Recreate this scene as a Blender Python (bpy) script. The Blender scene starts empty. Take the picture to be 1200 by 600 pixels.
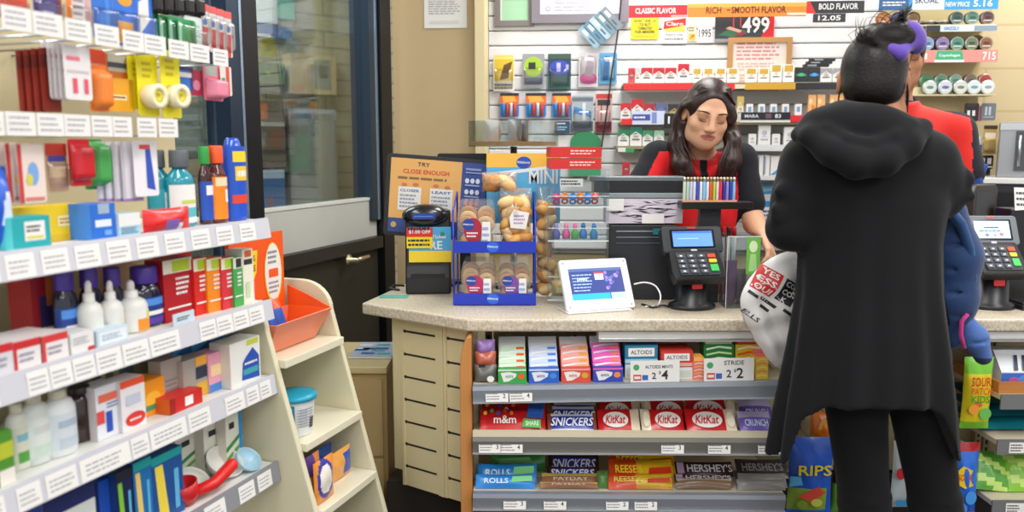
import bpy, bmesh, math, random
import numpy as np
from mathutils import Matrix, Vector
random.seed(7)
SC = bpy.context.scene
COL = SC.collection
PI = math.pi
# ------------------------------------------------------------------ camera
F = 933.33; TILT = math.radians(7.63); CH = 1.42
CT, ST = math.cos(TILT), math.sin(TILT)
cam = bpy.data.cameras.new('camera'); cam.lens = 28; cam.sensor_width = 36
cam.clip_start = 0.05
camo = bpy.data.objects.new('camera', cam); COL.objects.link(camo)
camo.location = (0, 0, CH); camo.rotation_euler = (PI/2 - TILT, 0, 0)
cam.dof.use_dof = True; cam.dof.focus_distance = 2.65; cam.dof.aperture_fstop = 2.4
SC.camera = camo

def ray(px, py):
    x = (px-600)/F; y = -(py-300)/F
    return Vector((x, CT + y*ST, -ST + y*CT))
def atY(px, py, Y):
    d = ray(px, py); t = Y/d.y
    return Vector((d.x*t, Y, CH + d.z*t))
def atZ(px, py, Z):
    d = ray(px, py); t = (Z-CH)/d.z
    return Vector((d.x*t, d.y*t, Z))
class Plane:
    """vertical plane; u runs left to right as seen from its front, n points out of the front"""
    def __init__(s, ox, oy, deg):
        s.o = Vector((ox, oy)); s.deg = deg; a = math.radians(deg); s.a = a
        s.u = Vector((math.cos(a), math.sin(a))); s.n = Vector((math.sin(a), -math.cos(a)))
    def off(s, w):
        q = s.o + s.n*w; return Plane(q.x, q.y, s.deg)
    def s_at(s, px, z):
        q = (px-600)/F
        return (q*(s.o.y*CT + (CH-z)*ST) - s.o.x)/(s.u.x - q*s.u.y*CT)
    def hit(s, px, py):
        d = ray(px, py); n = s.n
        t = (s.o.x*n.x + s.o.y*n.y)/(d.x*n.x + d.y*n.y)
        p = Vector((d.x*t, d.y*t)); return ((p - s.o).dot(s.u), CH + d.z*t)
    def pt(s, a, z=0, w=0):
        q = s.o + s.u*a + s.n*w; return Vector((q.x, q.y, z))
    def rect(s, x0, y0, x1, y1):
        """pixel box -> (s centre, z bottom, width, height) on this plane"""
        xm = (x0+x1)/2
        zt = s.hit(xm, y0)[1]; zb = s.hit(xm, y1)[1]; zm = (zt+zb)/2
        a = s.s_at(x0, zm); b = s.s_at(x1, zm)
        return (a+b)/2, zb, b-a, zt-zb
# ------------------------------------------------------------------ materials
_mats = {}
def lin(h):
    if isinstance(h, str):
        h = h.lstrip('#'); c = [int(h[i:i+2], 16)/255 for i in (0, 2, 4)]
    else: c = list(h)
    return tuple(x/12.92 if x <= .04045 else ((x+.055)/1.055)**2.4 for x in c)+(1,)
def mat(h, rough=.5, metal=0, noise=0, nscale=40, bump=0, emit=0, coat=0, spec=.5, sheen=0):
    key = (h, rough, metal, noise, nscale, bump, emit, coat, spec, sheen)
    if key in _mats: return _mats[key]
    m = bpy.data.materials.new('surface_'+str(h).strip('#')); m.use_nodes = True
    nt = m.node_tree; b = nt.nodes['Principled BSDF']
    c = lin(h)
    b.inputs['Base Color'].default_value = c
    b.inputs['Roughness'].default_value = rough; b.inputs['Metallic'].default_value = metal
    b.inputs['Specular IOR Level'].default_value = spec
    if coat: b.inputs['Coat Weight'].default_value = coat; b.inputs['Coat Roughness'].default_value = .1
    if sheen: b.inputs['Sheen Weight'].default_value = sheen; b.inputs['Sheen Roughness'].default_value = .5
    if emit:
        b.inputs['Emission Color'].default_value = c; b.inputs['Emission Strength'].default_value = emit
    if noise or bump:
        tc = nt.nodes.new('ShaderNodeTexCoord'); nz = nt.nodes.new('ShaderNodeTexNoise')
        nz.inputs['Scale'].default_value = nscale; nz.inputs['Detail'].default_value = 4
        nt.links.new(tc.outputs['Object'], nz.inputs['Vector'])
        if noise:
            r = nt.nodes.new('ShaderNodeMix'); r.data_type = 'RGBA'
            r.inputs[6].default_value = tuple(x*(1-noise) for x in c[:3])+(1,)
            r.inputs[7].default_value = tuple(min(1, x*(1+noise)) for x in c[:3])+(1,)
            nt.links.new(nz.outputs['Fac'], r.inputs[0]); nt.links.new(r.outputs[2], b.inputs['Base Color'])
        if bump:
            bp = nt.nodes.new('ShaderNodeBump'); bp.inputs['Strength'].default_value = bump; bp.inputs['Distance'].default_value = .004
            nt.links.new(nz.outputs['Fac'], bp.inputs['Height']); nt.links.new(bp.outputs['Normal'], b.inputs['Normal'])
    _mats[key] = m; return m
def clear(h='#ffffff', gloss=.12, tint=.96, rough=.05, milk=0.0, milkcol='#dddddd'):
    key = ('clear', h, gloss, tint, rough, milk, milkcol)
    if key in _mats: return _mats[key]
    m = bpy.data.materials.new('clear_film'); m.use_nodes = True; nt = m.node_tree
    nt.nodes.clear(); out = nt.nodes.new('ShaderNodeOutputMaterial')
    tr = nt.nodes.new('ShaderNodeBsdfTransparent'); c = lin(h)
    tr.inputs[0].default_value = tuple(x*tint for x in c[:3])+(1,)
    gl = nt.nodes.new('ShaderNodeBsdfGlossy'); gl.inputs['Roughness'].default_value = rough
    fr = nt.nodes.new('ShaderNodeLayerWeight'); fr.inputs[0].default_value = .35
    mp = nt.nodes.new('ShaderNodeMapRange'); mp.inputs['To Min'].default_value = gloss*.5; mp.inputs['To Max'].default_value = min(.9, gloss*5)
    nt.links.new(fr.outputs['Fresnel'], mp.inputs[0])
    mx = nt.nodes.new('ShaderNodeMixShader'); nt.links.new(mp.outputs[0], mx.inputs[0])
    nt.links.new(tr.outputs[0], mx.inputs[1]); nt.links.new(gl.outputs[0], mx.inputs[2])
    last = mx
    if milk:
        df = nt.nodes.new('ShaderNodeBsdfDiffuse'); df.inputs[0].default_value = lin(milkcol)
        m2 = nt.nodes.new('ShaderNodeMixShader'); m2.inputs[0].default_value = milk
        nt.links.new(mx.outputs[0], m2.inputs[1]); nt.links.new(df.outputs[0], m2.inputs[2]); last = m2
    nt.links.new(last.outputs[0], out.inputs[0])
    _mats[key] = m; return m
def wood(h1, h2, scale=6, rough=.4, rot=False):
    key = ('wood', h1, h2, scale, rot)
    if key in _mats: return _mats[key]
    m = bpy.data.materials.new('wood_grain'); m.use_nodes = True; nt = m.node_tree; b = nt.nodes['Principled BSDF']
    tc = nt.nodes.new('ShaderNodeTexCoord'); mp = nt.nodes.new('ShaderNodeMapping')
    mp.inputs['Scale'].default_value = (8, 8, 1) if not rot else (1, 8, 8)
    nz = nt.nodes.new('ShaderNodeTexNoise'); nz.inputs['Scale'].default_value = scale; nz.inputs['Detail'].default_value = 6
    r = nt.nodes.new('ShaderNodeMix'); r.data_type = 'RGBA'; r.inputs[6].default_value = lin(h1); r.inputs[7].default_value = lin(h2)
    nt.links.new(tc.outputs['Object'], mp.inputs[0]); nt.links.new(mp.outputs[0], nz.inputs[0])
    nt.links.new(nz.outputs['Fac'], r.inputs[0]); nt.links.new(r.outputs[2], b.inputs['Base Color']); b.inputs['Roughness'].default_value = rough
    _mats[key] = m; return m
def speckle(h, h2, h3, scale=220, rough=.35):
    m = bpy.data.materials.new('speckled_laminate'); m.use_nodes = True; nt = m.node_tree; b = nt.nodes['Principled BSDF']
    tc = nt.nodes.new('ShaderNodeTexCoord')
    v = nt.nodes.new('ShaderNodeTexVoronoi'); v.inputs['Scale'].default_value = scale
    nz = nt.nodes.new('ShaderNodeTexNoise'); nz.inputs['Scale'].default_value = scale*.6; nz.inputs['Detail'].default_value = 3
    nt.links.new(tc.outputs['Object'], v.inputs['Vector']); nt.links.new(tc.outputs['Object'], nz.inputs['Vector'])
    r1 = nt.nodes.new('ShaderNodeValToRGB'); cr = r1.color_ramp
    cr.elements[0].position = .35; cr.elements[0].color = lin(h2); cr.elements[1].position = .5; cr.elements[1].color = lin(h)
    e = cr.elements.new(.72); e.color = lin(h3)
    nt.links.new(nz.outputs['Fac'], r1.inputs[0]); nt.links.new(r1.outputs[0], b.inputs['Base Color']); b.inputs['Roughness'].default_value = rough
    return m
def brick(h1, h2, mortar, bw=.2, bh=.0667, rough=.6, bump=.3, mort=.01, plane='xz'):
    m = bpy.data.materials.new('brickwork'); m.use_nodes = True; nt = m.node_tree; b = nt.nodes['Principled BSDF']
    tc = nt.nodes.new('ShaderNodeTexCoord'); mp = nt.nodes.new('ShaderNodeMapping')
    mp.inputs['Rotation'].default_value = (-PI/2, 0, 0)
    br = nt.nodes.new('ShaderNodeTexBrick'); br.inputs['Scale'].default_value = 1
    br.inputs['Brick Width'].default_value = bw; br.inputs['Row Height'].default_value = bh; br.inputs['Mortar Size'].default_value = mort
    br.inputs['Color1'].default_value = lin(h1); br.inputs['Color2'].default_value = lin(h2); br.inputs['Mortar'].default_value = lin(mortar)
    nt.links.new(tc.outputs['Object'], mp.inputs[0]); nt.links.new(mp.outputs[0], br.inputs['Vector'])
    nt.links.new(br.outputs['Color'], b.inputs['Base Color']); b.inputs['Roughness'].default_value = rough
    bp = nt.nodes.new('ShaderNodeBump'); bp.inputs['Strength'].default_value = bump; bp.inputs['Distance'].default_value = .004; bp.invert = True
    nt.links.new(br.outputs['Fac'], bp.inputs['Height']); nt.links.new(bp.outputs['Normal'], b.inputs['Normal'])
    return m
# ------------------------------------------------------------------ mesh builder
_txt = {}
def text_geo(s, res=2):
    if s in _txt: return _txt[s]
    cu = bpy.data.curves.new('lettering', 'FONT'); cu.body = s; cu.size = 1; cu.resolution_u = res; cu.align_x = 'CENTER'; cu.offset = .018
    o = bpy.data.objects.new('lettering', cu); COL.objects.link(o)
    me = bpy.data.meshes.new_from_object(o)
    vs = [tuple(v.co) for v in me.vertices]; fs = [tuple(p.vertices) for p in me.polygons]
    bpy.data.objects.remove(o); bpy.data.curves.remove(cu); bpy.data.meshes.remove(me)
    xs = [v[0] for v in vs] or [0]; ys = [v[1] for v in vs] or [0]
    _txt[s] = (vs, fs, min(xs), max(xs), min(ys), max(ys)); return _txt[s]
class MB:
    def __init__(s): s.v = []; s.f = []; s.mi = []; s.sm = []; s.mats = []; s.M = Matrix.Identity(4)
    def mid(s, m):
        if isinstance(m, str): m = mat(m)
        if m not in s.mats: s.mats.append(m)
        return s.mats.index(m)
    def add(s, vs, fs, m, smooth=False):
        k = len(s.v); i = s.mid(m)
        s.v += [tuple(s.M @ Vector(p)) for p in vs]
        for f in fs: s.f.append([a+k for a in f]); s.mi.append(i); s.sm.append(smooth)
        return s
    def at(s, loc=(0,0,0), rz=0, rx=0, ry=0, sc=1):
        s.M = Matrix.Translation(loc) @ Matrix.Rotation(rz,4,'Z') @ Matrix.Rotation(ry,4,'Y') @ Matrix.Rotation(rx,4,'X') @ Matrix.Scale(sc,4); return s
    def box(s, x0, y0, z0, x1, y1, z1, m):
        vs = [(x,y,z) for z in (z0,z1) for y in (y0,y1) for x in (x0,x1)]
        return s.add(vs, [(0,2,3,1),(4,5,7,6),(0,1,5,4),(1,3,7,5),(3,2,6,7),(2,0,4,6)], m)
    def prism(s, poly, a0, a1, m, axis='y', smooth=False):
        """poly in the two remaining axes (x,z) / (x,y) / (y,z), extruded along axis"""
        n = len(poly)
        def p(q, a):
            if axis == 'y': return (q[0], a, q[1])
            if axis == 'z': return (q[0], q[1], a)
            return (a, q[0], q[1])
        vs = [p(q, a0) for q in poly]+[p(q, a1) for q in poly]
        fs = [tuple(range(n)), tuple(range(2*n-1, n-1, -1))]+[(i, i+n, (i+1)%n+n, (i+1)%n) for i in range(n)]
        area = sum(poly[i][0]*poly[(i+1)%n][1]-poly[(i+1)%n][0]*poly[i][1] for i in range(n))
        flip = (area > 0) != (axis in ('y',))
        flip = flip if a1 > a0 else not flip
        if flip: fs = [f[::-1] for f in fs]
        return s.add(vs, fs, m, smooth)
    def lathe(s, prof, m, n=20, c=(0,0), sx=1, sy=1, smooth=True):
        """profile (r,z) bottom to top about the z axis"""
        k = len(prof); vs = []; fs = []
        for r, z in prof:
            for j in range(n):
                a = 2*PI*j/n; vs.append((c[0]+r*sx*math.cos(a), c[1]+r*sy*math.sin(a), z))
        for i in range(k-1):
            for j in range(n): fs.append((i*n+j, i*n+(j+1)%n, (i+1)*n+(j+1)%n, (i+1)*n+j))
        if prof[0][0] > 1e-6: fs.append(tuple(range(n-1, -1, -1)))
        if prof[-1][0] > 1e-6: fs.append(tuple((k-1)*n+j for j in range(n)))
        return s.add(vs, fs, m, smooth)
    def tube(s, pts, r, m, n=8, closed=False, smooth=True):
        pts = [Vector(p) for p in pts]; k = len(pts); rs = r if isinstance(r, (list, tuple)) else [r]*k
        vs = []; fs = []; prev = None
        for i in range(k):
            if closed: t = pts[(i+1)%k]-pts[i-1]
            else: t = pts[min(i+1,k-1)]-pts[max(i-1,0)]
            t.normalize()
            if prev is None:
                a = Vector((0,0,1)) if abs(t.z) < .9 else Vector((1,0,0)); x = t.cross(a).normalized()
            else:
                x = (prev - t*prev.dot(t)); x = x.normalized() if x.length > 1e-6 else t.orthogonal().normalized()
            prev = x; y = t.cross(x)
            for j in range(n):
                a = 2*PI*j/n; vs.append(tuple(pts[i]+(x*math.cos(a)+y*math.sin(a))*rs[i]))
        for i in range(k if closed else k-1):
            for j in range(n): fs.append((i*n+j, i*n+(j+1)%n, ((i+1)%k)*n+(j+1)%n, ((i+1)%k)*n+j))
        if not closed: fs += [tuple(range(n-1,-1,-1)), tuple((k-1)*n+j for j in range(n))]
        return s.add(vs, fs, m, smooth)
    def ball(s, c, r, m, n=14, k=9):
        if not isinstance(r, (tuple, list)): r = (r,r,r)
        vs = [(c[0], c[1], c[2]-r[2])]; fs = []
        for i in range(1, k):
            p = -PI/2+PI*i/k
            for j in range(n):
                a = 2*PI*j/n; vs.append((c[0]+r[0]*math.cos(p)*math.cos(a), c[1]+r[1]*math.cos(p)*math.sin(a), c[2]+r[2]*math.sin(p)))
        vs.append((c[0], c[1], c[2]+r[2])); L = len(vs)-1
        for j in range(n): fs.append((0, 1+(j+1)%n, 1+j)); fs.append((L, L-n+j, L-n+(j+1)%n))
        for i in range(k-2):
            for j in range(n): fs.append((1+i*n+j, 1+i*n+(j+1)%n, 1+(i+1)*n+(j+1)%n, 1+(i+1)*n+j))
        return s.add(vs, fs, m, True)
    def pillow(s, w, h, d, m, crimp=.012, nx=10, nz=10, z0=0, horiz=False, wr=.10, front=None, seed=0):
        """sealed film bag standing in xz, centred on x, bulging along y; front(u,v)->material"""
        rnd = random.Random(seed)
        P = {}
        vs = []; fF = []; fB = []
        ph = [rnd.random()*6 for _ in range(6)]
        for side in (-1, 1):
            for i in range(nz+1):
                for j in range(nx+1):
                    u = j/nx; v = i/nz
                    e = (math.sin(PI*u)**.55)*(math.sin(PI*v)**.6)
                    b = e*d/2*(1+wr*math.sin(7*u+ph[0]+3*v)+wr*math.sin(9*v+ph[1]-4*u)+wr*.8*math.sin(17*u+11*v+ph[2]))
                    pin = 1-.06*math.sin(PI*v)*(abs(2*u-1)**3) if not horiz else 1
                    x = (u-.5)*w*pin; z = v*h
                    if horiz: z = h/2+(v-.5)*h*(1-.06*math.sin(PI*u))
                    vs.append((x, side*b, z0+z))
        n1 = (nx+1)*(nz+1)
        out = []
        for i in range(nz):
            for j in range(nx):
                a = i*(nx+1)+j; q = (a, a+1, a+nx+2, a+nx+1)
                mm = front((j+.5)/nx, (i+.5)/nz) if front else m
                out.append((q, mm)); out.append((tuple(n1+k for k in q[::-1]), front((j+.5)/nx, (i+.5)/nz) if front else m))
        k0 = len(s.v); s.v += [tuple(s.M @ Vector(p)) for p in vs]
        for q, mm in out: s.f.append([a+k0 for a in q]); s.mi.append(s.mid(mm)); s.sm.append(True)
        return s
    # flat print on a face lying in the xz plane at depth y (front faces -y)
    def rect(s, x0, z0, x1, z1, m, y=-.0004):
        return s.add([(x0,y,z0),(x1,y,z0),(x1,y,z1),(x0,y,z1)], [(0,1,2,3)], m)
    def poly(s, pts, m, y=-.0006):
        return s.add([(p[0],y,p[1]) for p in pts], [tuple(range(len(pts)))], m)
    def oval(s, cx, cz, rx, rz, m, y=-.0008, n=20, rot=0):
        c, q = math.cos(rot), math.sin(rot)
        return s.poly([(cx+rx*math.cos(2*PI*i/n)*c-rz*math.sin(2*PI*i/n)*q, cz+rx*math.cos(2*PI*i/n)*q+rz*math.sin(2*PI*i/n)*c) for i in range(n)], m, y)
    def text(s, t, cx, cz, h, m, y=-.0012, w=None, rot=0, skew=0):
        """lettering centred on (cx,cz); h is the height of the ink; w squeezes it to a width"""
        vs, fs, x0, x1, y0, y1 = text_geo(t)
        if not vs: return s
        k = h/max(1e-6, y1-y0); kx = k if w is None else w/(x1-x0)
        c, q = math.cos(rot), math.sin(rot); out = []
        for a in vs:
            X = (a[0]-(x0+x1)/2)*kx; Z = (a[1]-(y0+y1)/2)*k; X += skew*Z
            out.append((cx+X*c-Z*q, y, cz+X*q+Z*c))
        return s.add(out, fs, m)
    def lines(s, x0, z0, x1, z1, n, m, y=-.001, fill=.5, seed=0):
        """n rows of tiny print drawn as broken dark strokes"""
        rnd = random.Random(seed); p = (z1-z0)/n
        for i in range(n):
            z = z0+p*(i+.25); x = x0; xe = x1-(x1-x0)*rnd.random()*.25
            while x < xe:
                L = min((x1-x0)*(.06+.14*rnd.random()), xe-x); s.rect(x, z, x+L, z+p*fill, m, y); x += L+(x1-x0)*.03
        return s
    def build(s, name, parent=None, loc=(0,0,0), rz=0, bev=0, seg=2, sub=0, solid=0, remesh=0, smooth=False):
        me = bpy.data.meshes.new(name); me.from_pydata(s.v, [], s.f)
        for m in s.mats: me.materials.append(m)
        me.polygons.foreach_set('material_index', s.mi); me.polygons.foreach_set('use_smooth', [bool(a) or smooth for a in s.sm])
        me.update()
        o = bpy.data.objects.new(name, me); COL.objects.link(o); o.location = loc; o.rotation_euler = (0,0,rz)
        if bev:
            b = o.modifiers.new('bevel', 'BEVEL'); b.width = bev; b.segments = seg; b.limit_method = 'ANGLE'; b.angle_limit = math.radians(50); b.harden_normals = False
        if solid:
            q = o.modifiers.new('solid', 'SOLIDIFY'); q.thickness = solid; q.offset = 0
        if sub:
            q = o.modifiers.new('sub', 'SUBSURF'); q.levels = sub; q.render_levels = sub
        if parent: o.parent = parent
        return o
def tag(o, label=None, cat=None, group=None, kind=None):
    if label: o['label'] = label
    if cat: o['category'] = cat
    if group: o['group'] = group
    if kind: o['kind'] = kind
    return o
def thing(name, label, cat, loc=(0,0,0), rz=0, group=None):
    o = bpy.data.objects.new(name, None); COL.objects.link(o); o.empty_display_size = .05
    o.location = loc; o.rotation_euler = (0,0,rz); return tag(o, label, cat, group)
def struct(mb, name, **k): return tag(mb.build(name, **k), kind='structure')
def copy_tree(o, parent=None):
    c = o.copy(); COL.objects.link(c)
    if parent: c.parent = parent
    for ch in list(o.children): copy_tree(ch, c)
    return c
ORD = ['first','second','third','fourth','fifth','sixth','seventh','eighth','ninth','tenth','eleventh','twelfth','thirteenth','fourteenth','fifteenth','sixteenth','seventeenth','eighteenth','nineteenth','twentieth']
def rrect(x0, z0, x1, z1, r, n=4):
    P = []
    for cx, cz, a0 in ((x1-r,z0+r,-PI/2),(x1-r,z1-r,0),(x0+r,z1-r,PI/2),(x0+r,z0+r,PI)):
        for i in range(n+1):
            a = a0+PI/2*i/n; P.append((cx+r*math.cos(a), cz+r*math.sin(a)))
    return P
WHITE = mat('#e9e9e6', .45); BLACK = mat('#141416', .4); STEEL = mat('#b9bcc0', .3, .9); GREYRAIL = mat('#8d9299', .35, .3)
INK = mat('#2a2a2e', .6); PAPER = mat('#eceae6', .6); RED = mat('#c8141e', .4)
# ================================================================== planes
WW = Plane(-.558, 3.75, 70.5)      # glazed wall on the left
TW = Plane(-.558, 3.75, -3)        # plain tan wall beside it
BW = Plane(0, 4.02, -4)            # slatted back wall
LP = Plane(-.626, 2.0, 70.5)       # front of the drugstore shelves
CZ = .91                           # counter top height
CY = 2.36                          # counter front
# ================================================================== room shell
mb = MB(); fl = brick('#4a3e33', '#54463a', '#2e2722', .305, .305, .3, .2, .004); fl.node_tree.nodes['Mapping'].inputs['Rotation'].default_value = (0,0,0)
mb.box(-4, -2.5, -.06, 4.5, 5.6, 0, fl); struct(mb, 'floor')
mb = MB(); mb.prism([(-1.75,-.2),(-1.6,-2.5),(4.5,-2.5),(4.5,5.6),(-.4,5.6),(-.53,3.75)], 2.9, 2.98, mat('#e6e4de', .8), 'z'); struct(mb, 'ceiling')
tanw = mat('#bba47a', .6, noise=.06, nscale=6, bump=.08)
cream = brick('#c9b68c', '#cdba92', '#bda87c', .41, .2, .6, .15, .006)
# tan wall to the left of the slats
L = TW.s_at(558, 1.6)
mb = MB(); mb.box(.012, 0, 0, L, .15, 2.9, tanw); struct(mb, 'wall_left', loc=TW.pt(0), rz=TW.a)
mb = MB(); mb.box(L+.002, -.06, 0, L+.045, .15, 2.9, mat('#d8c89c', .55)); struct(mb, 'trim_1', loc=TW.pt(0), rz=TW.a)
sL = BW.s_at(555, 1.6)
mb = MB(); mb.box(sL, .0, 0, 3.4, .15, 2.9, cream); struct(mb, 'wall_back', loc=BW.pt(0), rz=BW.a)
# slatted panel
s0 = BW.s_at(574, 1.9); s1 = BW.s_at(1032, 1.9)
slat = mat('#ececec', .38); groove = mat('#8f8f88', .6)
zref = BW.hit(640, 55)[1]
mb = MB(); mb.box(s0, .0, .9, s1, .012, 2.62, groove)
pitch = BW.hit(640, 55)[1]-BW.hit(640, 72.4)[1]
k = -7
while zref-k*pitch > .95:
    z = zref-k*pitch
    if z < 2.6: mb.prism([(-.022, z-pitch+.005), (-.024, z-pitch+.011), (-.024, z-.006), (-.018, z), (0, z), (0, z-pitch+.005)], s0, s1, slat, 'x')
    k += 1
mb.M = Matrix.Identity(4); struct(mb, 'wall_back_slats', loc=BW.pt(0, 0, .013), rz=BW.a)
mb = MB(); mb.box(s0-.03, -.05, .9, s0-.003, .0, 2.62, mat('#dcdad2', .5))
for i in range(30): mb.box(s0-.012, -.0515, 1.0+i*.055, s0-.008, -.05, 1.02+i*.055, mat('#6b6a66', .6))
struct(mb, 'trim_2', loc=BW.pt(0, 0, .0), rz=BW.a)
# glazed wall with the door
fr = mat('#1c1d22', .35, .4); frl = mat('#3c4a5c', .3, .7); frame_highlight = mat('#9fb6cc', .25, .8)  # last colour: pale strips that paint the highlight along the frame
za = WW.hit(312, 244.5)[1]; zb = WW.hit(450, 228.6)[1]; zg = (za+zb)/2
zp = (WW.hit(346, 294)[1]+WW.hit(452, 273)[1])/2
WO = WW.off(.05); sA = WO.s_at(303, 1.7); sB = WO.s_at(447, 1.7); sC = WO.s_at(284, 1.7); sE = WO.s_at(459, 1.7)
sD = WO.s_at(266, 1.7)
mb = MB(); mb.box(sB, -.05, 0, sE, .06, 2.9, fr); mb.box(sB-.075, -.035, zg-.1, sB, .06, 2.9, frl); mb.box(sB-.032, -.038, zg-.1, sB-.010, -.035, 2.9, frame_highlight)
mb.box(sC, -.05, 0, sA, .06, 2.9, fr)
mb.box(sD, -.055, 0, sC, .04, 2.9, frl); mb.box(sC-.018, -.058, 0, sC-.006, -.055, 2.9, frame_highlight)
mb.box(-3.6, -.03, 0, sD, .04, .9, mat('#77777a', .5)); mb.box(-3.6, -.03, 2.6, sD, .04, 2.9, fr)
struct(mb, 'trim_3', loc=WW.pt(0), rz=WW.a)
mb = MB(); mb.box(-3.6, 0, .9, sD-.002, .01, 2.6, clear('#cfdde6', .1, .85, .02)); struct(mb, 'window_1', loc=WW.pt(0), rz=WW.a)
door = thing('door_1', None, None, WW.pt(0), WW.a); door['kind'] = 'structure'
mb = MB(); mb.box(sA+.002, 0, zg, sB-.014, .01, 2.9, clear('#dfe6e4', .07, .92, .02)); mb.build('door_glass', door)
mb = MB(); mb.box(sA+.002, -.018, zp, sB-.014, .02, zg, mat('#b9bab4', .45, noise=.03, nscale=12)); mb.box(sA+.002, -.022, zg-.012, sB-.014, -.018, zg, mat('#cfd0cb', .4)); mb.build('push_panel', door)
zq = (WW.hit(350, 310)[1]+WW.hit(452, 285)[1])/2
mb = MB(); mb.box(sA+.002, -.05, zq, sB-.014, .02, zp-.001, mat('#26241f', .45)); mb.box(sA+.002, -.02, 0.01, sB-.014, .02, zq, mat('#2d2a22', .5)); mb.build('lower_panel', door)
hs, hz = WW.hit(396, 304)
mb = MB().at((hs, -.05, hz)); mb.lathe([(.0,0),(.022,0),(.022,.012),(.012,.02),(.01,.05)], mat('#b5a98c',.3,.8), 14)
mb2 = MB(); mb2.at((hs, -.05, hz), rx=PI/2); mb2.lathe([(.0,-.002),(.024,-.002),(.024,.006),(.011,.012),(.010,.045),(0,.045)], mat('#b5a98c',.3,.8), 14)
mb2.at(); mb2.tube([(hs,-.09,hz),(hs+.03,-.092,hz+.003),(hs+.10,-.088,hz+.004),(hs+.115,-.08,hz+.002)], [.010,.0095,.008,.007], mat('#c9bda0',.28,.85), 10)
mb2.build('lever_handle', door)
# outside: a pale brick wall and a few things seen through the door glass
out = Plane(-1.75, 5.1, 40)
mb = MB(); mb.box(-3.2, 0, -.05, 1.3, .15, 3.4, brick('#aaa284', '#b2aa8b', '#8d8770', .42, .105, .7, .3, .008)); tag(mb.build('wall_outside', loc=out.pt(0), rz=out.a), kind='structure')
mb = MB(); mb.box(-6, 2.6, -.08, -1, 7, -.065, mat('#8b8a86', .8)); struct(mb, 'ground_outside')
def OX(px, py): a, z = out.off(.01).hit(px, py); return a, z
def outbox(x0, y0, x1, y1, d, name, label, cat, col, dec=()):
    pl = out.off(.012+d); s_, z0, W, H = pl.rect(x0, y0, x1, y1); m = MB(); m.box(-W/2,0,0,W/2,d,H,mat(col,.5)); m.at()
    for q in dec:
        if q[0] == 'r': m.rect(-W/2+q[1]*W,q[2]*H,-W/2+q[3]*W,q[4]*H,mat(q[5],.5),-.001)
        else: m.oval(-W/2+q[1]*W,q[2]*H,q[3]*W,q[4]*H,mat(q[5],.5),-.002)
    o = m.build(name, loc=pl.pt(s_, z0), rz=pl.a); tag(o, label, cat)
outbox(341,128,396,300,.25,'utility_cabinet','grey double-door utility cabinet against the outside wall','cabinet','#8f8f86',[('r',.04,.0,.48,.97,'#9a9a92'),('r',.52,.0,.96,.97,'#9a9a92'),('r',.0,.93,1,1,'#a9b4bc')])
outbox(341,64,394,110,.12,'wall_sign_box','beige box with grey window hanging on the outside wall','box','#cdb488',[('r',.5,.12,.88,.88,'#8e9488'),('r',.6,.4,.8,.75,'#a5a894')])
outbox(300,-8,325,27,.02,'poster','white poster on the outside wall behind the door glass','poster','#e6e8e6')
outbox(325,-8,345,22,.02,'poster','teal poster on the outside wall beside the white one','poster','#5fb09a')
outbox(300,30,342,44,.06,'sign','blue sign strip on the outside wall under the posters','sign','#2f5f9a',[('r',0,.0,.4,.25,'#d8dce0')])
outbox(304,74,334,98,.10,'planter','olive green planter with a round mark on the outside wall','planter','#5a6a2a',[('o',.35,.5,.09,.08,'#b4c84a'),('o',.35,.5,.05,.045,'#7a8a34')])
outbox(304,118,334,196,.30,'crate_stack','brown and orange crates stacked outside behind the door glass','crates','#6f6252',[('r',.05,.72,.35,.95,'#c8703a'),('r',.4,.3,.9,.55,'#8a5a44'),('r',0,.62,1,.68,'#b8b4a8'),('r',0,.2,1,.26,'#4a463f')])
outbox(306,199,335,300,.30,'bin','blue bin standing outside under the crates','bin','#3f6fa8',[('r',0,.9,1,1,'#b9cbe0'),('r',.3,.1,.5,.7,'#9a5a68')])
# ------------------------------------------------------------------ light
def area(x, y, z, sx, sy, e, col=(1,.985,.965)):
    l = bpy.data.lights.new('ceiling_and_fill_lamp', 'AREA'); l.shape = 'RECTANGLE'; l.size = sx; l.size_y = sy; l.energy = e; l.color = col
    o = bpy.data.objects.new('ceiling_and_fill_lamp', l); COL.objects.link(o); o.location = (x,y,z); return o
for x in (-1.3, .6, 2.5):
    for y in (-1.2, 1.05, 3.2): area(x, y, 2.86, .6, 1.3, 22)
outside_fill = area(-2.1, 3.6, 3.2, 1.5, 1.5, 60, (.95,.98,1)); outside_fill.rotation_euler = (.3, -.3, 0)  # fill lamp added outdoors to brighten the outside wall, not a ceiling fixture
w = bpy.data.worlds.new('world'); SC.world = w; w.use_nodes = True
w.node_tree.nodes['Background'].inputs[0].default_value = (.95,.97,1,1); w.node_tree.nodes['Background'].inputs[1].default_value = .6
SC.view_settings.view_transform = 'Standard'; SC.view_settings.look = 'None'; SC.view_settings.gamma = 1
SC.view_settings.use_curve_mapping = False; SC.view_settings.exposure = 0.64
SC.cycles.use_denoising = True; SC.cycles.max_bounces = 8; SC.cycles.transparent_max_bounces = 24
SC.cycles.caustics_reflective = False; SC.cycles.caustics_refractive = False
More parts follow.
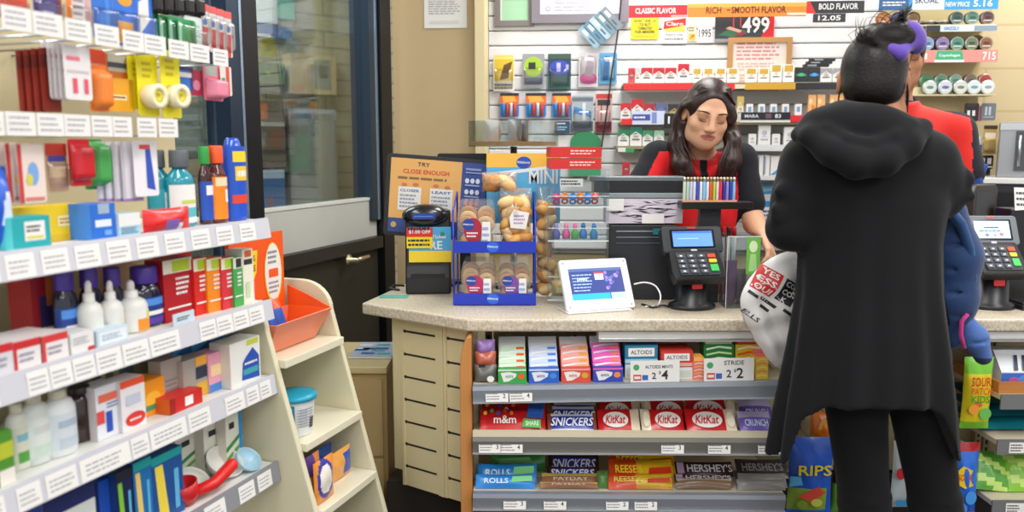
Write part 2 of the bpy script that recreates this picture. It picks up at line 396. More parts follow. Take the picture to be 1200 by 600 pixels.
# ================================================================== counter
X0, X1 = -.115, 2.75
lam = speckle('#c9bda8', '#b3a68f', '#d8cfbd')
cl = atZ(424, 355, CZ); cb = atZ(476, 335, CZ)
ct = thing('sales_counter', 'long sales counter with speckled beige top and slotted cream panels', 'counter', (0,0,0))
YB_ = 2.79
top = [(cl.x, cl.y), (X0-.02, CY+.004), (X0+.03, CY), (X1, CY), (X1, YB_), (.30, YB_), (.22, 3.06), (cb.x, 3.06)]
mb = MB(); mb.prism(top, CZ-.038, CZ, lam, 'z'); mb.build('worktop', ct, bev=.006)
pan = mat('#dccfa4', .5, noise=.03, nscale=5); slot = mat('#2a241b', .7)
dv = Vector((X0-cl.x, CY-cl.y)); dl = dv.length; dv.normalize(); nv = Vector((dv.y, -dv.x))   # outward
ang = math.atan2(dv.y, dv.x)
cp = Plane(cl.x-nv.x*.055, cl.y-nv.y*.055, math.degrees(ang))
zbot = cp.hit(476, 568)[1]
def slotted(name, xa, xb, par, pl, n=7, px=None):
    m = MB(); m.box(xa, 0, zbot, xb, .02, CZ-.04, pan)
    m.box(xa, -.004, zbot, xa+.012, 0, CZ-.04, pan); m.box(xb-.012, -.004, zbot, xb, 0, CZ-.04, pan)
    for i in range(n):
        z = .818-i*.078
        m.rect(xa+.016, z, xb-.022, z+.007, slot, -.0006); m.oval(xa+.018, z+.0035, .006, .006, slot, -.0008, 8)
    return m
P = thing('corner', None, None)
bpy.data.objects.remove(P)
a0 = cp.s_at(461, .6); a1 = cp.s_at(471, .6); a2 = cp.s_at(517, .6); a3 = cp.s_at(521, .6); a4 = cp.s_at(556, .6)
def onplane(mb, name, pl, par, **k):
    o = mb.build(name, par, pl.pt(0), pl.a, **k); return o
onplane(slotted('slotted_panel', a1, a2, ct, cp), 'slotted_panel', cp, ct)
onplane(slotted('slotted_panel', a3, a4, ct, cp), 'slotted_panel', cp, ct)
mb = MB(); mb.box(a0, .0, zbot+.05, a1-.001, .03, CZ-.04, pan); mb.box(a2+.001, -.006, zbot, a3-.001, .02, CZ-.04, pan); onplane(mb, 'corner_post', cp, ct)
mb = MB(); mb.prism([(cl.x+.07, cl.y), (X0+.02, CY+.31), (X1, CY+.31), (X1, 2.7), (.2, 2.7), (.2, 2.95), (cb.x+.02, 2.95)], 0.02, zbot-.001, mat('#241d16', .6), 'z'); mb.build('plinth', ct)
bk = mat('#cdbf97', .55)
mb = MB(); mb.box(X0+.05, CY+.36, zbot, X1, CY+.38, CZ-.04, bk); 
mb.build('back_panel', ct)
SX = []
for px in (573, 673, 1150, 1160):
    mb = MB(); x = atY(px, 420, CY+.355).x
    mb.box(x-.012, CY+.335, .1, x+.012, CY+.36, CZ-.04, mat('#b9aa84', .5))
    for i in range(28): mb.box(x-.004, CY+.3345, .12+i*.027, x+.004, CY+.335, .135+i*.027, slot)
    mb.build('slotted_upright', ct)
# candy shelves under the worktop
wd = wood('#b5743a', '#cf9354', 5)
xw = atY(552, 450, CY-.01).x
mb = MB(); prof = [(xw+.003,.05),(xw+.003,.862),(xw-.003,.862)]+[(xw-.034+.031*(1-math.sin(PI/2*i/8)), .862-.13*(1-math.cos(PI/2*i/8))) for i in range(1, 9)]+[(xw-.034,.05)]
mb.prism(prof, CY-.018, CY+.36, wd, 'y'); mb.build('wooden_end_panel', ct, bev=.004)
XR = atY(1165, 450, CY).x
shelfcol = mat('#cfc5ac', .5)
def tagstrip(mb, x, z, w, h, seed, y):
    mb.rect(x, z, x+w, z+h, PAPER, y); mb.lines(x+w*.05, z+h*.15, x+w*.65, z+h*.8, 3, mat('#88888c', .6), y-.0004, .4, seed)
    mb.text(random.Random(seed).choice(['4','2','3']), x+w*.82, z+h*.5, h*.36, mat('#4a4a50'), y-.0004)
def candy_shelf(z, yf, roll, tags, lip, name, x0px, x1=XR, lipz=0):
    """board with a price rail; z is the shelf surface, the rail hangs below"""
    x0 = xw+.006
    t = thing(name, None, None, (x0, yf, z)); t.parent = ct; t.rotation_euler = (0, roll, 0)
    W = .95
    m = MB(); m.box(0, .012, -.018, W, .33, 0, shelfcol); 
    if lip and not lipz: m.box(0, -.006, -.012, W, .012, .016, mat('#d9cfb4', .5))
    b = m.build('board', t)
    m = MB(); m.prism([(0,-.052),(-.006,-.05),(-.014,-.012),(-.010,0),(.012,0),(.012,-.052)], 0, W, lip or mat('#8e969f', .35, .2), 'x')
    m.box(0, -.0155, -.052, W, -.004, -.049, mat('#c3c7cb', .3, .5)); m.build('price_rail', t)
    for i, px in enumerate(tags):
        p = atY(px, 450, yf).x - x0
        m = MB(); m.at((p, -.016, -.047), rx=-.16); tagstrip(m, 0, 0, .068, .036, i+int(z*100), 0); m.build('price_tag', t)
    return t
SH = [dict(z=atY(735, 452, CY-.03).z, yf=CY-.03, roll=-.018), dict(z=atY(735, 511, CY-.045).z, yf=CY-.045, roll=.004), dict(z=atY(735, 577, CY-.05).z, yf=CY-.05, roll=.006)]
candy_shelf(SH[0]['z'], SH[0]['yf'], SH[0]['roll'], (569, 597), None, 'candy_shelf', 558)
candy_shelf(SH[1]['z'], SH[1]['yf'], SH[1]['roll'], (561, 586, 776, 831, 890), mat('#77756f', .4, .2), 'candy_shelf', 560)
candy_shelf(SH[2]['z'], SH[2]['yf'], SH[2]['roll'], (590, 638, 712, 746), mat('#858b93', .35, .2), 'candy_shelf', 558, lipz=1)
candy_shelf(SH[2]['z']-.135, SH[2]['yf']-.005, .006, (578, 640, 685, 780), None, 'candy_shelf', 558)
# lamp tube housing under the worktop
lx0 = atY(703, 392, CY-.02).x; 
mb = MB(); mb.box(lx0, CY+.012, CZ-.072, X1-.2, CY+.075, CZ-.04, mat('#d6d4cf', .4)); mb.box(lx0, CY+.008, CZ-.066, X1-.2, CY+.012, CZ-.060, STEEL); mb.build('light_strip', ct, bev=.003)
# low cabinet behind the end unit
c0 = atZ(398, 432, .66); c1 = atZ(462, 432, .66)
lc = thing('low_cabinet', 'low tan cabinet with pale top between the end unit and counter', 'cabinet', (c0.x, c0.y, 0))
ww = c1.x-c0.x-.03
mb = MB(); mb.box(-.12, .012, .02, ww, .36, .64, mat('#b39a6a', .5, noise=.04, nscale=5)); mb.build('body', lc)
mb = MB(); mb.box(-.13, 0, .641, ww+.004, .37, .665, mat('#cdbb8c', .45)); mb.build('top', lc, bev=.003)
mb = MB(); mb.box(-.1, .002, .34, ww-.015, .0115, .62, mat('#b79e6e', .5)); mb.box(-.1, .002, .05, ww-.015, .0115, .33, mat('#b79e6e', .5)); mb.build('door', lc)
q = atZ(408, 420, .667)
mg = MB(); mg.at(rz=-.05)
mg.box(0, 0, 0, .16, .21, .006, PAPER); mg.box(.003, .002, .006, .158, .208, .010, mat('#b8c6da', .3))
for i in range(9):
    a, b = random.random()*.12, random.random()*.17
    mg.add([(a,b,.0105),(a+.05,b,.0105),(a+.05,b+.025,.0105),(a,b+.025,.0105)], [(0,1,2,3)], mat(random.choice(['#3d6cb0','#5fb0c8','#e8eef4','#7d6bb0']), .3))
mo = mg.build('magazine', loc=(q.x, q.y, .667)); tag(mo, 'blue and white glossy magazine lying on the low tan cabinet', 'magazine')
# ================================================================== blended bodies (distance fields -> one continuous surface)
class SDF:
    def __init__(s, lo, hi, h):
        s.lo = np.array(lo, float); s.h = h
        s.n = np.ceil((np.array(hi)-s.lo)/h).astype(int)+1
        s.d = np.full(s.n, 9.0, np.float32)
    def _sub(s, bmin, bmax):
        a = np.maximum(0, np.floor((np.array(bmin)-s.lo)/s.h).astype(int)); b = np.minimum(s.n, np.ceil((np.array(bmax)-s.lo)/s.h).astype(int)+1)
        if np.any(b <= a): return None
        ax = [s.lo[i]+s.h*np.arange(a[i], b[i]) for i in range(3)]
        X, Y, Z = np.meshgrid(*ax, indexing='ij')
        return (slice(a[0], b[0]), slice(a[1], b[1]), slice(a[2], b[2])), X, Y, Z
    def _mix(s, sl, d, k, op):
        c = s.d[sl]; d = d.astype(np.float32)
        if op == 'cut':     # smooth subtraction
            if k <= 0: s.d[sl] = np.maximum(c, -d); return
            h = np.clip(.5-.5*(c+d)/k, 0, 1); s.d[sl] = c*(1-h)+(-d)*h+k*h*(1-h); return
        if k <= 0: s.d[sl] = np.minimum(c, d); return
        h = np.clip(.5+.5*(d-c)/k, 0, 1); s.d[sl] = d*(1-h)+c*h-k*h*(1-h)
    def cap(s, a, b, ra, rb=None, k=.02, op='add'):
        rb = ra if rb is None else rb; a = np.array(a, float); b = np.array(b, float); m = max(ra, rb)+k+.03
        r = s._sub(np.minimum(a,b)-m, np.maximum(a,b)+m)
        if r is None: return s
        sl, X, Y, Z = r; ab = b-a; L = max(1e-9, ab@ab)
        t = np.clip(((X-a[0])*ab[0]+(Y-a[1])*ab[1]+(Z-a[2])*ab[2])/L, 0, 1)
        d = np.sqrt((X-a[0]-t*ab[0])**2+(Y-a[1]-t*ab[1])**2+(Z-a[2]-t*ab[2])**2)-(ra+(rb-ra)*t)
        s._mix(sl, d, k, op); return s
    def chain(s, pts, rs, k=.02):
        for i in range(len(pts)-1): s.cap(pts[i], pts[i+1], rs[i], rs[i+1], k)
        return s
    def ell(s, c, r, rot=None, k=.02, op='add'):
        """ellipsoid; rot = 3x3 whose rows are its axes"""
        c = np.array(c, float); m = max(r)+k+.03
        q = s._sub(c-m, c+m)
        if q is None: return s
        sl, X, Y, Z = q; x, y, z = X-c[0], Y-c[1], Z-c[2]
        if rot is not None:
            R = np.array(rot); x, y, z = R[0,0]*x+R[0,1]*y+R[0,2]*z, R[1,0]*x+R[1,1]*y+R[1,2]*z, R[2,0]*x+R[2,1]*y+R[2,2]*z
        k0 = np.sqrt((x/r[0])**2+(y/r[1])**2+(z/r[2])**2); k1 = np.sqrt((x/r[0]**2)**2+(y/r[1]**2)**2+(z/r[2]**2)**2)+1e-9
        s._mix(sl, k0*(k0-1)/k1, k, op); return s
    def func(s, fn, bmin, bmax, k=.02, op='add'):
        q = s._sub(bmin, bmax)
        if q is None: return s
        sl, X, Y, Z = q; s._mix(sl, fn(X, Y, Z), k, op); return s
    def clip(s, fn):
        """keep only where fn(X,Y,Z) < 0"""
        ax = [s.lo[i]+s.h*np.arange(s.n[i]) for i in range(3)]
        X, Y, Z = np.meshgrid(*ax, indexing='ij', sparse=True)
        s.d = np.maximum(s.d, fn(X, Y, Z)).astype(np.float32); return s
    def mesh(s):
        d = s.d; ins = d < 0
        cs = [(i,j,k) for i in (0,1) for j in (0,1) for k in (0,1)]
        n = s.n-1
        def C(c): return (slice(c[0], c[0]+n[0]), slice(c[1], c[1]+n[1]), slice(c[2], c[2]+n[2]))
        cnt = np.zeros(n, np.int8)
        for c in cs: cnt += ins[C(c)]
        act = (cnt > 0) & (cnt < 8); I = np.argwhere(act)
        idx = np.full(n, -1, np.int64); idx[act] = np.arange(len(I))
        pos = np.zeros((len(I), 3)); num = np.zeros(len(I))
        for a in range(8):
            for b in range(a+1, 8):
                ca, cb = np.array(cs[a]), np.array(cs[b])
                if np.abs(ca-cb).sum() != 1: continue
                A = I+ca; B = I+cb; da = d[A[:,0],A[:,1],A[:,2]]; db = d[B[:,0],B[:,1],B[:,2]]
                m = (da < 0) != (db < 0); t = np.where(m, da/np.where(m, da-db, 1), 0)
                pos += np.where(m[:,None], ca+(cb-ca)*t[:,None], 0); num += m
        V = s.lo+s.h*(I+pos/num[:,None])
        Fs = []
        for ax in range(3):
            o = [0,0,0]; o[ax] = 1
            sl0 = tuple(slice(1, n[i]) if i != ax else slice(0, n[i]) for i in range(3))
            sl1 = tuple(slice(1, n[i]) if i != ax else slice(1, n[i]+1) for i in range(3))
            m = ins[sl0] != ins[sl1]; E = np.argwhere(m); pol = ins[sl0][m]
            E = E+np.array([1 if i != ax else 0 for i in range(3)])
            u, v = [i for i in range(3) if i != ax]
            def g(du, dv):
                e = E.copy(); e[:,u] -= du; e[:,v] -= dv; return idx[e[:,0], e[:,1], e[:,2]]
            q = np.stack([g(1,1), g(0,1), g(0,0), g(1,0)], 1)
            if ax == 1: pol = ~pol
            q[~pol] = q[~pol][:, ::-1]; Fs.append(q)
        return V, np.concatenate(Fs)
    def build(s, name, parent, mats, pick=None, loc=(0,0,0), rz=0, smooth=2):
        """mats: list; pick(centres Nx3)-> material index per face"""
        V, Q = s.mesh()
        if smooth:
            for _ in range(smooth):
                e = np.concatenate([Q[:, [0,1]], Q[:, [1,2]], Q[:, [2,3]], Q[:, [3,0]]])
                acc = np.zeros_like(V); c = np.zeros(len(V))
                for k in range(3):
                    acc[:,k] = np.bincount(e[:,0], V[e[:,1],k], len(V))+np.bincount(e[:,1], V[e[:,0],k], len(V))
                c = np.bincount(e[:,0], minlength=len(V))+np.bincount(e[:,1], minlength=len(V))
                V = V*.4+.6*acc/np.maximum(c, 1)[:,None]
        me = bpy.data.meshes.new(name); me.from_pydata(V.tolist(), [], Q.tolist())
        for m in mats: me.materials.append(m)
        if pick is not None:
            ce = V[Q].mean(1); me.polygons.foreach_set('material_index', pick(ce).astype(np.int32))
        me.polygons.foreach_set('use_smooth', [True]*len(Q)); me.update()
        o = bpy.data.objects.new(name, me); COL.objects.link(o); o.location = loc; o.rotation_euler = (0,0,rz)
        if parent: o.parent = parent
        return o
def V3(*a): return np.array(a, float)
def rotm(rx=0, ry=0, rz=0):
    """rows = local axes in world coordinates"""
    return np.array(Matrix.Rotation(rz,3,'Z') @ Matrix.Rotation(ry,3,'Y') @ Matrix.Rotation(rx,3,'X')).T
def hand(S, wrist, d, palm_n, side, L=.175, curl=.5, k=.006, spread=.12):
    """five-finger hand; d = direction of the fingers, palm_n = way the palm faces, side = +1 if the thumb is on the d x palm_n side"""
    d = d/np.linalg.norm(d); pn = palm_n-d*(palm_n@d); pn /= np.linalg.norm(pn); sd = np.cross(d, pn)*side   # towards the thumb
    w = np.array(wrist, float); s = L/.18
    for q in (-.028, -.010, .009, .026): S.cap(w+sd*q*.55*s, w+d*.085*s+sd*q*s, .015*s, .0125*s, .012)
    lens = {-.030: .062, -.010: .078, .010: .084, .029: .074}
    for i, (q, ln) in enumerate(lens.items()):
        p = w+d*.088*s+sd*q*s; dirn = d+sd*q*spread*20*.3; a = 0; r = .0088*s
        for j, fr in enumerate((.45, .32, .23)):
            a += curl*(.55 if j == 0 else .75)
            v = (dirn/np.linalg.norm(dirn))*math.cos(a)+pn*math.sin(a); e = p+v*ln*fr*s
            S.cap(p, e, r, r*.92, k); p = e; r *= .92
    p = w+d*.022*s+sd*.022*s
    for v, ln, r in ((sd*.8+d*.6+pn*.3, .042, .0125), (sd*.45+d*.85+pn*.35, .032, .0105), (sd*.1+d+pn*.4, .024, .0092)):
        v = v/np.linalg.norm(v); e = p+v*ln*s; S.cap(p, e, r*s, r*.9*s, k); p = e
def head(S, c, R, skinny=1.0, k=.02):
    """head with a face centred on c (middle of the skull); R rows: right-of-face x, forward y, up z (as 3x3 of axes)"""
    X, Y, Z = R
    def P(x, y, z): return c+X*x+Y*y+Z*z
    S.ell(P(0,-.012,.025), (.076,.094,.092), R, .01)            # skull
    S.ell(P(0,.028,-.045), (.060,.062,.075), R, .03)            # face
    S.ell(P(0,.058,-.088), (.032,.030,.028), R, .03)            # chin
    for q in (-1, 1):
        S.ell(P(q*.042,.05,-.028), (.022,.026,.022), R, .02)    # cheekbones
        S.ell(P(q*.045,.018,-.075), (.02,.035,.03), R, .025)    # jaw
        S.ell(P(q*.033,.094,.006), (.020,.014,.011), R, .008, 'cut')   # sockets
        S.ell(P(q*.033,.074,.003), (.0155,.0135,.0125), R, .004)  # closed lids over the eyes
        S.ell(P(q*.028,.077,.024), (.022,.012,.008), R, .02)   # brow ridge
        S.ell(P(q*.079,-.002,-.012), (.010,.019,.031), R, .008) # ears
        S.ell(P(q*.086,.004,-.010), (.006,.010,.018), R, .006, 'cut')
        S.ell(P(q*.012,.096,-.034), (.0085,.010,.0075), R, .006)    # nostril wings
    S.cap(P(0,.088,.012), P(0,.105,-.026), .009, .0115, .012)    # nose
    S.ell(P(0,.107,-.030), (.010,.009,.008), R, .006)
    S.ell(P(0,.086,-.0545), (.025,.010,.006), R, .008); S.ell(P(0,.084,-.0665), (.022,.010,.007), R, .008)   # lips
    S.ell(P(0,.0965,-.0605), (.026,.007,.0018), R, .003, 'cut')
    return P
# ------------------------------------------------------------------ skin, hair, cloth
def cloth(h, bump=.25, scale=500, rough=.85, sheen=.2, noise=.08): return mat(h, rough, noise=noise, nscale=scale, bump=bump, sheen=sheen, spec=.25)
def skin(h): return mat(h, .48, noise=.05, nscale=60, bump=.03, spec=.4)
HAIRM = mat('#120c0a', .42, noise=.5, nscale=160, bump=.3, spec=.3)
HAIRB = mat('#2b1713', .36, noise=.45, nscale=150, bump=.25, spec=.5)
def strands(mb, root, tip, n, r, m, spread, seed, sag=.0, seg=6):
    rnd = random.Random(seed)
    for i in range(n):
        a = Vector(root)+Vector([rnd.uniform(-1,1)*s for s in spread[0]]); b = Vector(tip)+Vector([rnd.uniform(-1,1)*s for s in spread[1]])
        bow = Vector([rnd.uniform(-1,1)*sag for _ in range(3)])
        mb.tube([a.lerp(b, t/seg)+bow*math.sin(PI*t/seg) for t in range(seg+1)], [r*(1-.7*t/seg) for t in range(seg+1)], m, 4)
# ================================================================== the customer, seen from behind
def customer():
    YB = 2.05; px_ = .062
    g = atY(1014, 330, YB); cx = g.x
    t = thing('person', 'person seen from behind in long black hooded cardigan, dark hair in a messy bun', 'person', (cx, YB, 0))
    def L(px, py, dy=0):
        p = atY(px, py, YB+dy); return V3(p.x-cx, p.y-YB, p.z)
    sk = skin('#a8714d')
    # head faces the counter (+y), a little down
    hc = L(1023, 92, .02); fw_ = V3(.36,.92,-.2); fw_ /= np.linalg.norm(fw_); xx_ = np.cross(fw_, V3(0,0,1)); xx_ /= np.linalg.norm(xx_); R = np.array([xx_, fw_, np.cross(xx_, fw_)]); up_ = R[2]
    S = SDF((-.36,-.22,-.01), (.36,.62,1.72), .006)
    head(S, hc, R)
    neck = L(1027, 145, -.01); S.cap(hc+V3(0,-.02,-.05), neck, .052, .058, .03)
    chest = V3(0,.0,1.24); hip = V3(0,.0,.95)
    S.ell((0,0,1.27), (.165,.10,.17), None, .05); S.ell((0,0,1.05), (.14,.10,.2), None, .05); S.ell((px_,.0,.90), (.125,.08,.09), None, .05); S.ell((px_*.6,0,.98), (.12,.08,.12), None, .05)
    S.cap(neck, (0,0,1.34), .06, .09, .05)
    shl = L(948, 188); shr = L(1088, 186)
    ell_ = L(925, 267, .0); elr = L(1102, 229, .04)
    wl = ell_+V3(.075,.21,.05); wr = elr+V3(-.07,.22,.02)
    for a, b, c in ((shl, ell_, wl), (shr, elr, wr)):
        S.cap((0,0,1.36), a, .06, .05, .04); S.cap(a, b, .046, .036, .03); S.cap(b, c, .036, .025, .02)
    hand(S, wl, V3(.25,.9,-.25), V3(.5,-.2,-.8), -1, .17, .55)
    hand(S, wr, V3(-.3,.9,-.2), V3(-.3,.0,-1), 1, .17, .5)
    lk = L(1013, 588); rk = L(1096, 592)
    for q, kn, hx in ((-1, lk, px_-.082), (1, rk, px_+.082)):
        an = V3(kn[0]*1.0, .03, .085)
        S.cap((hx*.9+.006,.01,.86), kn, .064, .048, .03); S.cap(kn, (an[0],-.012,.30), .052, .05, .03); S.cap((an[0],-.012,.30), an, .05, .036, .02)
        S.cap(an, (an[0],.02,.035), .036, .03, .02); S.cap((an[0],.0,.03), (an[0]+q*.02,.15,.022), .03, .024, .02)
    S.build('body', t, [sk], None)
    # leggings and shoes
    S = SDF((-.30,-.2,.05), (.30,.2,1.0), .006)
    for q, kn, hx in ((-1, lk, px_-.082), (1, rk, px_+.082)):
        an = V3(kn[0], .03, .085)
        S.cap((hx,.005,.86), kn, .086, .062, .03); S.cap(kn, (an[0],-.012,.30),   .059, .056, .03); S.cap((an[0],-.012,.30), an, .056, .045, .02)
        for zz in (.50,.46,.43,.40,.13): S.ell((kn[0],0,zz), (.064 if zz>.3 else .05,.064 if zz>.3 else .05,.008), None, .012)
    S.ell((px_,.01,.91), (.152,.108,.13), None, .05)
    S.clip(lambda X,Y,Z: .085-Z+0*X+0*Y)
    S.build('leggings', t, [cloth('#0e0e10', .2, 300, .9, .05)])
    for q, kn in ((-1, lk), (1, rk)):
        m = MB(); m.at((kn[0], .03, 0), rz=-q*.12)
        prof = [(-.036,-.075),(.036,-.075),(.044,.0),(.047,.08),(.038,.15),(0,.18),(-.038,.15),(-.047,.08),(-.044,.0)]
        m.prism(prof, 0, .022, mat('#d8d8d8', .5), 'z'); m.prism([(x*.95,y*.97) for x,y in prof], .022, .075, mat('#19191b', .6), 'z')
        m.build('shoe', t, bev=.012, seg=3)
    # cardigan: A-line body with drooping side points
    S = SDF((-.42,-.28,.50), (.42,.42,1.52), .006)
    zs = [1.49, 1.45, 1.41, 1.36, 1.28, 1.18, 1.05, .95, .85, .75, .62, .5]
    def cxof(z): return np.interp(z, [.5, .9, 1.3, 1.5], [.030, .02, .0, L(1022,140)[0]])
    A = np.interp; zr = zs[::-1]
    aw = [.075, .115, .165, .195, .195, .180, .184, .198, .212, .226, .240, .25][::-1]
    bw = [.070, .085, .098, .110, .120, .122, .128, .138, .146, .152, .158, .16][::-1]
    hem_px = [(905,548),(918,556),(930,552),(940,520),(948,495),(968,478),(1000,474),(1050,474),(1085,477),(1100,486),(1115,520),(1128,545),(1140,548)]
    hx = [L(a,b,-.1)[0] for a,b in hem_px]; hzz = [L(a,b,-.1)[2] for a,b in hem_px]
    def body(X, Y, Z):
        a = A(Z, zr, aw); b = A(Z, zr, bw); c0 = cxof(Z)
        th = np.arctan2(Y/.7, X-c0); fold = np.clip((1.30-Z)/.7, 0, 1)
        r = np.sqrt(((X-c0)/a)**2+(Y/b)**2)
        wob = fold*(.050*np.sin(9*th+.6+.8*Z)+.042*np.sin(15*th+2.1-1.5*Z)+.03*np.sin(5*th-1))
        d = (r-1-wob)*b*.9
        return np.maximum(np.maximum(d, A(X, hx, hzz)-Z), Z-1.485)
    S.func(body, (-.42,-.28,.50), (.42,.35,1.52), 0)
    def T(v): return tuple(v)
    S.cap(V3(-.06,-.01,1.42), shl+V3(.01,0,-.01), .07, .068, .05); S.cap(V3(.08,-.01,1.42), shr+V3(-.01,0,-.01), .07, .068, .05)
    S.chain([shl, shl*.45+ell_*.55, ell_], [.066,.060,.056], .03); S.chain([ell_, wl], [.056,.041], .02)
    S.chain([shr, shr*.45+elr*.55, elr], [.066,.062,.058], .03); S.chain([elr, wr], [.056,.041], .02)
    rnd = random.Random(3)
    for base, tip, r0 in ((shl, ell_, .064), (shr, elr, .064)):
        for i in range(7):
            f = .35+.6*rnd.random(); p = base*(1-f)+tip*f; o = V3(rnd.uniform(-.03,.03), -.035, 0)
            S.cap(p+o+V3(-.035,-.0,rnd.uniform(-.02,.02)), p+o+V3(.035,0,rnd.uniform(-.02,.02)), .010, .012, .02)
    S.clip(lambda X,Y,Z: -((X-hc[0])**2+(Y+.01)**2+(Z-1.56)**2-.075**2)*6)
    cm = cloth('#101013', .2, 420, .9, .06)
    S.build('cardigan', t, [cm])
    # hood lying down the back
    S = SDF((-.30,-.30,1.18), (.30,.20,1.56), .005)
    nx = neck[0]
    ringp = [V3(nx+.098*math.cos(a), .018+.088*math.sin(a), 1.468-.028*(1-math.sin(a))*.9) for a in np.linspace(0, 2*PI, 25)]
    for a, b in zip(ringp[:-1], ringp[1:]): S.cap(a, b, .026, .026, .02)
    hp = [L(948,160,-.1), L(975,178,-.13), L(1003,191,-.14), L(1035,188,-.14), L(1062,170,-.12), L(1082,150,-.08)]
    S.chain(hp, [.026,.030,.034,.034,.030,.022], .03)
    tp = L(1012,150,-.08); 
    S.ell(tp+V3(0,-.0,-.0), (.13,.052,.062), rotm(.25,.06,0), .04)
    S.chain([L(935,158,-.06), L(955,143,-.06), L(985,131,-.06)], [.018,.022,.026], .03)
    S.chain([L(968,150,-.11), L(990,163,-.135), L(1020,170,-.14), L(1048,160,-.135), L(1068,146,-.11)], [.012,.013,.014,.013,.012], .012)
    S.chain([L(950,150,-.09), L(975,166,-.12), L(1000,180,-.135)], [.010,.011,.010], .012)
    S.build('hood', t, [cm])
    # hair pulled up into a bun
    S = SDF((hc[0]-.14,-.16,1.46), (hc[0]+.16,.22,1.80), .004)
    S.ell(hc-fw_*.022+up_*.018, (.0785,.092,.098), R, .01)
    S.ell(hc-fw_*.05-up_*.045, (.066,.052,.05), R, .03)
    S.clip(lambda X,Y,Z: ((X-hc[0])*fw_[0]+(Y-hc[1])*fw_[1]+(Z-hc[2])*fw_[2]-.055)-.4*np.maximum((X-hc[0])*up_[0]+(Y-hc[1])*up_[1]+(Z-hc[2])*up_[2],-.03))
    for q in (-1,1): S.ell(hc+xx_*q*.086-up_*.018, (.020,.024,.033), R, .006, 'cut')
    bun = L(1037, 46, -.03)
    S.ell(bun, (.064,.05,.038), rotm(0,.2,0), .012); S.ell(bun+V3(-.035,-.01,.004), (.030,.034,.026), None, .015); S.ell(bun+V3(.03,-.015,.012), (.030,.03,.028), None, .015)
    for i in range(16):
        a = i/16*2*PI; S.cap(bun+V3(.05*math.cos(a), -.035, .028*math.sin(a)), bun+V3(.05*math.cos(a+1.3), -.042, .028*math.sin(a+1.3)), .006, .006, .006)
    for i in range(26):
        a = (i/25-.5)*2.4; p = hc+xx_*.070*math.sin(a)-fw_*(.09*math.cos(a)+.01)-up_*.035; q = bun+V3(.03*math.sin(a), -.02, -.02)
        mid = (p+q)/2; mid = hc+V3(0,-.022,.018)+(mid-hc-V3(0,-.022,.018))*(.094/max(.03,np.linalg.norm(mid-hc)))*V3(.84,1.0,1.04)
        S.cap(p, mid, .0045, .005, .006); S.cap(mid, q, .005, .0045, .006)
    ho = S.build('hair', t, [HAIRM], smooth=1)
    m = MB()
    for i in range(40):
        rnd = random.Random(i); a = rnd.random()*2*PI; p = bun+V3(.05*math.cos(a), -.02+.03*rnd.random(), .032*math.sin(a))
        o_ = V3(math.cos(a), rnd.uniform(-.6,.2), math.sin(a)); tn = V3(-math.sin(a), 0, math.cos(a))*rnd.choice((-1,1)); L1 = rnd.uniform(.02,.05)
        m.tube([p+o_*(.018*math.sin(f*2.2))+tn*L1*f*(.4+f) for f in (0,.2,.4,.6,.8,1)], [.0014,.0014,.0013,.001,.0007,.0003], HAIRM, 4)
    tl = L(1052, 30, -.04)
    for i in range(26):
        rnd = random.Random(50+i); b = L(1058+rnd.uniform(-4,12), 8+rnd.uniform(-6,10), -.03+rnd.uniform(-.03,.03)); a = tl+V3(rnd.uniform(-.012,.012), rnd.uniform(-.012,.012), rnd.uniform(-.01,.01))
        m.tube([a, (a+b)/2+V3(rnd.uniform(-.006,.006),0,0), b], [.0028,.0022,.0006], HAIRM, 4)
    for q in (-1,1):
        for i in range(10):
            rnd = random.Random(90+i+q*20); p = hc+xx_*q*.076-fw_*(.03+rnd.uniform(-.03,.03))-up_*.03; m.tube([p, p+V3(q*.004,.0,-.03), p+V3(q*.001,rnd.uniform(-.01,.01),-.055-rnd.random()*.02)], [.0014,.0012,.0004], HAIRM, 4)
    m.build('loose_strands', ho)['kind'] = 'stuff'
    pm = cloth('#5b3fa0', .3, 300, .7, .4)
    S = SDF((hc[0]-.09,-.16,1.58), (hc[0]+.17,.16,1.80), .004)
    pts = [L(1044,58,-.07), L(1054,63,-.07), L(1063,52,-.06), L(1070,42,-.04), L(1072,50,-.03)]
    S.chain(pts[:3], [.016,.018,.016], .01); S.ell(L(1071,45,-.04), (.028,.03,.040), rotm(0,-.35,0), .02); S.ell(L(1066,36,-.05), (.020,.024,.022), None, .015)
    sc = S.build('scrunchie', ho, [pm], smooth=1)
    for px, py in ((1074,46),(1071,52)):
        pass
    m = MB(); e = L(988, 124, .02); m.lathe([(.0,-.004),(.004,0),(.0,.004)], STEEL, 8); m.v = [tuple(V3(*v)+e+V3(-.004,-.012,0)) for v in m.v]; m.build('earring', t)
    return t, L, wl, wr, cx, YB
CUST = customer()
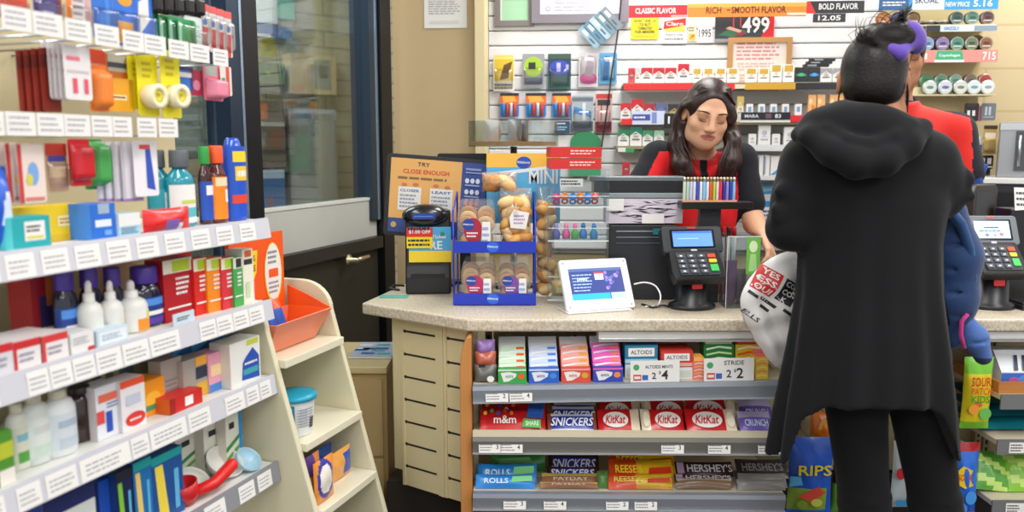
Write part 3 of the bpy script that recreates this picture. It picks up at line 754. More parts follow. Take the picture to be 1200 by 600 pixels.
# ================================================================== the cashier
def face_pick(P, R, c, sc=1):
    RR = np.array(R)
    def loc(ce): return ((ce-c)/sc) @ RR.T
    return loc
def staff(name, label, px_head, Yh, yaw, pitch, roll, build):
    pass
def cashier():
    YH = 2.86
    h0 = atY(829, 132, YH)
    t = thing('person', 'person behind the counter with long dark hair, red and black shirt, looking down', 'person', (h0.x, YH+.10, 0))
    def L(px, py, dy=0):
        p = atY(px, py, YH+.10+dy); return V3(p.x-h0.x, p.y-YH-.10, p.z)
    hc = V3(0, -.10, h0.z)
    # face looks at the camera (-y), bowed and tipped a little
    fwd = V3(-.03,-1,-.36); fwd /= np.linalg.norm(fwd); up0 = V3(.13,0,1); x = np.cross(fwd, up0); x /= np.linalg.norm(x); up = np.cross(x, fwd)
    R = np.array([x, fwd, up]); K = 1.03
    S = SDF((-.42,-.48,-.01), (.42,.22,1.72), .0042)
    P = head(S, hc, R)
    neck = V3(0.0,.02,1.385); S.cap(hc-up*.05-fwd*.03, neck, .050, .054, .03)
    S.ell((0,.04,1.22), (.155,.095,.17), None, .05); S.ell((0,.08,.98), (.13,.10,.2), None, .05); S.ell((0,.10,.86), (.165,.11,.12), None, .05)
    for q in (-1,1): S.ell((q*.07,-.035,1.19), (.065,.05,.06), None, .04)
    shl = L(772, 186, .0); shr = L(866, 188, .0)
    el = L(737, 240, -.10); er = L(884, 262, -.10); wl = L(768, 272, -.04); wr = L(894, 276, -.32)
    for a, b, c in ((shl, el, wl), (shr, er, wr)):
        S.cap((0,.03,1.33), a, .055, .05, .04); S.cap(a, b, .044, .036, .03); S.cap(b, c, .037, .025, .02)
    hand(S, wl, V3(.8,-.15,-.4), V3(0,0,-1), -1, .165, .5); hand(S, wr, V3(.1,-.6,-.55), V3(-.7,.2,-.5), 1, .165, .7)
    for q in (-1,1):
        S.cap((q*.085,.10,.83), (q*.09,.08,.46), .08, .052, .03); S.cap((q*.09,.08,.46), (q*.09,.12,.08), .05, .035, .02); S.cap((q*.09,.12,.04), (q*.1,-.03,.025), .034, .026, .02)
    sk = skin('#dba887'); lip = mat('#b56a5f', .4); lid = mat('#c8926f', .5); 
    def pick(ce):
        l = (ce-hc) @ R.T; m = np.zeros(len(ce), int)
        m[(((l[:,0])/.026)**2+((l[:,2]+.0605)/.0105)**2 < 1) & (l[:,1] > .07)] = 1
        for q in (-1,1): m[(((l[:,0]-q*.033)/.019)**2+((l[:,2]-.006)/.0115)**2 < 1) & (l[:,1] > .06)] = 2
        return m
    S.build('body', t, [sk, lip, lid], pick)
    for q in (-1, 1):
        m = MB(); m2 = MB()
        m.tube([P(q*(.015+.0085*i), .0925-.0013*i*i*.55, .0235+.0035*math.sin(PI*i/4.6)) for i in range(6)], [.0014,.0024,.0026,.0022,.0016,.0007], mat('#3d2922', .7), 6)
        m2.tube([P(q*(.0175+.0055*i), .0905-.0018*abs(i-2.2)**1.5, -.0055-.0022*math.sin(PI*i/5)) for i in range(6)], [.0006,.0012,.0014,.0014,.0012,.0006], mat('#1c1210', .6), 5)
        m.build('eyebrow', t); m2.build('eyelashes', t)
    
    # uniform polo
    S = SDF((-.42,-.35,.75), (.42,.24,1.46), .0045)
    S.ell((0,.04,1.22), (.170,.110,.18), None, .05); S.ell((0,.08,1.0), (.152,.122,.22), None, .05); S.ell((0,.10,.86), (.18,.128,.12), None, .05)
    for q in (-1,1): S.ell((q*.07,-.038,1.19), (.072,.056,.066), None, .04)
    for a, b in ((shl, el), (shr, er)):
        S.cap((0,.03,1.335), a, .062, .062, .04); S.cap(a, a*.32+b*.68, .060, .056, .03)
    for i in range(9):
        rnd = random.Random(i); x0 = rnd.uniform(-.11,.11); S.cap((x0,-.07,1.10), (x0+rnd.uniform(-.05,.05),-.075,1.27), .010, .014, .02)
    def coll(X,Y,Z): return np.sqrt((np.sqrt((X-neck[0])**2+((Y-neck[1]+.005)/1.05)**2)-.068)**2+(np.clip(abs(Z-1.375+.25*(Y-.02)*-1)-.018, 0, None))**2)-.009
    S.func(coll, (-.12,-.12,1.28), (.12,.14,1.46), .008)
    for q in (-1,1): S.cap((q*.012,-.075,1.325), (q*.055,-.06,1.345), .012, .016, .01)
    S.clip(lambda X,Y,Z: .78-Z+0*X+0*Y)
    red = cloth('#d3151b', .2, 350, .75, .25); blk = cloth('#14151c', .2, 350, .85, .06)
    def pick2(ce):
        m = np.zeros(len(ce), int); x, y, z = ce.T
        m[(x < -.150-.55*np.clip(1.43-z, 0, .11)) | (x > .122) | (z > 1.412) | (np.abs(x) < .013) | (y > .06)] = 1
        return m
    S.build('shirt', t, [red, blk], pick2)
    S = SDF((-.3,-.2,.06), (.3,.3,.96), .009)
    S.ell((0,.10,.88), (.17,.115,.07), None, .05)
    for q in (-1,1): S.cap((q*.085,.10,.83), (q*.09,.08,.46), .09, .066, .03); S.cap((q*.09,.08,.46), (q*.09,.12,.07), .065, .06, .02)
    S.build('trousers', t, [cloth('#15161a', .2, 300)])
    # long hair parted near the middle
    S = SDF((-.20,-.32,1.16), (.20,.14,1.75), .004)
    S.ell(hc-fwd*.012+up*.022, (.0835,.099,.099), R, .01)
    S.ell(hc-fwd*.055-up*.04, (.074,.055,.09), R, .03)
    S.ell(hc+fwd*.088-up*.036, (.060,.074,.100), R, .026, 'cut')
    xs = 1 if x[0] > 0 else -1      # +1: local x runs to picture right
    def side(pts, rs, k=.03):
        S.chain([P(*p[1:]) if p[0] == 'h' else V3(*p[1:]) for p in pts], rs, k)
    side([('h',-xs*.070,.030,.035),('h',-xs*.079,.0,.01),('h',-xs*.083,-.02,-.05),('w',-.093,-.07,1.44),('w',-.083,-.098,1.37),('w',-.060,-.110,1.29)], [.008,.015,.018,.024,.026,.010])
    side([('h',-xs*.078,-.03,.0),('w',-.097,-.04,1.45),('w',-.092,-.08,1.36),('w',-.078,-.105,1.29)], [.016,.020,.022,.010])
    side([('h',xs*.068,.045,.035),('h',xs*.075,.035,.005),('h',xs*.080,.01,-.05),('w',.090,-.11,1.45),('w',.083,-.12,1.38),('w',.052,-.120,1.295)], [.008,.015,.018,.023,.026,.010])
    side([('h',xs*.079,-.01,.0),('w',.100,-.075,1.46),('w',.096,-.10,1.38),('w',.080,-.115,1.30)], [.016,.020,.022,.010])
    S.ell(P(-xs*.079,.012,-.012), (.016,.022,.030), R, .008, 'cut')
    # combed furrows
    ho = S.build('hair', t, [HAIRB], smooth=1)
    m = MB()
    for i in range(70):
        rnd = random.Random(i); q = -1 if i % 2 else 1; f = rnd.random()
        if q < 0: a = [P(-xs*(.03+.03*f), .06-.03*f, .1), P(-xs*(.080), .03-.06*f, .045), P(-xs*.094, -.02-.04*f, -.03), V3(-.108+.05*f-.02*rnd.random(), -.10-.02*f, 1.43), V3(-.096+.075*f, -.124, 1.35), V3(-.08+.07*f, -.13, 1.285-.03*rnd.random())]
        else: a = [P(xs*(.02+.03*f), .07-.03*f, .108), P(xs*.076, .045-.06*f, .055), P(xs*.092, .0-.04*f, -.03), V3(.110-.05*f, -.13-.015*f, 1.44), V3(.102-.07*f, -.146, 1.37), V3(.08-.06*f, -.142, 1.30-.03*rnd.random())]
        m.tube(a, [.001,.0016,.0018,.0018,.0014,.0004], HAIRB, 4)
    m.build('loose_strands', ho)['kind'] = 'stuff'
    return t
cashier()
# ================================================================== the other clerk, half hidden by the customer
def clerk():
    YH = 2.98
    h0 = atY(1050, 66, YH)
    t = thing('person', 'person half hidden behind the customer, blue sleeves under a red and black shirt', 'person', (h0.x, YH, 0))
    def L(px, py, dy=0):
        p = atY(px, py, YH+dy); return V3(p.x-h0.x, p.y-YH, p.z)
    hc = V3(0,-.03,h0.z); fwd = V3(-.22,-1,-.22); fwd /= np.linalg.norm(fwd); x = np.cross(fwd, V3(0,0,1)); x /= np.linalg.norm(x); up = np.cross(x, fwd); R = np.array([x, fwd, up])
    S = SDF((-.42,-.42,-.01), (.42,.26,1.86), .006)
    P = head(S, hc, R)
    neck = V3(.01,.03,L(1050,119)[2]); nz = neck[2]
    S.cap(hc-up*.05-fwd*.02, neck, .060, .066, .03)
    shl = V3(-.20,.03,nz-.11); shr = V3(L(1122,156)[0], .03, L(1122,156)[2])
    S.ell((0,.03,nz-.20), (.18,.11,.2), None, .05); S.ell((0,.04,nz-.45), (.15,.11,.22), None, .05); S.ell((0,.05,nz-.60), (.165,.115,.13), None, .05)
    er = L(1138, 238, -.02); wr = er+V3(-.16,-.11,-.10); el = shl+V3(-.02,-.05,-.29); wl = el+V3(.08,-.2,.05)
    for a, b, c in ((shl, el, wl), (shr, er, wr)): S.cap((0,.03,nz-.07), a, .06, .055, .04); S.cap(a, b, .05, .042, .03); S.cap(b, c, .042, .028, .02)
    hand(S, wr, V3(-.8,-.4,-.3), V3(0,0,-1), 1, .18, .5); hand(S, wl, V3(.3,-.9,-.1), V3(0,0,-1), -1, .18, .5)
    hz = nz-.65
    for q in (-1,1): S.cap((q*.09,.05,hz), (q*.1,.02,.49), .085, .058, .03); S.cap((q*.1,.02,.49), (q*.1,.06,.09), .055, .04, .02); S.cap((q*.1,.06,.045), (q*.11,-.1,.03), .038, .03, .02)
    sk = skin('#b07a58')
    def pick0(ce):
        l = (ce-hc) @ R.T; m = np.zeros(len(ce), int)
        m[(((l[:,0])/.026)**2+((l[:,2]+.0605)/.0105)**2 < 1) & (l[:,1] > .07)] = 1
        for q in (-1,1): m[(((l[:,0]-q*.033)/.019)**2+((l[:,2]-.006)/.0115)**2 < 1) & (l[:,1] > .06)] = 2
        return m
    S.build('body', t, [sk, mat('#96594a', .45), mat('#96674a', .5)], pick0)
    for q in (-1, 1):
        m = MB(); m.tube([P(q*(.014+.0088*i), .0935-.0013*i*i*.55, .0235+.0035*math.sin(PI*i/4.6)) for i in range(6)], [.002,.0034,.0036,.003,.002,.0008], HAIRM, 6); m.build('eyebrow', t)
        m = MB(); m.tube([P(q*(.0175+.0055*i), .0905-.0018*abs(i-2.2)**1.5, -.0055-.0022*math.sin(PI*i/5)) for i in range(6)], [.0006,.0012,.0014,.0014,.0012,.0006], HAIRM, 5); m.build('eyelashes', t)
    S = SDF((-.16,-.2,h0.z-.1), (.16,.16,h0.z+.2), .005)
    S.ell(hc-fwd*.010+up*.030, (.084,.100,.096), R, .01); S.ell(hc-fwd*.05-up*.04, (.072,.05,.06), R, .03)
    S.ell(hc+fwd*.10-up*.035, (.075,.075,.075), R, .012, 'cut')
    for q in (-1,1): S.ell(P(q*.085,.0,-.02), (.02,.024,.036), R, .008, 'cut')
    S.build('hair', t, [HAIRM], smooth=1)
    S = SDF((-.40,-.36,.80), (.42,.24,nz+.06), .006)
    def torso(S, g):
        S.ell((0,.03,nz-.20), (.18+g,.11+g,.2), None, .05); S.ell((0,.04,nz-.45), (.15+g*1.4,.11+g,.24), None, .05); S.ell((0,.05,nz-.60), (.165+g,.115+g,.13), None, .05)
    torso(S, .010)
    for a, b, c in ((shl, el, wl), (shr, er, wr)): S.cap((0,.03,nz-.07), a, .066, .06, .04); S.cap(a, b, .058, .055, .03); S.cap(b, c, .053, .036, .02)
    rnd = random.Random(4)
    for i in range(12):
        f = rnd.random(); p = shr*(1-f)*.6+er*(1-(1-f)*.6)+V3(rnd.uniform(-.03,.03),-.045,0); S.cap(p-V3(.03,0,.012), p+V3(.03,0,.014), .010, .012, .02)
    S.func(lambda X,Y,Z: np.sqrt((np.sqrt((X-neck[0])**2+(Y-neck[1])**2)-.064)**2+(Z-nz+.01)**2)-.016, (-.12,-.12,nz-.08), (.12,.14,nz+.06), .01)
    S.clip(lambda X,Y,Z: .84-Z+0*X+0*Y)
    S.build('undershirt', t, [cloth('#1d3f8f', .25, 300, .8, .2), cloth('#1c2a4a', .2, 300)], lambda ce: (ce[:,2] > nz-.05).astype(int))
    S = SDF((-.40,-.30,.80), (.44,.26,nz+.08), .006)
    torso(S, .022)
    for a, b in ((shl, el), (shr, er)): S.cap((0,.03,nz-.068), a, .076, .074, .04); S.cap(a, a*.45+b*.55, .073, .075, .03)
    S.func(lambda X,Y,Z: np.sqrt((np.sqrt((X-neck[0])**2+((Y-neck[1])/1.1)**2)-.084)**2+np.clip(abs(Z-nz+.005+.3*(Y-.03)*-1)-.016,0,None)**2)-.010, (-.14,-.14,nz-.08), (.14,.16,nz+.08), .01)
    S.func(lambda X,Y,Z: np.maximum(np.sqrt((X-.01)**2+(Y-.02)**2)-.066, -(Z-nz+.16+1.0*np.abs(X-.01))), (-.14,-.18,nz-.2), (.14,.16,nz+.08), .006, 'cut')
    S.clip(lambda X,Y,Z: .87-Z+0*X+0*Y)
    def pick(ce):
        x_, y_, z_ = ce.T
        m = np.zeros(len(ce), int)
        m[(np.abs(x_) > .272) | (z_ > nz+.022-.30*np.abs(x_)) | (y_ > .06)] = 1
        return m
    S.build('shirt', t, [cloth('#d92a22', .2, 350, .75, .2), cloth('#20222a', .2, 350, .85, .08)], pick)
    S = SDF((-.3,-.2,.06), (.3,.3,hz+.12), .009)
    S.ell((0,.05,hz+.03), (.172,.12,.07), None, .05)
    for q in (-1,1): S.cap((q*.09,.05,hz), (q*.1,.02,.49), .095, .07, .03); S.cap((q*.1,.02,.49), (q*.1,.06,.07), .07, .065, .02)
    S.build('trousers', t, [cloth('#15161a', .2, 300)])
clerk()
# ================================================================== things the customer carries
def on_sheet(mb, surf, txt, u, v, h, m, rot=0, w=None, lift=.0015):
    """lettering laid on a curved sheet surf(u,v)->(x,y,z); u,v in metres"""
    vs, fs, x0, x1, y0, y1 = text_geo(txt); k = h/(y1-y0); kx = k if w is None else w/(x1-x0); c, q = math.cos(rot), math.sin(rot); out = []
    for a in vs:
        X = (a[0]-(x0+x1)/2)*kx; Z = (a[1]-(y0+y1)/2)*k
        p = surf(u+X*c-Z*q, v+X*q+Z*c); out.append((p[0], p[1]-lift, p[2]))
    mb.add(out, fs, m)
def patch(mb, surf, u, v, w, h, m, rot=0, n=6, lift=.0008):
    c, q = math.cos(rot), math.sin(rot); vs = []; fs = []
    for i in range(n+1):
        for j in range(n+1):
            X = (j/n-.5)*w; Z = (i/n-.5)*h; p = surf(u+X*c-Z*q, v+X*q+Z*c); vs.append((p[0], p[1]-lift, p[2]))
    for i in range(n):
        for j in range(n): a = i*(n+1)+j; fs.append((a, a+1, a+n+2, a+n+1))
    mb.add(vs, fs, m, True)
def carrier_bag():
    YB = 2.25
    o = atY(905, 430, YB); 
    poly = [(938,291),(918,296),(898,305),(884,319),(872,336),(867,350),(870,367),(880,388),(892,408),(905,427),(914,434),(925,432),(940,420),(950,395),(955,350),(952,310)]
    pts = [atY(a, b, YB) for a, b in poly]; P2 = [(p.x-o.x, p.z) for p in pts]
    cx = sum(p[0] for p in P2)/len(P2); cz = sum(p[1] for p in P2)/len(P2)
    rad = []
    for x, z in P2: rad.append((math.atan2(z-cz, x-cx), math.hypot(x-cx, z-cz)))
    rad.sort(); A = np.array([r[0] for r in rad]); Rr = np.array([r[1] for r in rad])
    A = np.concatenate([A-2*PI, A, A+2*PI]); Rr = np.tile(Rr, 3)
    def depth(x, z):
        dx, dz = x-cx, z-cz; r = math.hypot(dx, dz)/float(np.interp(math.atan2(dz, dx), A, Rr)); r = min(r, 1)
        w = .012*math.sin(38*dx+25*dz)+.007*math.sin(70*dz-30*dx+1)+.005*math.sin(110*dx+40*dz+2)+.008*math.sin(22*dz+60*dx)
        return math.sqrt(max(0, 1-r**2.2))*(.058+w*.8)
    def surf(u, v): return (u, -depth(u, v), v)
    m = MB(); wht = mat('#e4e2df', .32, noise=.03, nscale=14, spec=.5); n = 40; k = 15
    vs = []; fs = []
    for side in (-1, 1):
        for i in range(k+1):
            for j in range(n):
                a = -PI+2*PI*j/n; r = float(np.interp(a, A, Rr))*i/k*(1 if i < k else .999); x, z = cx+r*math.cos(a), cz+r*math.sin(a)
                vs.append((x, side*depth(x, z), z))
    N = (k+1)*n
    for s_ in (0, 1):
        for i in range(k):
            for j in range(n):
                q = [s_*N+i*n+j, s_*N+i*n+(j+1)%n, s_*N+(i+1)*n+(j+1)%n, s_*N+(i+1)*n+j]; fs.append(q if s_ == 0 else q[::-1])
    m.add(vs, fs, wht, True)
    def W(px, py): p = atY(px, py, YB-.05); return p.x-o.x, p.z
    rt = -.62
    u, v = W(900, 330); patch(m, surf, u, v, .058, .072, mat('#c8231f', .4), rt+.1)
    for s_, k in (('YES', -10), ('ESS', 0), ('OUI', 10)):
        a, b = W(900-.5*k, 330+.87*k); on_sheet(m, surf, s_, a, b, .0165, WHITE, rt+.1, .044, .0022)
    u, v = W(922, 342); patch(m, surf, u, v, .046, .066, mat('#1b1a1c', .4), rt+.1)
    for s_, k in (('CO', -9), ('CO', 1), ('K', 10)):
        a, b = W(921-.5*k, 342+.87*k); on_sheet(m, surf, s_, a, b, .0155, WHITE, rt+.1, .030 if k < 9 else None, .0022)
    for px, py, w in ((885,346,.030),(901,355,.046),(897,362,.030),(922,366,.04)):
        a, b = W(px, py); patch(m, surf, a, b, w, .009, mat('#2a292b', .4), rt)
    a, b = W(882, 371); on_sheet(m, surf, 'ELLS', a, b, .0135, mat('#2a292b', .4), rt, .044, .0015)
    ob = m.build('carrier_bag', loc=(o.x, YB, 0))
    tag(ob, 'white plastic carrier bag with red and black print hanging at the customer in black', 'bag')
    return ob
bag = carrier_bag()
def backpack():
    YB = 2.25; o = atY(1119, 320, YB)
    t = thing('backpack', 'navy blue quilted backpack hanging at the right side of the customer in black', 'backpack', (o.x, YB, 0))
    def L(px, py, dy=0): p = atY(px, py, YB+dy); return V3(p.x-o.x, p.y-YB, p.z)
    nav = cloth('#1d3a66', .25, 260, .6, .2); nav2 = cloth('#27497a', .25, 260, .55, .2)
    S = SDF((-.16,-.16,.65), (.16,.16,1.32), .005)
    S.chain([L(1108,250), L(1114,300), L(1112,350), L(1112,392)], [.055,.078,.072,.045], .03)
    for i in range(5): S.cap(L(1092,262+i*28,-.075), L(1134,258+i*28,-.065), .003, .003, .014, 'cut')
    S.build('body', t, [nav])
    m = MB(); m.tube([L(1096,240,-.05), L(1112,246,-.07), L(1126,262,-.08), L(1136,290,-.075), L(1140,325,-.06), L(1134,352,-.05)], [.012,.014,.014,.013,.012,.010], nav2, 10); m.build('shoulder_strap', t)
    m = MB(); m.tube([L(1104,262,-.085), L(1103,300,-.09), L(1106,345,-.085), L(1112,380,-.06)], .0035, mat('#0f1d38', .4), 6); m.build('zip', t)
    m = MB(); m.tube([L(1143,280,-.05), L(1147,296,-.05), L(1145,315,-.05)], .005, mat('#4a3d63', .5), 6); m.tube([L(1140,318,-.05),L(1146,330,-.05),L(1143,345,-.05)], .004, mat('#5a6a86', .4), 6); m.build('buckle_cord', t)
    S = SDF((-.1,-.14,.55), (.22,.14,1.05), .005)
    S.chain([L(1131,378,-.03), L(1142,396,-.03), L(1152,418,-.03)], [.026,.034,.024], .02)
    S.cap(L(1128,405,-.06), L(1165,398,-.06), .003, .003, .012, 'cut')
    S.build('side_pocket', t, [cloth('#4a6cae', .25, 260, .55, .2), cloth('#2b3350', .2, 300)], lambda ce: (ce[:,2] < L(1150,414)[2]).astype(int))
    m = MB(); m.tube([L(1134,368,-.07), L(1127,376,-.07), L(1126,392,-.07), L(1130,408,-.07)], .006, cloth('#c83a86', .2, 300), 8); m.build('pink_trim', t)
backpack()
# ================================================================== product builders (front at y=0, facing -y, standing on z=0, centred on x)
def deco(m, W, H, decals, y=-.0006, x0=None):
    ox = -W/2 if x0 is None else x0
    for i, d in enumerate(decals):
        k = d[0]; yy = y-.0003*i
        if k == 'r': m.rect(ox+d[1]*W, d[2]*H, ox+d[3]*W, d[4]*H, d[5], yy)
        elif k == 'o': m.oval(ox+d[1]*W, d[2]*H, d[3]*W, d[4]*H, d[5], yy, 16)
        elif k == 't': m.text(d[1], ox+d[2]*W, d[3]*H, d[4]*H, d[5], yy, d[6]*W if len(d) > 6 and d[6] else None)
        elif k == 'l': m.lines(ox+d[1]*W, d[2]*H, ox+d[3]*W, d[4]*H, d[5], d[6], yy, .5, i)
        elif k == 'p': m.poly([(ox+a*W, b*H) for a, b in d[1]], d[2], yy)
    return m
def carton(W, H, D, col, decals=(), side=None, rough=.4):
    m = MB(); c = mat(col, rough)
    m.box(-W/2, 0, 0, W/2, D, H, c)
    if side:
        s_ = mat(side, rough); m.add([(-W/2-.0004,0,0),(-W/2-.0004,D,0),(-W/2-.0004,D,H),(-W/2-.0004,0,H)], [(0,1,2,3)], s_)
    return deco(m, W, H, decals)
def place(pl, a, b, top, z, w=-.03):
    s_ = (pl.s_at(a, z)+pl.s_at(b, z))/2
    W = abs(pl.s_at(b, z)-pl.s_at(a, z)); q = pl.off(w)
    H = max(.012, q.hit((a+b)/2, top)[1]-z)
    sq = (q.s_at(a, z)+q.s_at(b, z))/2; W = abs(q.s_at(b, z)-q.s_at(a, z))
    return q.pt(sq, z+.0008), pl.a, W*.93, H
def bottle(t, W, H, prof, body, cap=None, capz=.75, label=None, n=20, sy=.7):
    """prof: (r,z) fractions of W/2 and H"""
    m = MB(); m.at((0, W/2*sy, 0)); m.lathe([(r*W/2, z*H) for r, z in prof], body, n, sy=sy); 
    b = m.build('body', t)
    if cap:
        m = MB(); m.at((0, W/2*sy, 0)); r, z0, z1, c = cap; m.lathe([(r*W/2*.98, z0*H), (r*W/2, z0*H+.002), (r*W/2*.97, z1*H-.003), (r*W/2*.9, z1*H)], c, n, sy=max(sy, .9)); m.build('cap', t)
    if label:
        z0, z1, c, ex = label; m = MB(); m.at((0, W/2*sy, 0)); nn = 14; R = W/2*1.004; vs = []; fs = []
        for i in range(nn+1):
            a = -PI*.98+PI*.96*i/nn
            for z in (z0*H, z1*H): vs.append((R*math.cos(a), R*sy*math.sin(a)-.0006, z))
        for i in range(nn): fs.append((2*i, 2*i+2, 2*i+3, 2*i+1))
        m.add(vs, fs, c, True)
        for (u0, v0, u1, v1, col) in ex:
            vs = []; fs = []; k = 6
            for i in range(k+1):
                a = -PI*.98+PI*.96*(u0+(u1-u0)*i/k)
                for v in (v0, v1): vs.append((R*1.01*math.cos(a), R*1.01*sy*math.sin(a)-.001, (z0+(z1-z0)*v)*H))
            m.add(vs, [(2*i, 2*i+2, 2*i+3, 2*i+1) for i in range(k)], col, True)
        m.build('label', t)
    return t
def hangpack(t, W, H, card, bulge, decals=(), bz=(.12,.62), bcol=None, depth=.03):
    m = MB(); m.prism(rrect(-W/2, 0, W/2, H, min(.006, W*.1)), 0, .0015, card); deco(m, W, H, decals); m.build('card', t)
    if bulge:
        m = MB(); vs = []; z0, z1 = bz[0]*H, bz[1]*H; n = 8
        for i in range(n+1):
            for j in range(n+1):
                u, v = i/n, j/n; e = min(1, 4*math.sin(PI*u))*min(1, 4*math.sin(PI*v)); vs.append(((u-.5)*W*.84, -depth*min(1, e)-.001, z0+(z1-z0)*v))
        m.add(vs, [(i*(n+1)+j, (i+1)*(n+1)+j, (i+1)*(n+1)+j+1, i*(n+1)+j+1) for i in range(n) for j in range(n)], bcol or clear(), True); m.build('blister', t)
    return t
def film(col): return mat(col, .28, noise=.12, nscale=25, spec=.6, bump=.3)
# ================================================================== drugstore shelves
gu = thing('shelf_unit', 'tall cream drugstore shelving with white price rails and sloping end panels', 'shelving', LP.pt(0), LP.a)
crm = mat('#d9d3b4', .5); whs = mat('#e2e2de', .4)
SL = LP.s_at(-60, 1.2); SE = .012
Z3, Z4, Z5, Z6 = LP.hit(305, 258)[1], LP.hit(308, 355)[1], LP.hit(316, 442)[1], LP.hit(318, 546)[1]
mb = MB(); mb.box(SL, .33, 0, SE, .36, Z3+.02, mat('#cbbf98', .6)); sb_ = LP.off(-.33).s_at(206, 1.4); mb.box(SL, .33, Z3+.02, sb_, .36, 2.1, mat('#cbbf98', .6)); mb.box(SE, .335, 0, .34, .36, 1.0, mat('#d3c9a6', .6)); mb.build('back_panel', gu)
def tags_on(par, pxs, pl, z0, h, seed, tilt=0, w=.003):
    for i, (a, b) in enumerate(pxs):
        x0, x1 = pl.s_at(a, z0), pl.s_at(b, z0); m = MB(); m.at((x0, -w, z0), rx=tilt); m.rect(0, 0, x1-x0, h, PAPER, 0); m.lines((x1-x0)*.1, h*.15, (x1-x0)*.9, h*.8, 3, mat('#aeaeb4', .6), -.0004, .4, seed+i); m.build('price_tag', par)
def shelf(z, tags, seed, depth=.32, grey=False):
    m = MB(); m.box(SL, .006, z-.02, SE, depth, z, whs); b = m.build('shelf_board', gu)
    m = MB(); m.prism([(-.004,-.048),(-.010,-.046),(-.002,.004),(.005,.004),(.005,-.048)], SL, SE+.004, mat('#c9cad2' if not grey else '#8a8c92', .4), 'x'); 
    m.v = [(x, y, zz+z) for x, y, zz in m.v]; r = m.build('price_rail', gu)
    tags_on(r, tags, LP, z-.044, .042, seed, -.13, .010)
def spans(x0, x1, n, gap=2, ratio=.75, skip=()):
    w = []; t_ = [ratio**(i/n) for i in range(n)]; k = (x1-x0)/sum(t_); x = x0; out = []
    for i in range(n):
        if i not in skip: out.append((x, x+k*t_[i]-gap))
        x += k*t_[i]
    return out
shelf(Z3, spans(-40, 305, 10, 8, .55), 1)
shelf(Z4, [(-40,-4),(30,55),(57,82),(84,109),(111,140),(142,172),(174,208)]+spans(232, 308, 4, 1, .85), 2)
shelf(Z5, [(-30,4),(18,46),(52,88),(92,150),(152,172),(174,216),(219,244),(262,284),(287,301),(303,315)], 3)
shelf(Z6, [(238,262),(278,296),(300,316)], 4, grey=True)
shelf(Z6-.24, [(238,262),(278,296)], 5)
# hook rails with paper tags
def hookrow(z, pxs, seed, arms):
    m = MB()
    for i, (a, b) in enumerate(pxs):
        z0 = LP.hit((a+b)/2, z(a))[1]; x0, x1 = LP.s_at(a, z0), LP.s_at(b, z0); h = z0-LP.hit((a+b)/2, z(a)+28-.035*a)[1]
        m2 = MB(); m2.box(x0, -.002, z0-h, x1, .0, z0, PAPER); m2.lines(x0+(x1-x0)*.1, z0-h*.85, x1-(x1-x0)*.1, z0-h*.1, 3, mat('#aeaeb4', .6), -.0024, .4, seed+i)
        xm = (x0+x1)/2; m2.tube([(xm, .0, z0-h*.92), (xm, .33, z0-h*.92)], .0025, STEEL, 6); m2.build('hook_with_tag', gu)
hookrow(lambda x: 8+.2*x, [(0,35),(37,72),(75,105),(110,138),(143,167),(168,193),(197,220),(222,244),(249,266)], 11, 0)
hookrow(lambda x: 131+.045*x, [(-20,3),(5,40),(42,73),(74,104),(106,130),(131,153),(160,182),(185,207)], 12, 0)
# sloping end panels and the three open shelves between them
def endpanel(s_):
    m = MB(); zt = .97
    prof = [(.34,0),(-.25*zt+.02,0),(-.25*(zt-.12)+.0,.10)]
    n = 8; prof += [(.02+.10*(1-math.cos(PI/2*i/n)) , zt-.02+.085*math.sin(PI/2*i/n)) for i in range(n+1)] + [(.34, zt+.065)]
    m.prism(prof, s_, s_+.018, crm, 'x'); return m.build('end_panel', gu, bev=.003)
endpanel(SE+.006); endpanel(.325)
ZA, ZB, ZC = LP.off(.0).hit(350, 412)[1], LP.off(.055).hit(380, 502)[1], LP.off(.10).hit(398, 577)[1]
for z in (ZA, ZB, ZC):
    w = .25*(.965-z); m = MB(); m.box(SE+.025, -w, z-.022, .324, .33, z, mat('#e0dbc2', .5)); m.build('end_shelf', gu, bev=.002)
# ------------------------------------------------------------------ goods: flat tables (kind, px0, px1, py top, ...)
def put_carton(a, b, top, z, name, label, cat, col, decals=(), D=.06, side=None, w=-.03, pl=LP, group=None, lean=0, bev=0, Hmin=0):
    loc, rz, W, H = place(pl, a, b, top, z, w); H = max(H, Hmin)
    o = carton(W, H, D, col, decals, side).build(name, loc=loc, rz=rz, bev=bev); tag(o, label, cat, group); return o
W_ = '#e8e8e6'
def lid_(c): return mat(c, .35)
G3 = 'mouthwash and boxes on the top board'
T = thing('mouthwash_bottle', 'teal mouthwash bottle standing behind the red pouch, grey cap', 'bottle', *place(LP,184,209,176,Z3,-.075)[:2], 'mouthwash bottles')
_, _, W, H = place(LP,185,209,176,Z3,-.075); FL = [(.0,0),(.92,0),(1,.03),(1,.58),(.9,.66),(.5,.75),(.5,.80)]
teal = mat('#127f92', .12, coat=.5); bottle(T, W, H, FL, teal, (.62,.77,1,mat('#4b5155',.35)), label=(.05,.5,mat('#2b9aa6',.4),[(.45,.1,.8,.9,PAPER),(.5,.3,.75,.45,mat('#d8c94a'))]))
T = thing('mouthwash_bottle', 'teal mouthwash bottle with white label, right of another one', 'bottle', *place(LP,210,238,176,Z3,-.04)[:2], 'mouthwash bottles')
_, _, W, H = place(LP,210,239,176,Z3,-.035); bottle(T, W, H, FL, mat('#1991a3', .12, coat=.5), (.62,.77,1,mat('#5a6064',.35)), label=(.05,.55,PAPER,[(.3,.15,.75,.4,mat('#58b8c0')),(.3,.5,.7,.6,mat('#c9d36a'))]))
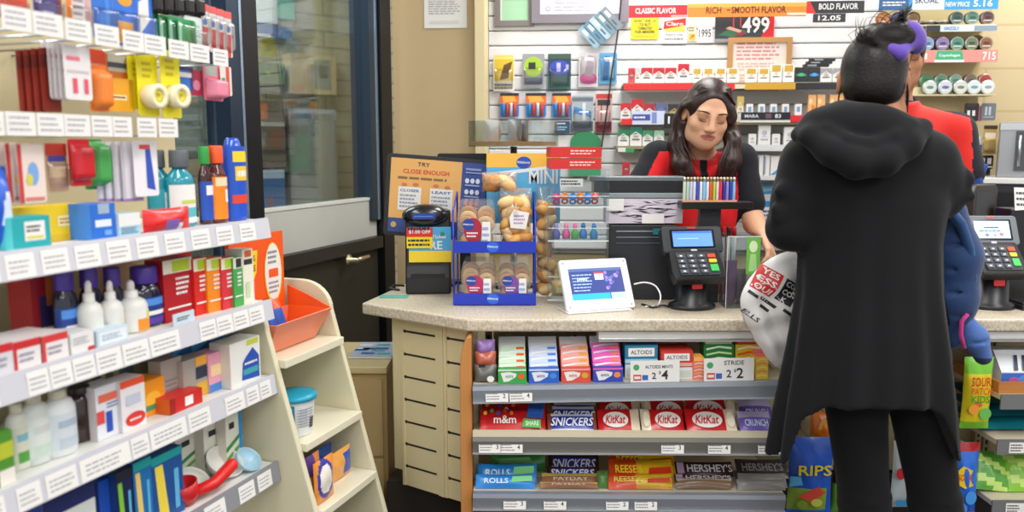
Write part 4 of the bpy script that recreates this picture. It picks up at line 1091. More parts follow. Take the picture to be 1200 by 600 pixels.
T = thing('mouthwash_bottle', 'dark amber bottle with green cap and blue label on top board', 'bottle', *place(LP,240,257,172,Z3,-.04)[:2], 'mouthwash bottles')
_, _, W, H = place(LP,241,256,172,Z3,-.04); bottle(T, W, H, FL, mat('#3a0f10', .12, coat=.5), (.62,.77,1,mat('#2e9a45',.35)), label=(.05,.55,mat('#2552b5',.35),[(.3,.65,.75,.9,PAPER)]))
T = thing('mouthwash_bottle', 'dark amber bottle with orange cap and orange label on top board', 'bottle', *place(LP,255,273,171,Z3,-.03)[:2], 'mouthwash bottles')
_, _, W, H = place(LP,256,274,171,Z3,-.03); bottle(T, W, H, FL, mat('#5a1512', .12, coat=.5), (.66,.77,1,mat('#ef5a24',.35)), label=(.05,.6,mat('#f08a1e',.35),[(.2,.78,.85,.98,mat('#f3d9b0')),(.55,.4,.85,.7,PAPER)]))
T = thing('spray_bottle', 'tall blue bottle with yellow and red label at the end of top board', 'bottle', *place(LP,274,297,162,Z3,-.03)[:2])
_, _, W, H = place(LP,273,296,162,Z3,-.03); bottle(T, W, H, [(.95,0),(1,.02),(1,.70),(.9,.80),(.75,.88),(.6,.97),(.45,1.0)], mat('#1d55c4', .2, coat=.4), None, label=(.04,.9,mat('#2156c8',.3),[(.25,.78,.75,.93,mat('#f6d22a')),(.3,.52,.75,.72,mat('#f4c53a')),(.35,.58,.7,.66,PAPER),(.2,.2,.8,.32,mat('#e2432b'))]))
put_carton(15,62,254,Z3,'carton','teal carton with white window label on the left of top board','box','#25a8ad',[('r',.3,.25,.85,.85,PAPER),('r',.35,.3,.8,.4,'#d9d36a'),('l',.35,.5,.8,.75,2,INK)],.05,'#53c4c4',-.015)
put_carton(20,106,241,Z3,'display_box','yellow carton tray behind the teal carton on top board','box','#e9c51c',[('r',.0,.0,1,.18,'#e0b818'),('r',.55,.4,.85,.7,'#f3e3a2'),('l',.58,.45,.82,.65,2,'#b86a2a')],.04,'#d9b414',-.075)
put_carton(107,138,239,Z3,'carton','bright blue carton with cut-out top on top board','box','#2a6fd0',[('r',.3,.72,.75,1,'#9fb3c9'),('r',.15,.35,.8,.55,'#dfe8f4'),('r',.5,.1,.8,.25,'#6fa3e6')],.06,'#3b86e0',-.02)
put_carton(139,166,250,Z3,'carton','small pale blue and white carton beside the red pouch','box','#a9d0e4',[('r',.0,.45,1,1,W_),('l',.1,.1,.9,.4,3,'#4b6b8c')],.05,'#cfe0ea',-.015)
loc, rz, W, H = place(LP,165,226,247,Z3,-.02)
m = MB(); m.pillow(W*.95, max(H,.05), .03, None, z0=0, front=lambda u,v: mat('#7f63b8',.3) if (.42<u<.7 and v<.45+.3*(u-.4)) else (film('#e9e2e2') if (.5<u<.8 and v<.3) else film('#dc1f22')), seed=2, horiz=True)
o = m.build('pouch', loc=LP.off(-.018).pt(LP.off(-.018).s_at(196,Z3), Z3+.001), rz=rz); tag(o, 'red film pouch lying below the teal mouthwash bottles', 'bag')
loc, rz, W, H = place(LP,-18,14,196,Z3,-.02)
m = MB(); m.pillow(W, H, .06, None, front=lambda u,v: mat('#dfe8f8',.3) if ((u-.6)**2+(v-.45)**2<.05) else film('#1f59c9'), seed=3)
o = m.build('pouch', loc=LP.off(-.055).pt(LP.off(-.055).s_at(-2,Z3), Z3+.001), rz=rz); tag(o, 'blue film pouch at the left edge of the top board', 'bag')
# hanging packs, three rows
def hang(a, b, top, bot, name, label, cat, card, decals=(), bulge=True, w=-.05, bcol=None, bz=(.12,.6), depth=.02, group=None):
    q = LP.off(w); s_, z0, W, H = q.rect(a, top, b, bot); W *= .93
    t = thing(name, label, cat, q.pt(s_, z0), LP.a, group); hangpack(t, W, H, mat(card,.4), bulge, decals, bz, bcol, depth); return t
R1 = 'packs on the upper hooks'; R2 = 'packs on the middle hooks'; R3 = 'packs on the lower hooks'
hang(-12,34,-14,22,'hanging_pack','orange and red hanging pack at the upper left corner','pack','#d8451f',[('r',0,0,1,.3,'#b31d25')],group=R1)
hang(38,73,-18,30,'hanging_pack','purple hanging pack on the upper hooks','pack','#4b3a80',[('r',.3,.1,.7,.35,'#c4bfd6'),('r',.85,0,1,1,'#8a2a2a')],group=R1)
hang(76,106,-14,38,'hanging_pack','white and orange hanging pack on the upper hooks','pack','#e4ddd6',[('r',0,0,.25,1,'#e8842b'),('r',.8,0,1,1,'#d8a8b0'),('l',.3,.2,.75,.8,4,'#9a8fa0')],group=R1)
hang(107,134,-16,46,'hanging_pack','plain blue hanging pack on the upper hooks','pack','#1f6fd2',[('r',.6,0,.8,1,'#3a86e0')],group=R1)
hang(133,160,-14,54,'hanging_pack','blue hanging pack with orange patch on the upper hooks','pack','#1e72dc',[('r',.1,.05,.85,.42,'#e9a63a'),('o',.5,.8,.35,.12,'#e3a02c')],group=R1)
hang(155,180,-10,58,'hanging_pack','blue and white hanging pack on the upper hooks','pack','#2b6fdd',[('p',[(.2,.2),(.8,.5),(.8,.95),(.3,.8)],W_)],group=R1)
for i in range(5): hang(173+i*12.5,185+i*12.5,-12+i,16+i*1.0,'bottle_pack',f'black bottle pack, {ORD[i]} from the left above the green packs','pack','#17171c',[('o',.45,.45,.2,.12,W_)],True,-.06,mat('#1a1a20',.2),(.0,.8),.018,R1)
for i in range(4): hang(175+i*11,198+i*11,17+i*2,56+i*3,'toothbrush_pack',f'green toothbrush pack, {ORD[i]} from the left below the black packs','pack','#1d9a55',[('r',.05,.1,.2,.9,'#b7e2c6'),('r',.7,0,.85,1,'#0f7a40')],True,-.075+.011*i,clear(),(.1,.9),.007,R1)
hang(216,240,20,58,'hanging_pack','white blister pack beside the green toothbrush packs','pack','#e3ecea',[('l',.2,.2,.8,.8,4,'#9ec3b4')],group=R1)
for i in range(4): hang(236+i*9,245+i*9,5+i*3,58+i*3,'toothbrush_pack',f'red and white toothbrush pack, {ORD[i]} from the left by the window frame','pack','#e6e0de',[('p',[(.25,0),(.75,0),(.9,.5),(.1,.5)],'#d43a36'),('o',.5,.62,.3,.08,'#3e6fb4'),('r',0,.85,1,1,'#e05a5a')],True,-.05,clear(),(.1,.8),.012,R1)
for i in range(4): hang(20+i*9,44+i*9,60-i,131,'blade_pack',f'dark red pack, {ORD[i]} from the left behind the white cards','pack','#8a2b1c',[('r',0,.7,1,.9,'#6d1f16')],False,-.09+.006*i,group=R2)
for i in range(5): hang(50+i*6,88+i*5,50+i,117,'razor_pack',f'white hanging card, {ORD[i]} from the left with pink print' if i==4 else f'white hanging card, {ORD[i]} from the left of its hook, edge on','pack','#e6e2e2',[('r',.1,.72,.6,.80,'#e07a8c'),('r',.1,.5,.9,.55,'#c9c4c6'),('r',.28,.12,.45,.4,'#e2506a'),('r',.7,.12,.85,.4,'#e2506a')],False,-.075+.012*i,group=R2)
hang(104,124,58,75,'hanging_pack','small orange red pack above the orange pouch','pack','#d8481f',[],False,-.06,group=R2)
hang(104,128,76,131,'hanging_pack','orange pouch on the middle hooks left of the yellow cards','pack','#ee7c2a',[('r',.2,.5,.8,.72,'#f4c6a0')],True,-.05,mat('#f08430',.35),(.05,.9),.02,R2)
hang(122,152,64,95,'hanging_pack','pack with grey photo label above the yellow cards','pack','#d8761e',[('r',.1,.35,.9,1,'#c9c4b0'),('r',.1,.5,.9,.7,'#4b4f5a')],False,-.07,group=R2)
hang(126,158,92,131,'hanging_pack','amber pack with slot left of the yellow tape cards','pack','#efa821',[('r',.1,.35,.7,.5,'#fff3c0'),('r',.12,.4,.65,.46,'#8a5a20')],False,-.06,group=R2)
for i, (a, b, tp, bt) in enumerate(((150,172,66,128),(160,186,64,136),(188,212,60,138))):
    t = hang(a,b,tp,bt,'tape_pack',f'yellow tape card, {ORD[i]} from the left on the middle hooks','pack','#ece01c',[('l',.25,.6,.75,.9,3,'#c9b50e')],False,-.06+.012*i,group=R2)
    if i:
        q = LP.off(-.06+.012*i); s_, z0, W, H = q.rect(a, tp, b, bt); m = MB(); m.at((0,-.001,H*.32), rx=PI/2); R = W*.42
        m.lathe([(R*.55,0),(R*.55,.03),(R,.03),(R,0)], mat('#efe6c0',.4), 20); m.lathe([(R*.2,.004),(R*.2,.026),(R*.54,.026),(R*.54,.004)], mat('#d8cb3a',.4), 16); m.build('tape_roll', t)
hang(207,227,78,106,'hanging_pack','blue and white small pack right of the yellow cards','pack','#2a78d8',[('r',.1,.55,.9,.75,W_),('r',0,.85,1,1,'#2a3550')],False,-.06,group=R2)
hang(222,238,82,112,'hanging_pack','maroon small pack right of the blue pack','pack','#a81f45',[('o',.5,.4,.3,.2,'#d8809a')],False,-.06,group=R2)
hang(238,262,76,118,'hanging_pack','pink pack with grey header on the middle hooks','pack','#e6718e',[('r',.1,.68,.7,1,'#a8b0a8'),('o',.5,.2,.4,.12,'#f3c3cf')],True,-.055,mat('#e88aa2',.3),(.05,.6),.025,R2)
hang(258,272,78,112,'hanging_pack','red and white pack beside the pink pack','pack','#e2ddd6',[('r',.5,0,.8,1,'#d84a4a'),('r',.1,.2,.4,.6,'#5a9a52')],False,-.05,group=R2)
for i in range(3): hang(-6+i*13,24+i*15,167+i,236+i,'toothpaste_carton',f'cream and red upright carton, {ORD[i]} from the left on the lower hooks','box','#ead9cf',[('r',0,.0,.16,1,'#c53a3a'),('o',.55,.5,.2,.2,'#7aa8dc'),('o',.4,.4,.12,.1,'#d8cf50'),('r',.2,.04,.9,.1,'#d87a70')],False,-.06+.014*i,group=R3)
hang(53,80,168,225,'hanging_pack','brown and cream pack with purple top on the lower hooks','pack','#c9a486',[('r',0,.75,1,1,'#c0392a'),('r',.1,.3,.9,.62,'#e5c9a0'),('r',.1,.62,.9,.75,'#4a4aa0')],True,-.07,clear(),(.1,.6),.02,R3)
hang(80,107,163,218,'hanging_pack','red pack with cream label on the lower hooks','pack','#d3202a',[('r',.2,.15,.75,.5,'#efe0cf'),('r',.1,.6,.9,.68,'#f07a70')],True,-.06,mat('#cf2430',.3),(.1,.9),.02,R3)
hang(98,122,163,222,'hanging_pack','green leafy pack behind the red pack on the lower hooks','pack','#3f9a4a',[('r',.1,.1,.9,.3,'#8fcf7a')],True,-.08,mat('#4aa854',.35),(.05,.95),.03,R3)
for i in range(4): hang(112+i*10,134+i*11,166,236,'bandage_carton',f'white upright carton, {ORD[i]} from the left right of the green pack','box','#e3dfe4',[('r',0,0,.14,1,'#c9c0cc'),('r',0,0,1,.05,'#9a7ab0')],False,-.075+.008*i,group=R3)
hang(156,186,165,230,'bandage_carton','white upright carton with blue stripe and red top','box','#eceaf0',[('p',[(.5,.15),(.85,.1),(.7,.85),(.5,.85)],'#3152b8'),('r',.25,.85,.7,.93,'#d84a50')],False,-.04,group=R3)
# ------------------------------------------------------------------ second board
put_carton(182,228,290,Z4,'header_card','wide red header card behind the cold medicine boxes','card','#c9241d',[],.004,None,-.22)
put_carton(40,76,320,Z4,'carton','dark red and navy carton at the back of second board','box','#8f1420',[('r',.25,.0,.75,.7,'#2b1f50'),('r',.5,.55,.8,.95,'#b4632c')],.06,'#a81a20',-.12)
BT = [(.9,0),(1,.03),(1,.55),(.85,.66),(.62,.72),(.62,.76)]
for i, (a, b, tp) in enumerate(((74,102,314),(104,129,313),(131,154,313),(166,202,312))):
    loc, rz, W, H = place(LP, a, b, tp, Z4, -.07 if i < 3 else -.05)
    t = thing('syrup_bottle', ['navy syrup bottle with purple cap, leftmost of four','navy syrup bottle with purple cap, behind first white spray bottle','navy syrup bottle with purple cap, behind second white spray bottle','largest navy syrup bottle with purple cap, beside red cartons'][i], 'bottle', loc, rz, 'navy syrup bottles')
    bottle(t, W, H, BT, mat('#14152f', .15, coat=.4), (.72,.72,1,mat('#4a2f95',.35)), label=(.04,.5,mat('#173a86',.3),[(.2,.7,.9,.95,mat('#4f8fdd')),(.3,.35,.9,.5,PAPER),(.2,.05,.8,.25,mat('#5a3aa0'))]))
for i, (a, b) in enumerate(((106,131),(131,154),(155,184))):
    loc, rz, W, H = place(LP, a, b, 329, Z4, -.035)
    t = thing('nasal_spray', ['white spray bottle, leftmost of three','white spray bottle, middle one of three','white spray bottle with orange label patch'][i], 'bottle', loc, rz, 'white spray bottles')
    bottle(t, W, H, [(.95,0),(1,.02),(1,.50),(.85,.60),(.5,.66)], mat('#dfdfd8', .35), (.45,.66,.8,mat('#ecebe6',.35)), label=(.03,.42,mat('#e6e6e0',.4),[(.35,.0,.95,.6,mat('#f0902a')),(.6,.5,.98,.95,mat('#ecd83a'))]) if i == 2 else None, sy=1)
    m = MB(); m.at((0,W/2,0)); m.lathe([(.2*W/2*1.4,H*.79),(.18*W/2*1.4,H*.95),(.1*W/2,H)], mat('#efe6e2',.35), 12); m.build('nozzle', t)
for i, (a, b, tp, c1, c2) in enumerate(((-14,18,404,'#d8d4da','#c9262c'),(16,50,398,'#e6e0e0','#c9262c'),(50,82,391,'#e9e2e0','#d43a3a'))):
    put_carton(a,b,tp,Z4,'medicine_carton',['white and red carton lying at the left end of second board','white and red flat carton, second from the left on second board','white and red flat carton with red lid edge beside the pale blue one'][i],'box',c1,[('r',0,.72,1,1,c2),('r',0,0,.12,1,c2),('l',.2,.2,.85,.6,2,'#9a9aa8')],.10,c2,-.015,group='flat medicine cartons')
put_carton(83,112,389,Z4,'medicine_carton','plain white flat carton with red corner on second board','box','#e6e4e2',[('r',.7,0,1,.2,'#c9262c'),('l',.1,.4,.8,.8,3,'#b0b0b4')],.10,W_,-.015,group='flat medicine cartons')
put_carton(113,152,384,Z4,'medicine_carton','pale blue and white flat carton below the white spray bottles','box','#cfdfeb',[('r',.06,.1,.94,.85,'#e6eef2'),('l',.15,.3,.8,.7,3,'#8ba6c0')],.03,'#bcd2e2',-.012,group='flat medicine cartons')
put_carton(203,229,366,Z4,'label_holder','small pale label card standing in front of the red cartons','card','#c9dbe6',[('l',.15,.3,.8,.7,2,INK)],.003,None,-.012)
for i, (a, b, c1, c2, lab) in enumerate(((193,229,'#b0161f','#e8e3cf','large dark red carton, leftmost of the cold medicine cartons'),(229,245,'#d5261f','#ece7d2','bright red narrow carton beside the large dark red one'),(244,263,'#f08a1c','#ece7d2','orange narrow carton among the cold medicine cartons'),(261,276,'#d3323e','#ece7d2','red narrow carton right of the orange one'),(275,286,'#46a650','#e3e0cf','green and white narrow carton, rightmost of the cold medicine cartons'))):
    put_carton(a,b,303-i*.3,Z4,'medicine_carton',lab,'box',c1,[('r',0,.78,1,1,c2),('r',.3,.80,.9,.98,'#b5cf2c' if i<4 else '#2b2b30'),('l',.4,.4,.9,.72,4,PAPER),('r',.1,.2,.9,.23,PAPER)],.05,c1,-.05+.006*i,group='cold medicine cartons')
put_carton(286,299,292,Z4,'medicine_carton','tall cream carton with black bar beside the orange display','box','#ece8d6',[('r',.1,.72,.9,.82,INK),('r',.2,.86,.8,.98,'#d8632a'),('r',.2,.1,.6,.4,'#c9d8b0')],.05,W_,-.03)
# ------------------------------------------------------------------ third board
put_carton(122,168,420,Z5,'leaflet_rack','cream leaflet standing at the back of third board','card','#d9cfa0',[('r',.05,.2,.25,.9,'#8a8f6a'),('r',.4,.3,.8,.9,'#78a0a0')],.006,None,-.20)
for i, (a, b, tp, c) in enumerate(((18,44,472,'#d6d6ca'),(36,70,460,'#d3d8d2'),(64,101,456,'#dfe3e4'))):
    loc, rz, W, H = place(LP, a, b, tp, Z5, -.05+.008*i)
    t = thing('lotion_bottle', ['cream bottle with green base label, leftmost on third board','translucent white bottle, second from the left on third board','white bottle with blue-grey label beside the dark brown bottle'][i], 'bottle', loc, rz, 'white bottles on third board')
    bottle(t, W, H, [(.92,0),(1,.03),(1,.72),(.8,.82),(.5,.86)], mat(c,.3), (.5,.86,1,mat('#d9d3bd',.4)), label=(.12,.66,mat(['#cfd0bf','#d9e0dc','#cfd8de'][i],.4),[(.3,.6,.9,.8,mat(['#79b0c0','#c9cfca','#a8b8c8'][i])),(.3,.0,.9,.3,mat(['#4e9a3a','#c5d6c8','#bcc8d2'][i]))]))
put_carton(-20,20,508,Z5,'carton','green and yellow carton at the left end of third board','box','#4f8f30',[('r',0,.5,1,.8,'#b5c032'),('r',.5,0,1,.3,'#e6e0d6')],.06,'#3f7a28',-.02)
loc, rz, W, H = place(LP, 91, 120, 452, Z5, -.06)
t = thing('peroxide_bottle', 'dark brown bottle between white bottle and blue red carton', 'bottle', loc, rz); bottle(t, W, H, [(.92,0),(1,.03),(1,.75),(.7,.86),(.55,.88)], mat('#2c1a14', .2, coat=.3), (.75,.87,1,mat('#2a1d18',.4)))
put_carton(114,146,450,Z5,'medicine_carton','white carton with blue and red blocks on third board','box','#dfe2e8',[('r',.35,.1,.6,.5,'#2b4fb0'),('r',0,.3,.3,.55,'#d84a4a'),('r',.1,.7,.9,.85,'#e06a50'),('l',.4,.55,.9,.68,2,'#7080a8')],.05,'#e6dede',-.04)
put_carton(143,173,443,Z5,'medicine_carton','white and red carton with round red mark on third board','box','#e6e2e4',[('r',0,.86,1,1,'#e2502a'),('o',.55,.2,.42,.14,'#d8352f'),('r',.2,.5,.8,.7,'#c3c8d8'),('l',.3,.16,.8,.24,1,PAPER)],.05,'#d8d4d8',-.03)
put_carton(168,195,444,Z5,'medicine_carton','orange and green carton beside the red flat carton','box','#f0981c',[('o',.45,.45,.36,.22,'#f6b93a'),('r',0,.15,.8,.3,'#3f8f6a')],.05,'#d98512',-.06)
loc, rz, W, H = place(LP,196,241,461,Z5,-.02)
o = carton(W*.9, .035, .08, '#c92620', [('r',.45,.2,.7,.8,PAPER),('r',0,0,.15,1,'#a01a18')], '#e0641e').build('medicine_carton', loc=loc, rz=rz); tag(o, 'flat red carton lying in front of the grey cartons', 'box')
put_carton(190,216,420,Z5,'medicine_carton','grey carton, left one behind the red flat carton','box','#a8a098',[('l',.2,.2,.8,.6,4,'#8a8480')],.035,'#b5ada2',-.07)
put_carton(215,246,419,Z5,'medicine_carton','grey carton with orange and navy end on third board','box','#a39c94',[('r',.5,.0,1,.35,'#d8a832'),('r',.5,.45,1,.75,'#2d3448'),('r',.5,.78,1,1,'#f0a83a')],.045,'#b5ada2',-.055)
put_carton(245,268,412,Z5,'medicine_carton','pink carton with blue foot beside the grey cartons','box','#e8a0b4',[('r',0,0,1,.2,'#4a86d0'),('r',.1,.4,.9,.7,'#f3d0a0')],.05,'#d8b0b8',-.05)
for i in range(3): put_carton(202+i*22,226+i*22,396-i,Z5,'tissue_pack',f'dark blue tissue pack, {ORD[i]} from the left at the back of third board','pack','#15609e',[('p',[(.1,.7),(.9,.85),(.9,.95),(.1,.9)],'#3f92c8')],.04,'#0f4a80',-.118,group='tissue packs',bev=.006)
put_carton(270,307,398,Z5,'medicine_carton','white carton with blue bottle picture at the end of third board','box','#e6e6e0',[('r',.55,.85,.95,.97,'#c5d03a'),('p',[(.35,.1),(.95,.05),(.95,.55),(.75,.78),(.5,.6),(.4,.5)],'#1f4fb0'),('r',.4,.2,.9,.33,'#3fa0a8'),('l',.45,.4,.9,.5,1,PAPER)],.06,'#dcdacc',-.02)
# ------------------------------------------------------------------ fourth board
ZL = Z6
put_carton(55,119,566,ZL,'carton','long white and navy carton at the left of fourth board','box','#c9cfca',[('r',0,.75,1,1,'#16225a'),('r',.15,.1,.6,.6,'#9aa8a8'),('r',.75,.1,.95,.6,'#e6e8e2')],.09,'#1f3f9a',-.02)
put_carton(120,137,560,ZL,'carton','royal blue carton end beside the long white carton','box','#1f50b4',[('r',.6,0,1,1,'#2a62c8')],.08,'#1a3f9a',-.05)
for i, (a, b, tp, c, c2, lab) in enumerate(((140,160,549,'#17224a','#7cc03a','navy upright carton with green stripe on fourth board'),(160,182,537,'#1c6fae','#e9c86a','blue upright carton with pale bottle stripe on fourth board'),(180,218,528,'#1b4f92','#e9d24a','blue and teal upright carton with yellow stripe on fourth board'))):
    put_carton(a,b,tp,ZL,'carton',lab,'box',c,[('p',[(.2,.0),(.5,.0),(.35,.85),(.1,.85)],c2),('r',.7,.1,.85,.7,'#5fb0dc'),('r',0,.88,1,1,'#17a0a0' if i else '#1b1f30')],.055,'#128c90' if i==2 else '#20468c',-.03)
for i, (a, b, tp, c2, lab) in enumerate(((207,240,498,'#b03038','white carton with green bands and red edge at the back of fourth board'),(240,268,484,'#e6a078','white carton with green bands and pink edge at the back of fourth board'),(266,286,474,'#2a8fd0','white and blue carton, rightmost at the back of fourth board'))):
    put_carton(a,b,tp,ZL,'bandage_carton',lab,'box','#e4e4d6',[('p',[(0,.3),(.8,.45),(.8,.52),(0,.38)],'#3f8f4a'),('p',[(0,.15),(.8,.3),(.8,.36),(0,.22)],'#6ab04a'),('r',.8,0,1,1,c2),('r',.2,.65,.5,.75,INK)],.03,'#d8d6c8',-.14 if i==0 else -.11 if i==1 else -.078)
def bowl(px, py, rx, name, label, col, tilt, sc=1):
    c = LP.off(-.02).hit(px, py); t = MB(); R = rx
    t.at((0,0,0), rx=tilt); t.lathe([(R*.5,0),(R*.8,R*.18),(R*.98,R*.5),(R,R*.62),(R*.96,R*.62),(R*.92,R*.5),(R*.74,R*.22),(R*.2,R*.06),(0,R*.05)], mat(col,.3), 28)
    return t
for i, (px, R, c, lab, wz, dy) in enumerate(((287,.036,'#a9cfe0','pale blue plastic bowl at the end of fourth board',-.05,.0),(258,.050,'#e2dfd8','white plastic bowl tipped toward the aisle on fourth board',-.085,0),(222,.042,'#d9dfd6','white plastic bowl behind the red scoop',-.09,0))):
    s_ = LP.off(wz).s_at(px, ZL); m = bowl(px, 0, R, '', '', c, .75-.1*i); zmin = min(v[2] for v in m.v)
    o = m.build('plastic_bowl', loc=LP.off(wz).pt(s_, ZL-zmin+.0005), rz=LP.a); tag(o, lab, 'bowl')
t = thing('scoop', 'red plastic scoop lying across the bowls on fourth board', 'scoop', LP.off(-.046).pt(LP.off(-.046).s_at(242, ZL), ZL+.006), LP.a)
m = MB(); m.tube([(-.05,-.01,.018),(.0,-.025,.022),(.055,-.035,.05),(.062,-.036,.053)], [.014,.015,.016,.012], mat('#d8201f',.3), 12); m.build('handle', t)
m = MB(); m.at((-.065,.0,.0), ry=-.2); m.lathe([(.0,.0),(.022,.002),(.03,.02),(.032,.052),(.029,.052),(.027,.02),(0,.008)], mat('#c41c20',.3), 18); m.build('cup', t)
# ================================================================== end unit goods
E = LP.off(.0)
t = thing('peanut_butter_cup_display', 'orange upright candy display box with open tray on the end unit', 'display box', LP.pt(.168, ZA+.004, -.105), LP.a)
orange = mat('#ee5a1b', .4); orl = mat('#e8896a', .45)
hA = LP.off(-.155).hit(318, 274)[1]-ZA
m = MB(); x0, x1 = -.115, .125
m.box(x0, .05, 0, x1, .062, hA, orange); m.box(x0, .062, .0, x1, .12, hA*.5, orange)
deco(m, x1-x0, hA, [('p',[(.26,.86),(.50,.86),(.47,.66),(.42,.60),(.33,.60),(.29,.66)],'#f7d21c'),('t','KING',.38,.79,.055,'#7a2c12',.15),('t','SIZE',.38,.70,.055,'#7a2c12',.15),('o',.78,.62,.17,.29,'#f6c51c'),('o',.78,.63,.155,.27,W_),('l',.68,.42,.88,.55,3,'#8a8a90'),('l',.68,.70,.88,.84,3,'#8a8a90'),('r',.69,.58,.87,.66,'#ee5a1b'),('o',.18,.44,.20,.16,'#8a4a26'),('o',.18,.46,.17,.12,'#a35b30'),('o',.36,.26,.2,.10,'#c88a4a'),('o',.30,.28,.09,.07,'#e2b06c'),('o',.45,.27,.1,.07,'#dca55e'),('o',.6,.3,.14,.1,'#9c5428')], .0494, x0)
m.build('back_card', t)
m = MB(); zt = .085
tray = [(-.105,.045,.0),(.115,.045,.0),(.115,-.055,.0),(-.105,-.055,.0),(-.125,.048,zt),(.137,.048,zt),(.137,-.100,zt),(-.125,-.100,zt)]
m.add(tray, [(0,1,2,3),(3,2,6,7),(0,3,7,4),(1,0,4,5)], orl)
m.add(tray, [(2,1,5,6)], orange); m.add([(.137,.048,zt),(.137,-.100,zt),(.137,-.02,zt+.035),(.137,.048,zt+.06)], [(0,1,2,3)], orange); m.build('tray', t, solid=.003)
for i in range(4):
    m = MB(); loc = LP.pt(.168-.06+.038*i, ZA+.0, -.105); m.at((0,0,0), rx=-.3)
    m.pillow(.036, .115, .018, None, front=lambda u,v,i=i: (film('#f0c52a') if v<.25 else film('#1f57b8') if .25<v<.75 else film('#e25a20')), seed=i, nx=6, nz=8)
    o = m.build('candy_bag', loc=(loc.x, loc.y, ZA+.012), rz=LP.a); tag(o, f'blue and orange candy pack, {ORD[i]} from the left in the orange tray', 'candy', 'packs in the orange tray')
# tub with a teal lid
PB = LP.off(-.02+.0); sT = LP.off(.01).s_at(347, ZB)
t = thing('tub', 'white and blue plastic tub with teal lid on the end unit', 'tub', LP.off(.0).pt(max(sT+.005, .103), ZB+.0008), .5)
R = .056; H = .112
m = MB(); m.lathe([(R*.78,0),(R*.8,.003),(R*.95,H*.85),(R*.95,H*.88)], mat('#dcdfe2',.35), 28)
def arc(m, a0, a1, z0, z1, col, k=10, off=1.006):
    vs = []
    for i in range(k+1):
        a = a0+(a1-a0)*i/k
        for z in (z0, z1): r = R*(.8+.15*z/(H*.85))*off; vs.append((r*math.cos(a), r*math.sin(a), z))
    m.add(vs, [(2*i,2*i+2,2*i+3,2*i+1) for i in range(k)], col, True)
arc(m, -PI*.95, -PI*.58, .006, H*.80, mat('#1789b4',.3)); arc(m, -PI*.95, -PI*.62, H*.60, H*.75, mat('#e9e2c0',.3), off=1.01)
arc(m, -PI*.5, -PI*.36, .03, H*.7, mat('#b9bcc2',.4), off=1.008); arc(m, -PI*.30, -PI*.18, .02, .05, INK, off=1.008)
for i in range(7): arc(m, -PI*.54, -PI*.22, H*(.25+.07*i), H*(.27+.07*i), mat('#8c9096',.5), off=1.012)
m.build('body', t)
m = MB(); m.lathe([(R*.98,H*.87),(R*1.06,H*.88),(R*1.07,H*.94),(R*1.02,H*1.0),(R*.6,H*1.01),(0,H*1.01)], mat('#1497b6',.3), 28); m.build('lid', t)
t2 = thing('tub', 'second tub with teal lid, mostly hidden left of the first', 'tub', LP.off(-.145).pt(.104, ZB+.0008), 0)
for ch in t.children: copy_tree(ch, t2)
# small pastry bags on the lowest open shelf
for i, (a, b, tp, c1, c2, lab) in enumerate(((356,376,532,'#d8874a','#5a3a80','snack pouch with brown base, leftmost on the lowest end shelf'),(366,390,524,'#e0a050','#2f62c0','orange snack pouch at the back of the lowest end shelf'),(368,392,536,'#e2903a','#3b3fa0','orange and white snack pouch with purple ring in front'),(384,412,527,'#e7a552','#2450b4','orange snack pouch with blue side, rightmost on the lowest end shelf'))):
    q = LP.off([.06,-.03,.09,.05][i]); s_ = q.s_at((a+b)/2, ZC); W = q.s_at(b, ZC)-q.s_at(a, ZC); H = q.hit((a+b)/2, tp)[1]-ZC
    m = MB(); m.pillow(W*.95, H, .03, None, front=lambda u,v,c1=c1,c2=c2,i=i: (film(c2) if ((i==2 and .05<((u-.45)**2/.14+(v-.55)**2/.2)*.9 and ((u-.45)**2/.14+(v-.55)**2/.2)<1 and ((u-.45)**2/.14+(v-.55)**2/.2)>.55) or (i==3 and u>.55 and .15<v<.85) or (i==0 and v>.6 and u<.6) or (i==1 and v>.6)) else film('#ece6dc') if (i==2 and ((u-.45)**2/.14+(v-.55)**2/.2)<.55) else film('#6a5040') if (i==0 and v<.3) else film(c1)), nx=22, nz=22, seed=10+i)
    o = m.build('snack_pouch', loc=q.pt(s_, ZC+.0008), rz=LP.a); tag(o, lab, 'snack', 'snack pouches on the end unit')
def smooth_path(pts, k=6):
    P_ = [Vector(p) for p in pts]; out = []
    for i in range(len(P_)-1):
        a, b, c, d = P_[max(0,i-1)], P_[i], P_[i+1], P_[min(len(P_)-1,i+2)]
        for j in range(k):
            t = j/k; out.append(.5*((2*b)+(c-a)*t+(2*a-5*b+4*c-d)*t*t+(3*b-3*c+d-a)*t**3))
    return out+[P_[-1]]
# ================================================================== on the counter
CZ1 = CZ+.0008
def on_counter(px, py, dz=0): p = atZ(px, py, CZ); return p.x, p.y
BLK = mat('#17181b', .35, spec=.5); BLK2 = mat('#25272b', .4); DGR = mat('#3a3d42', .4); CLR = clear('#ffffff', .10, .97); 
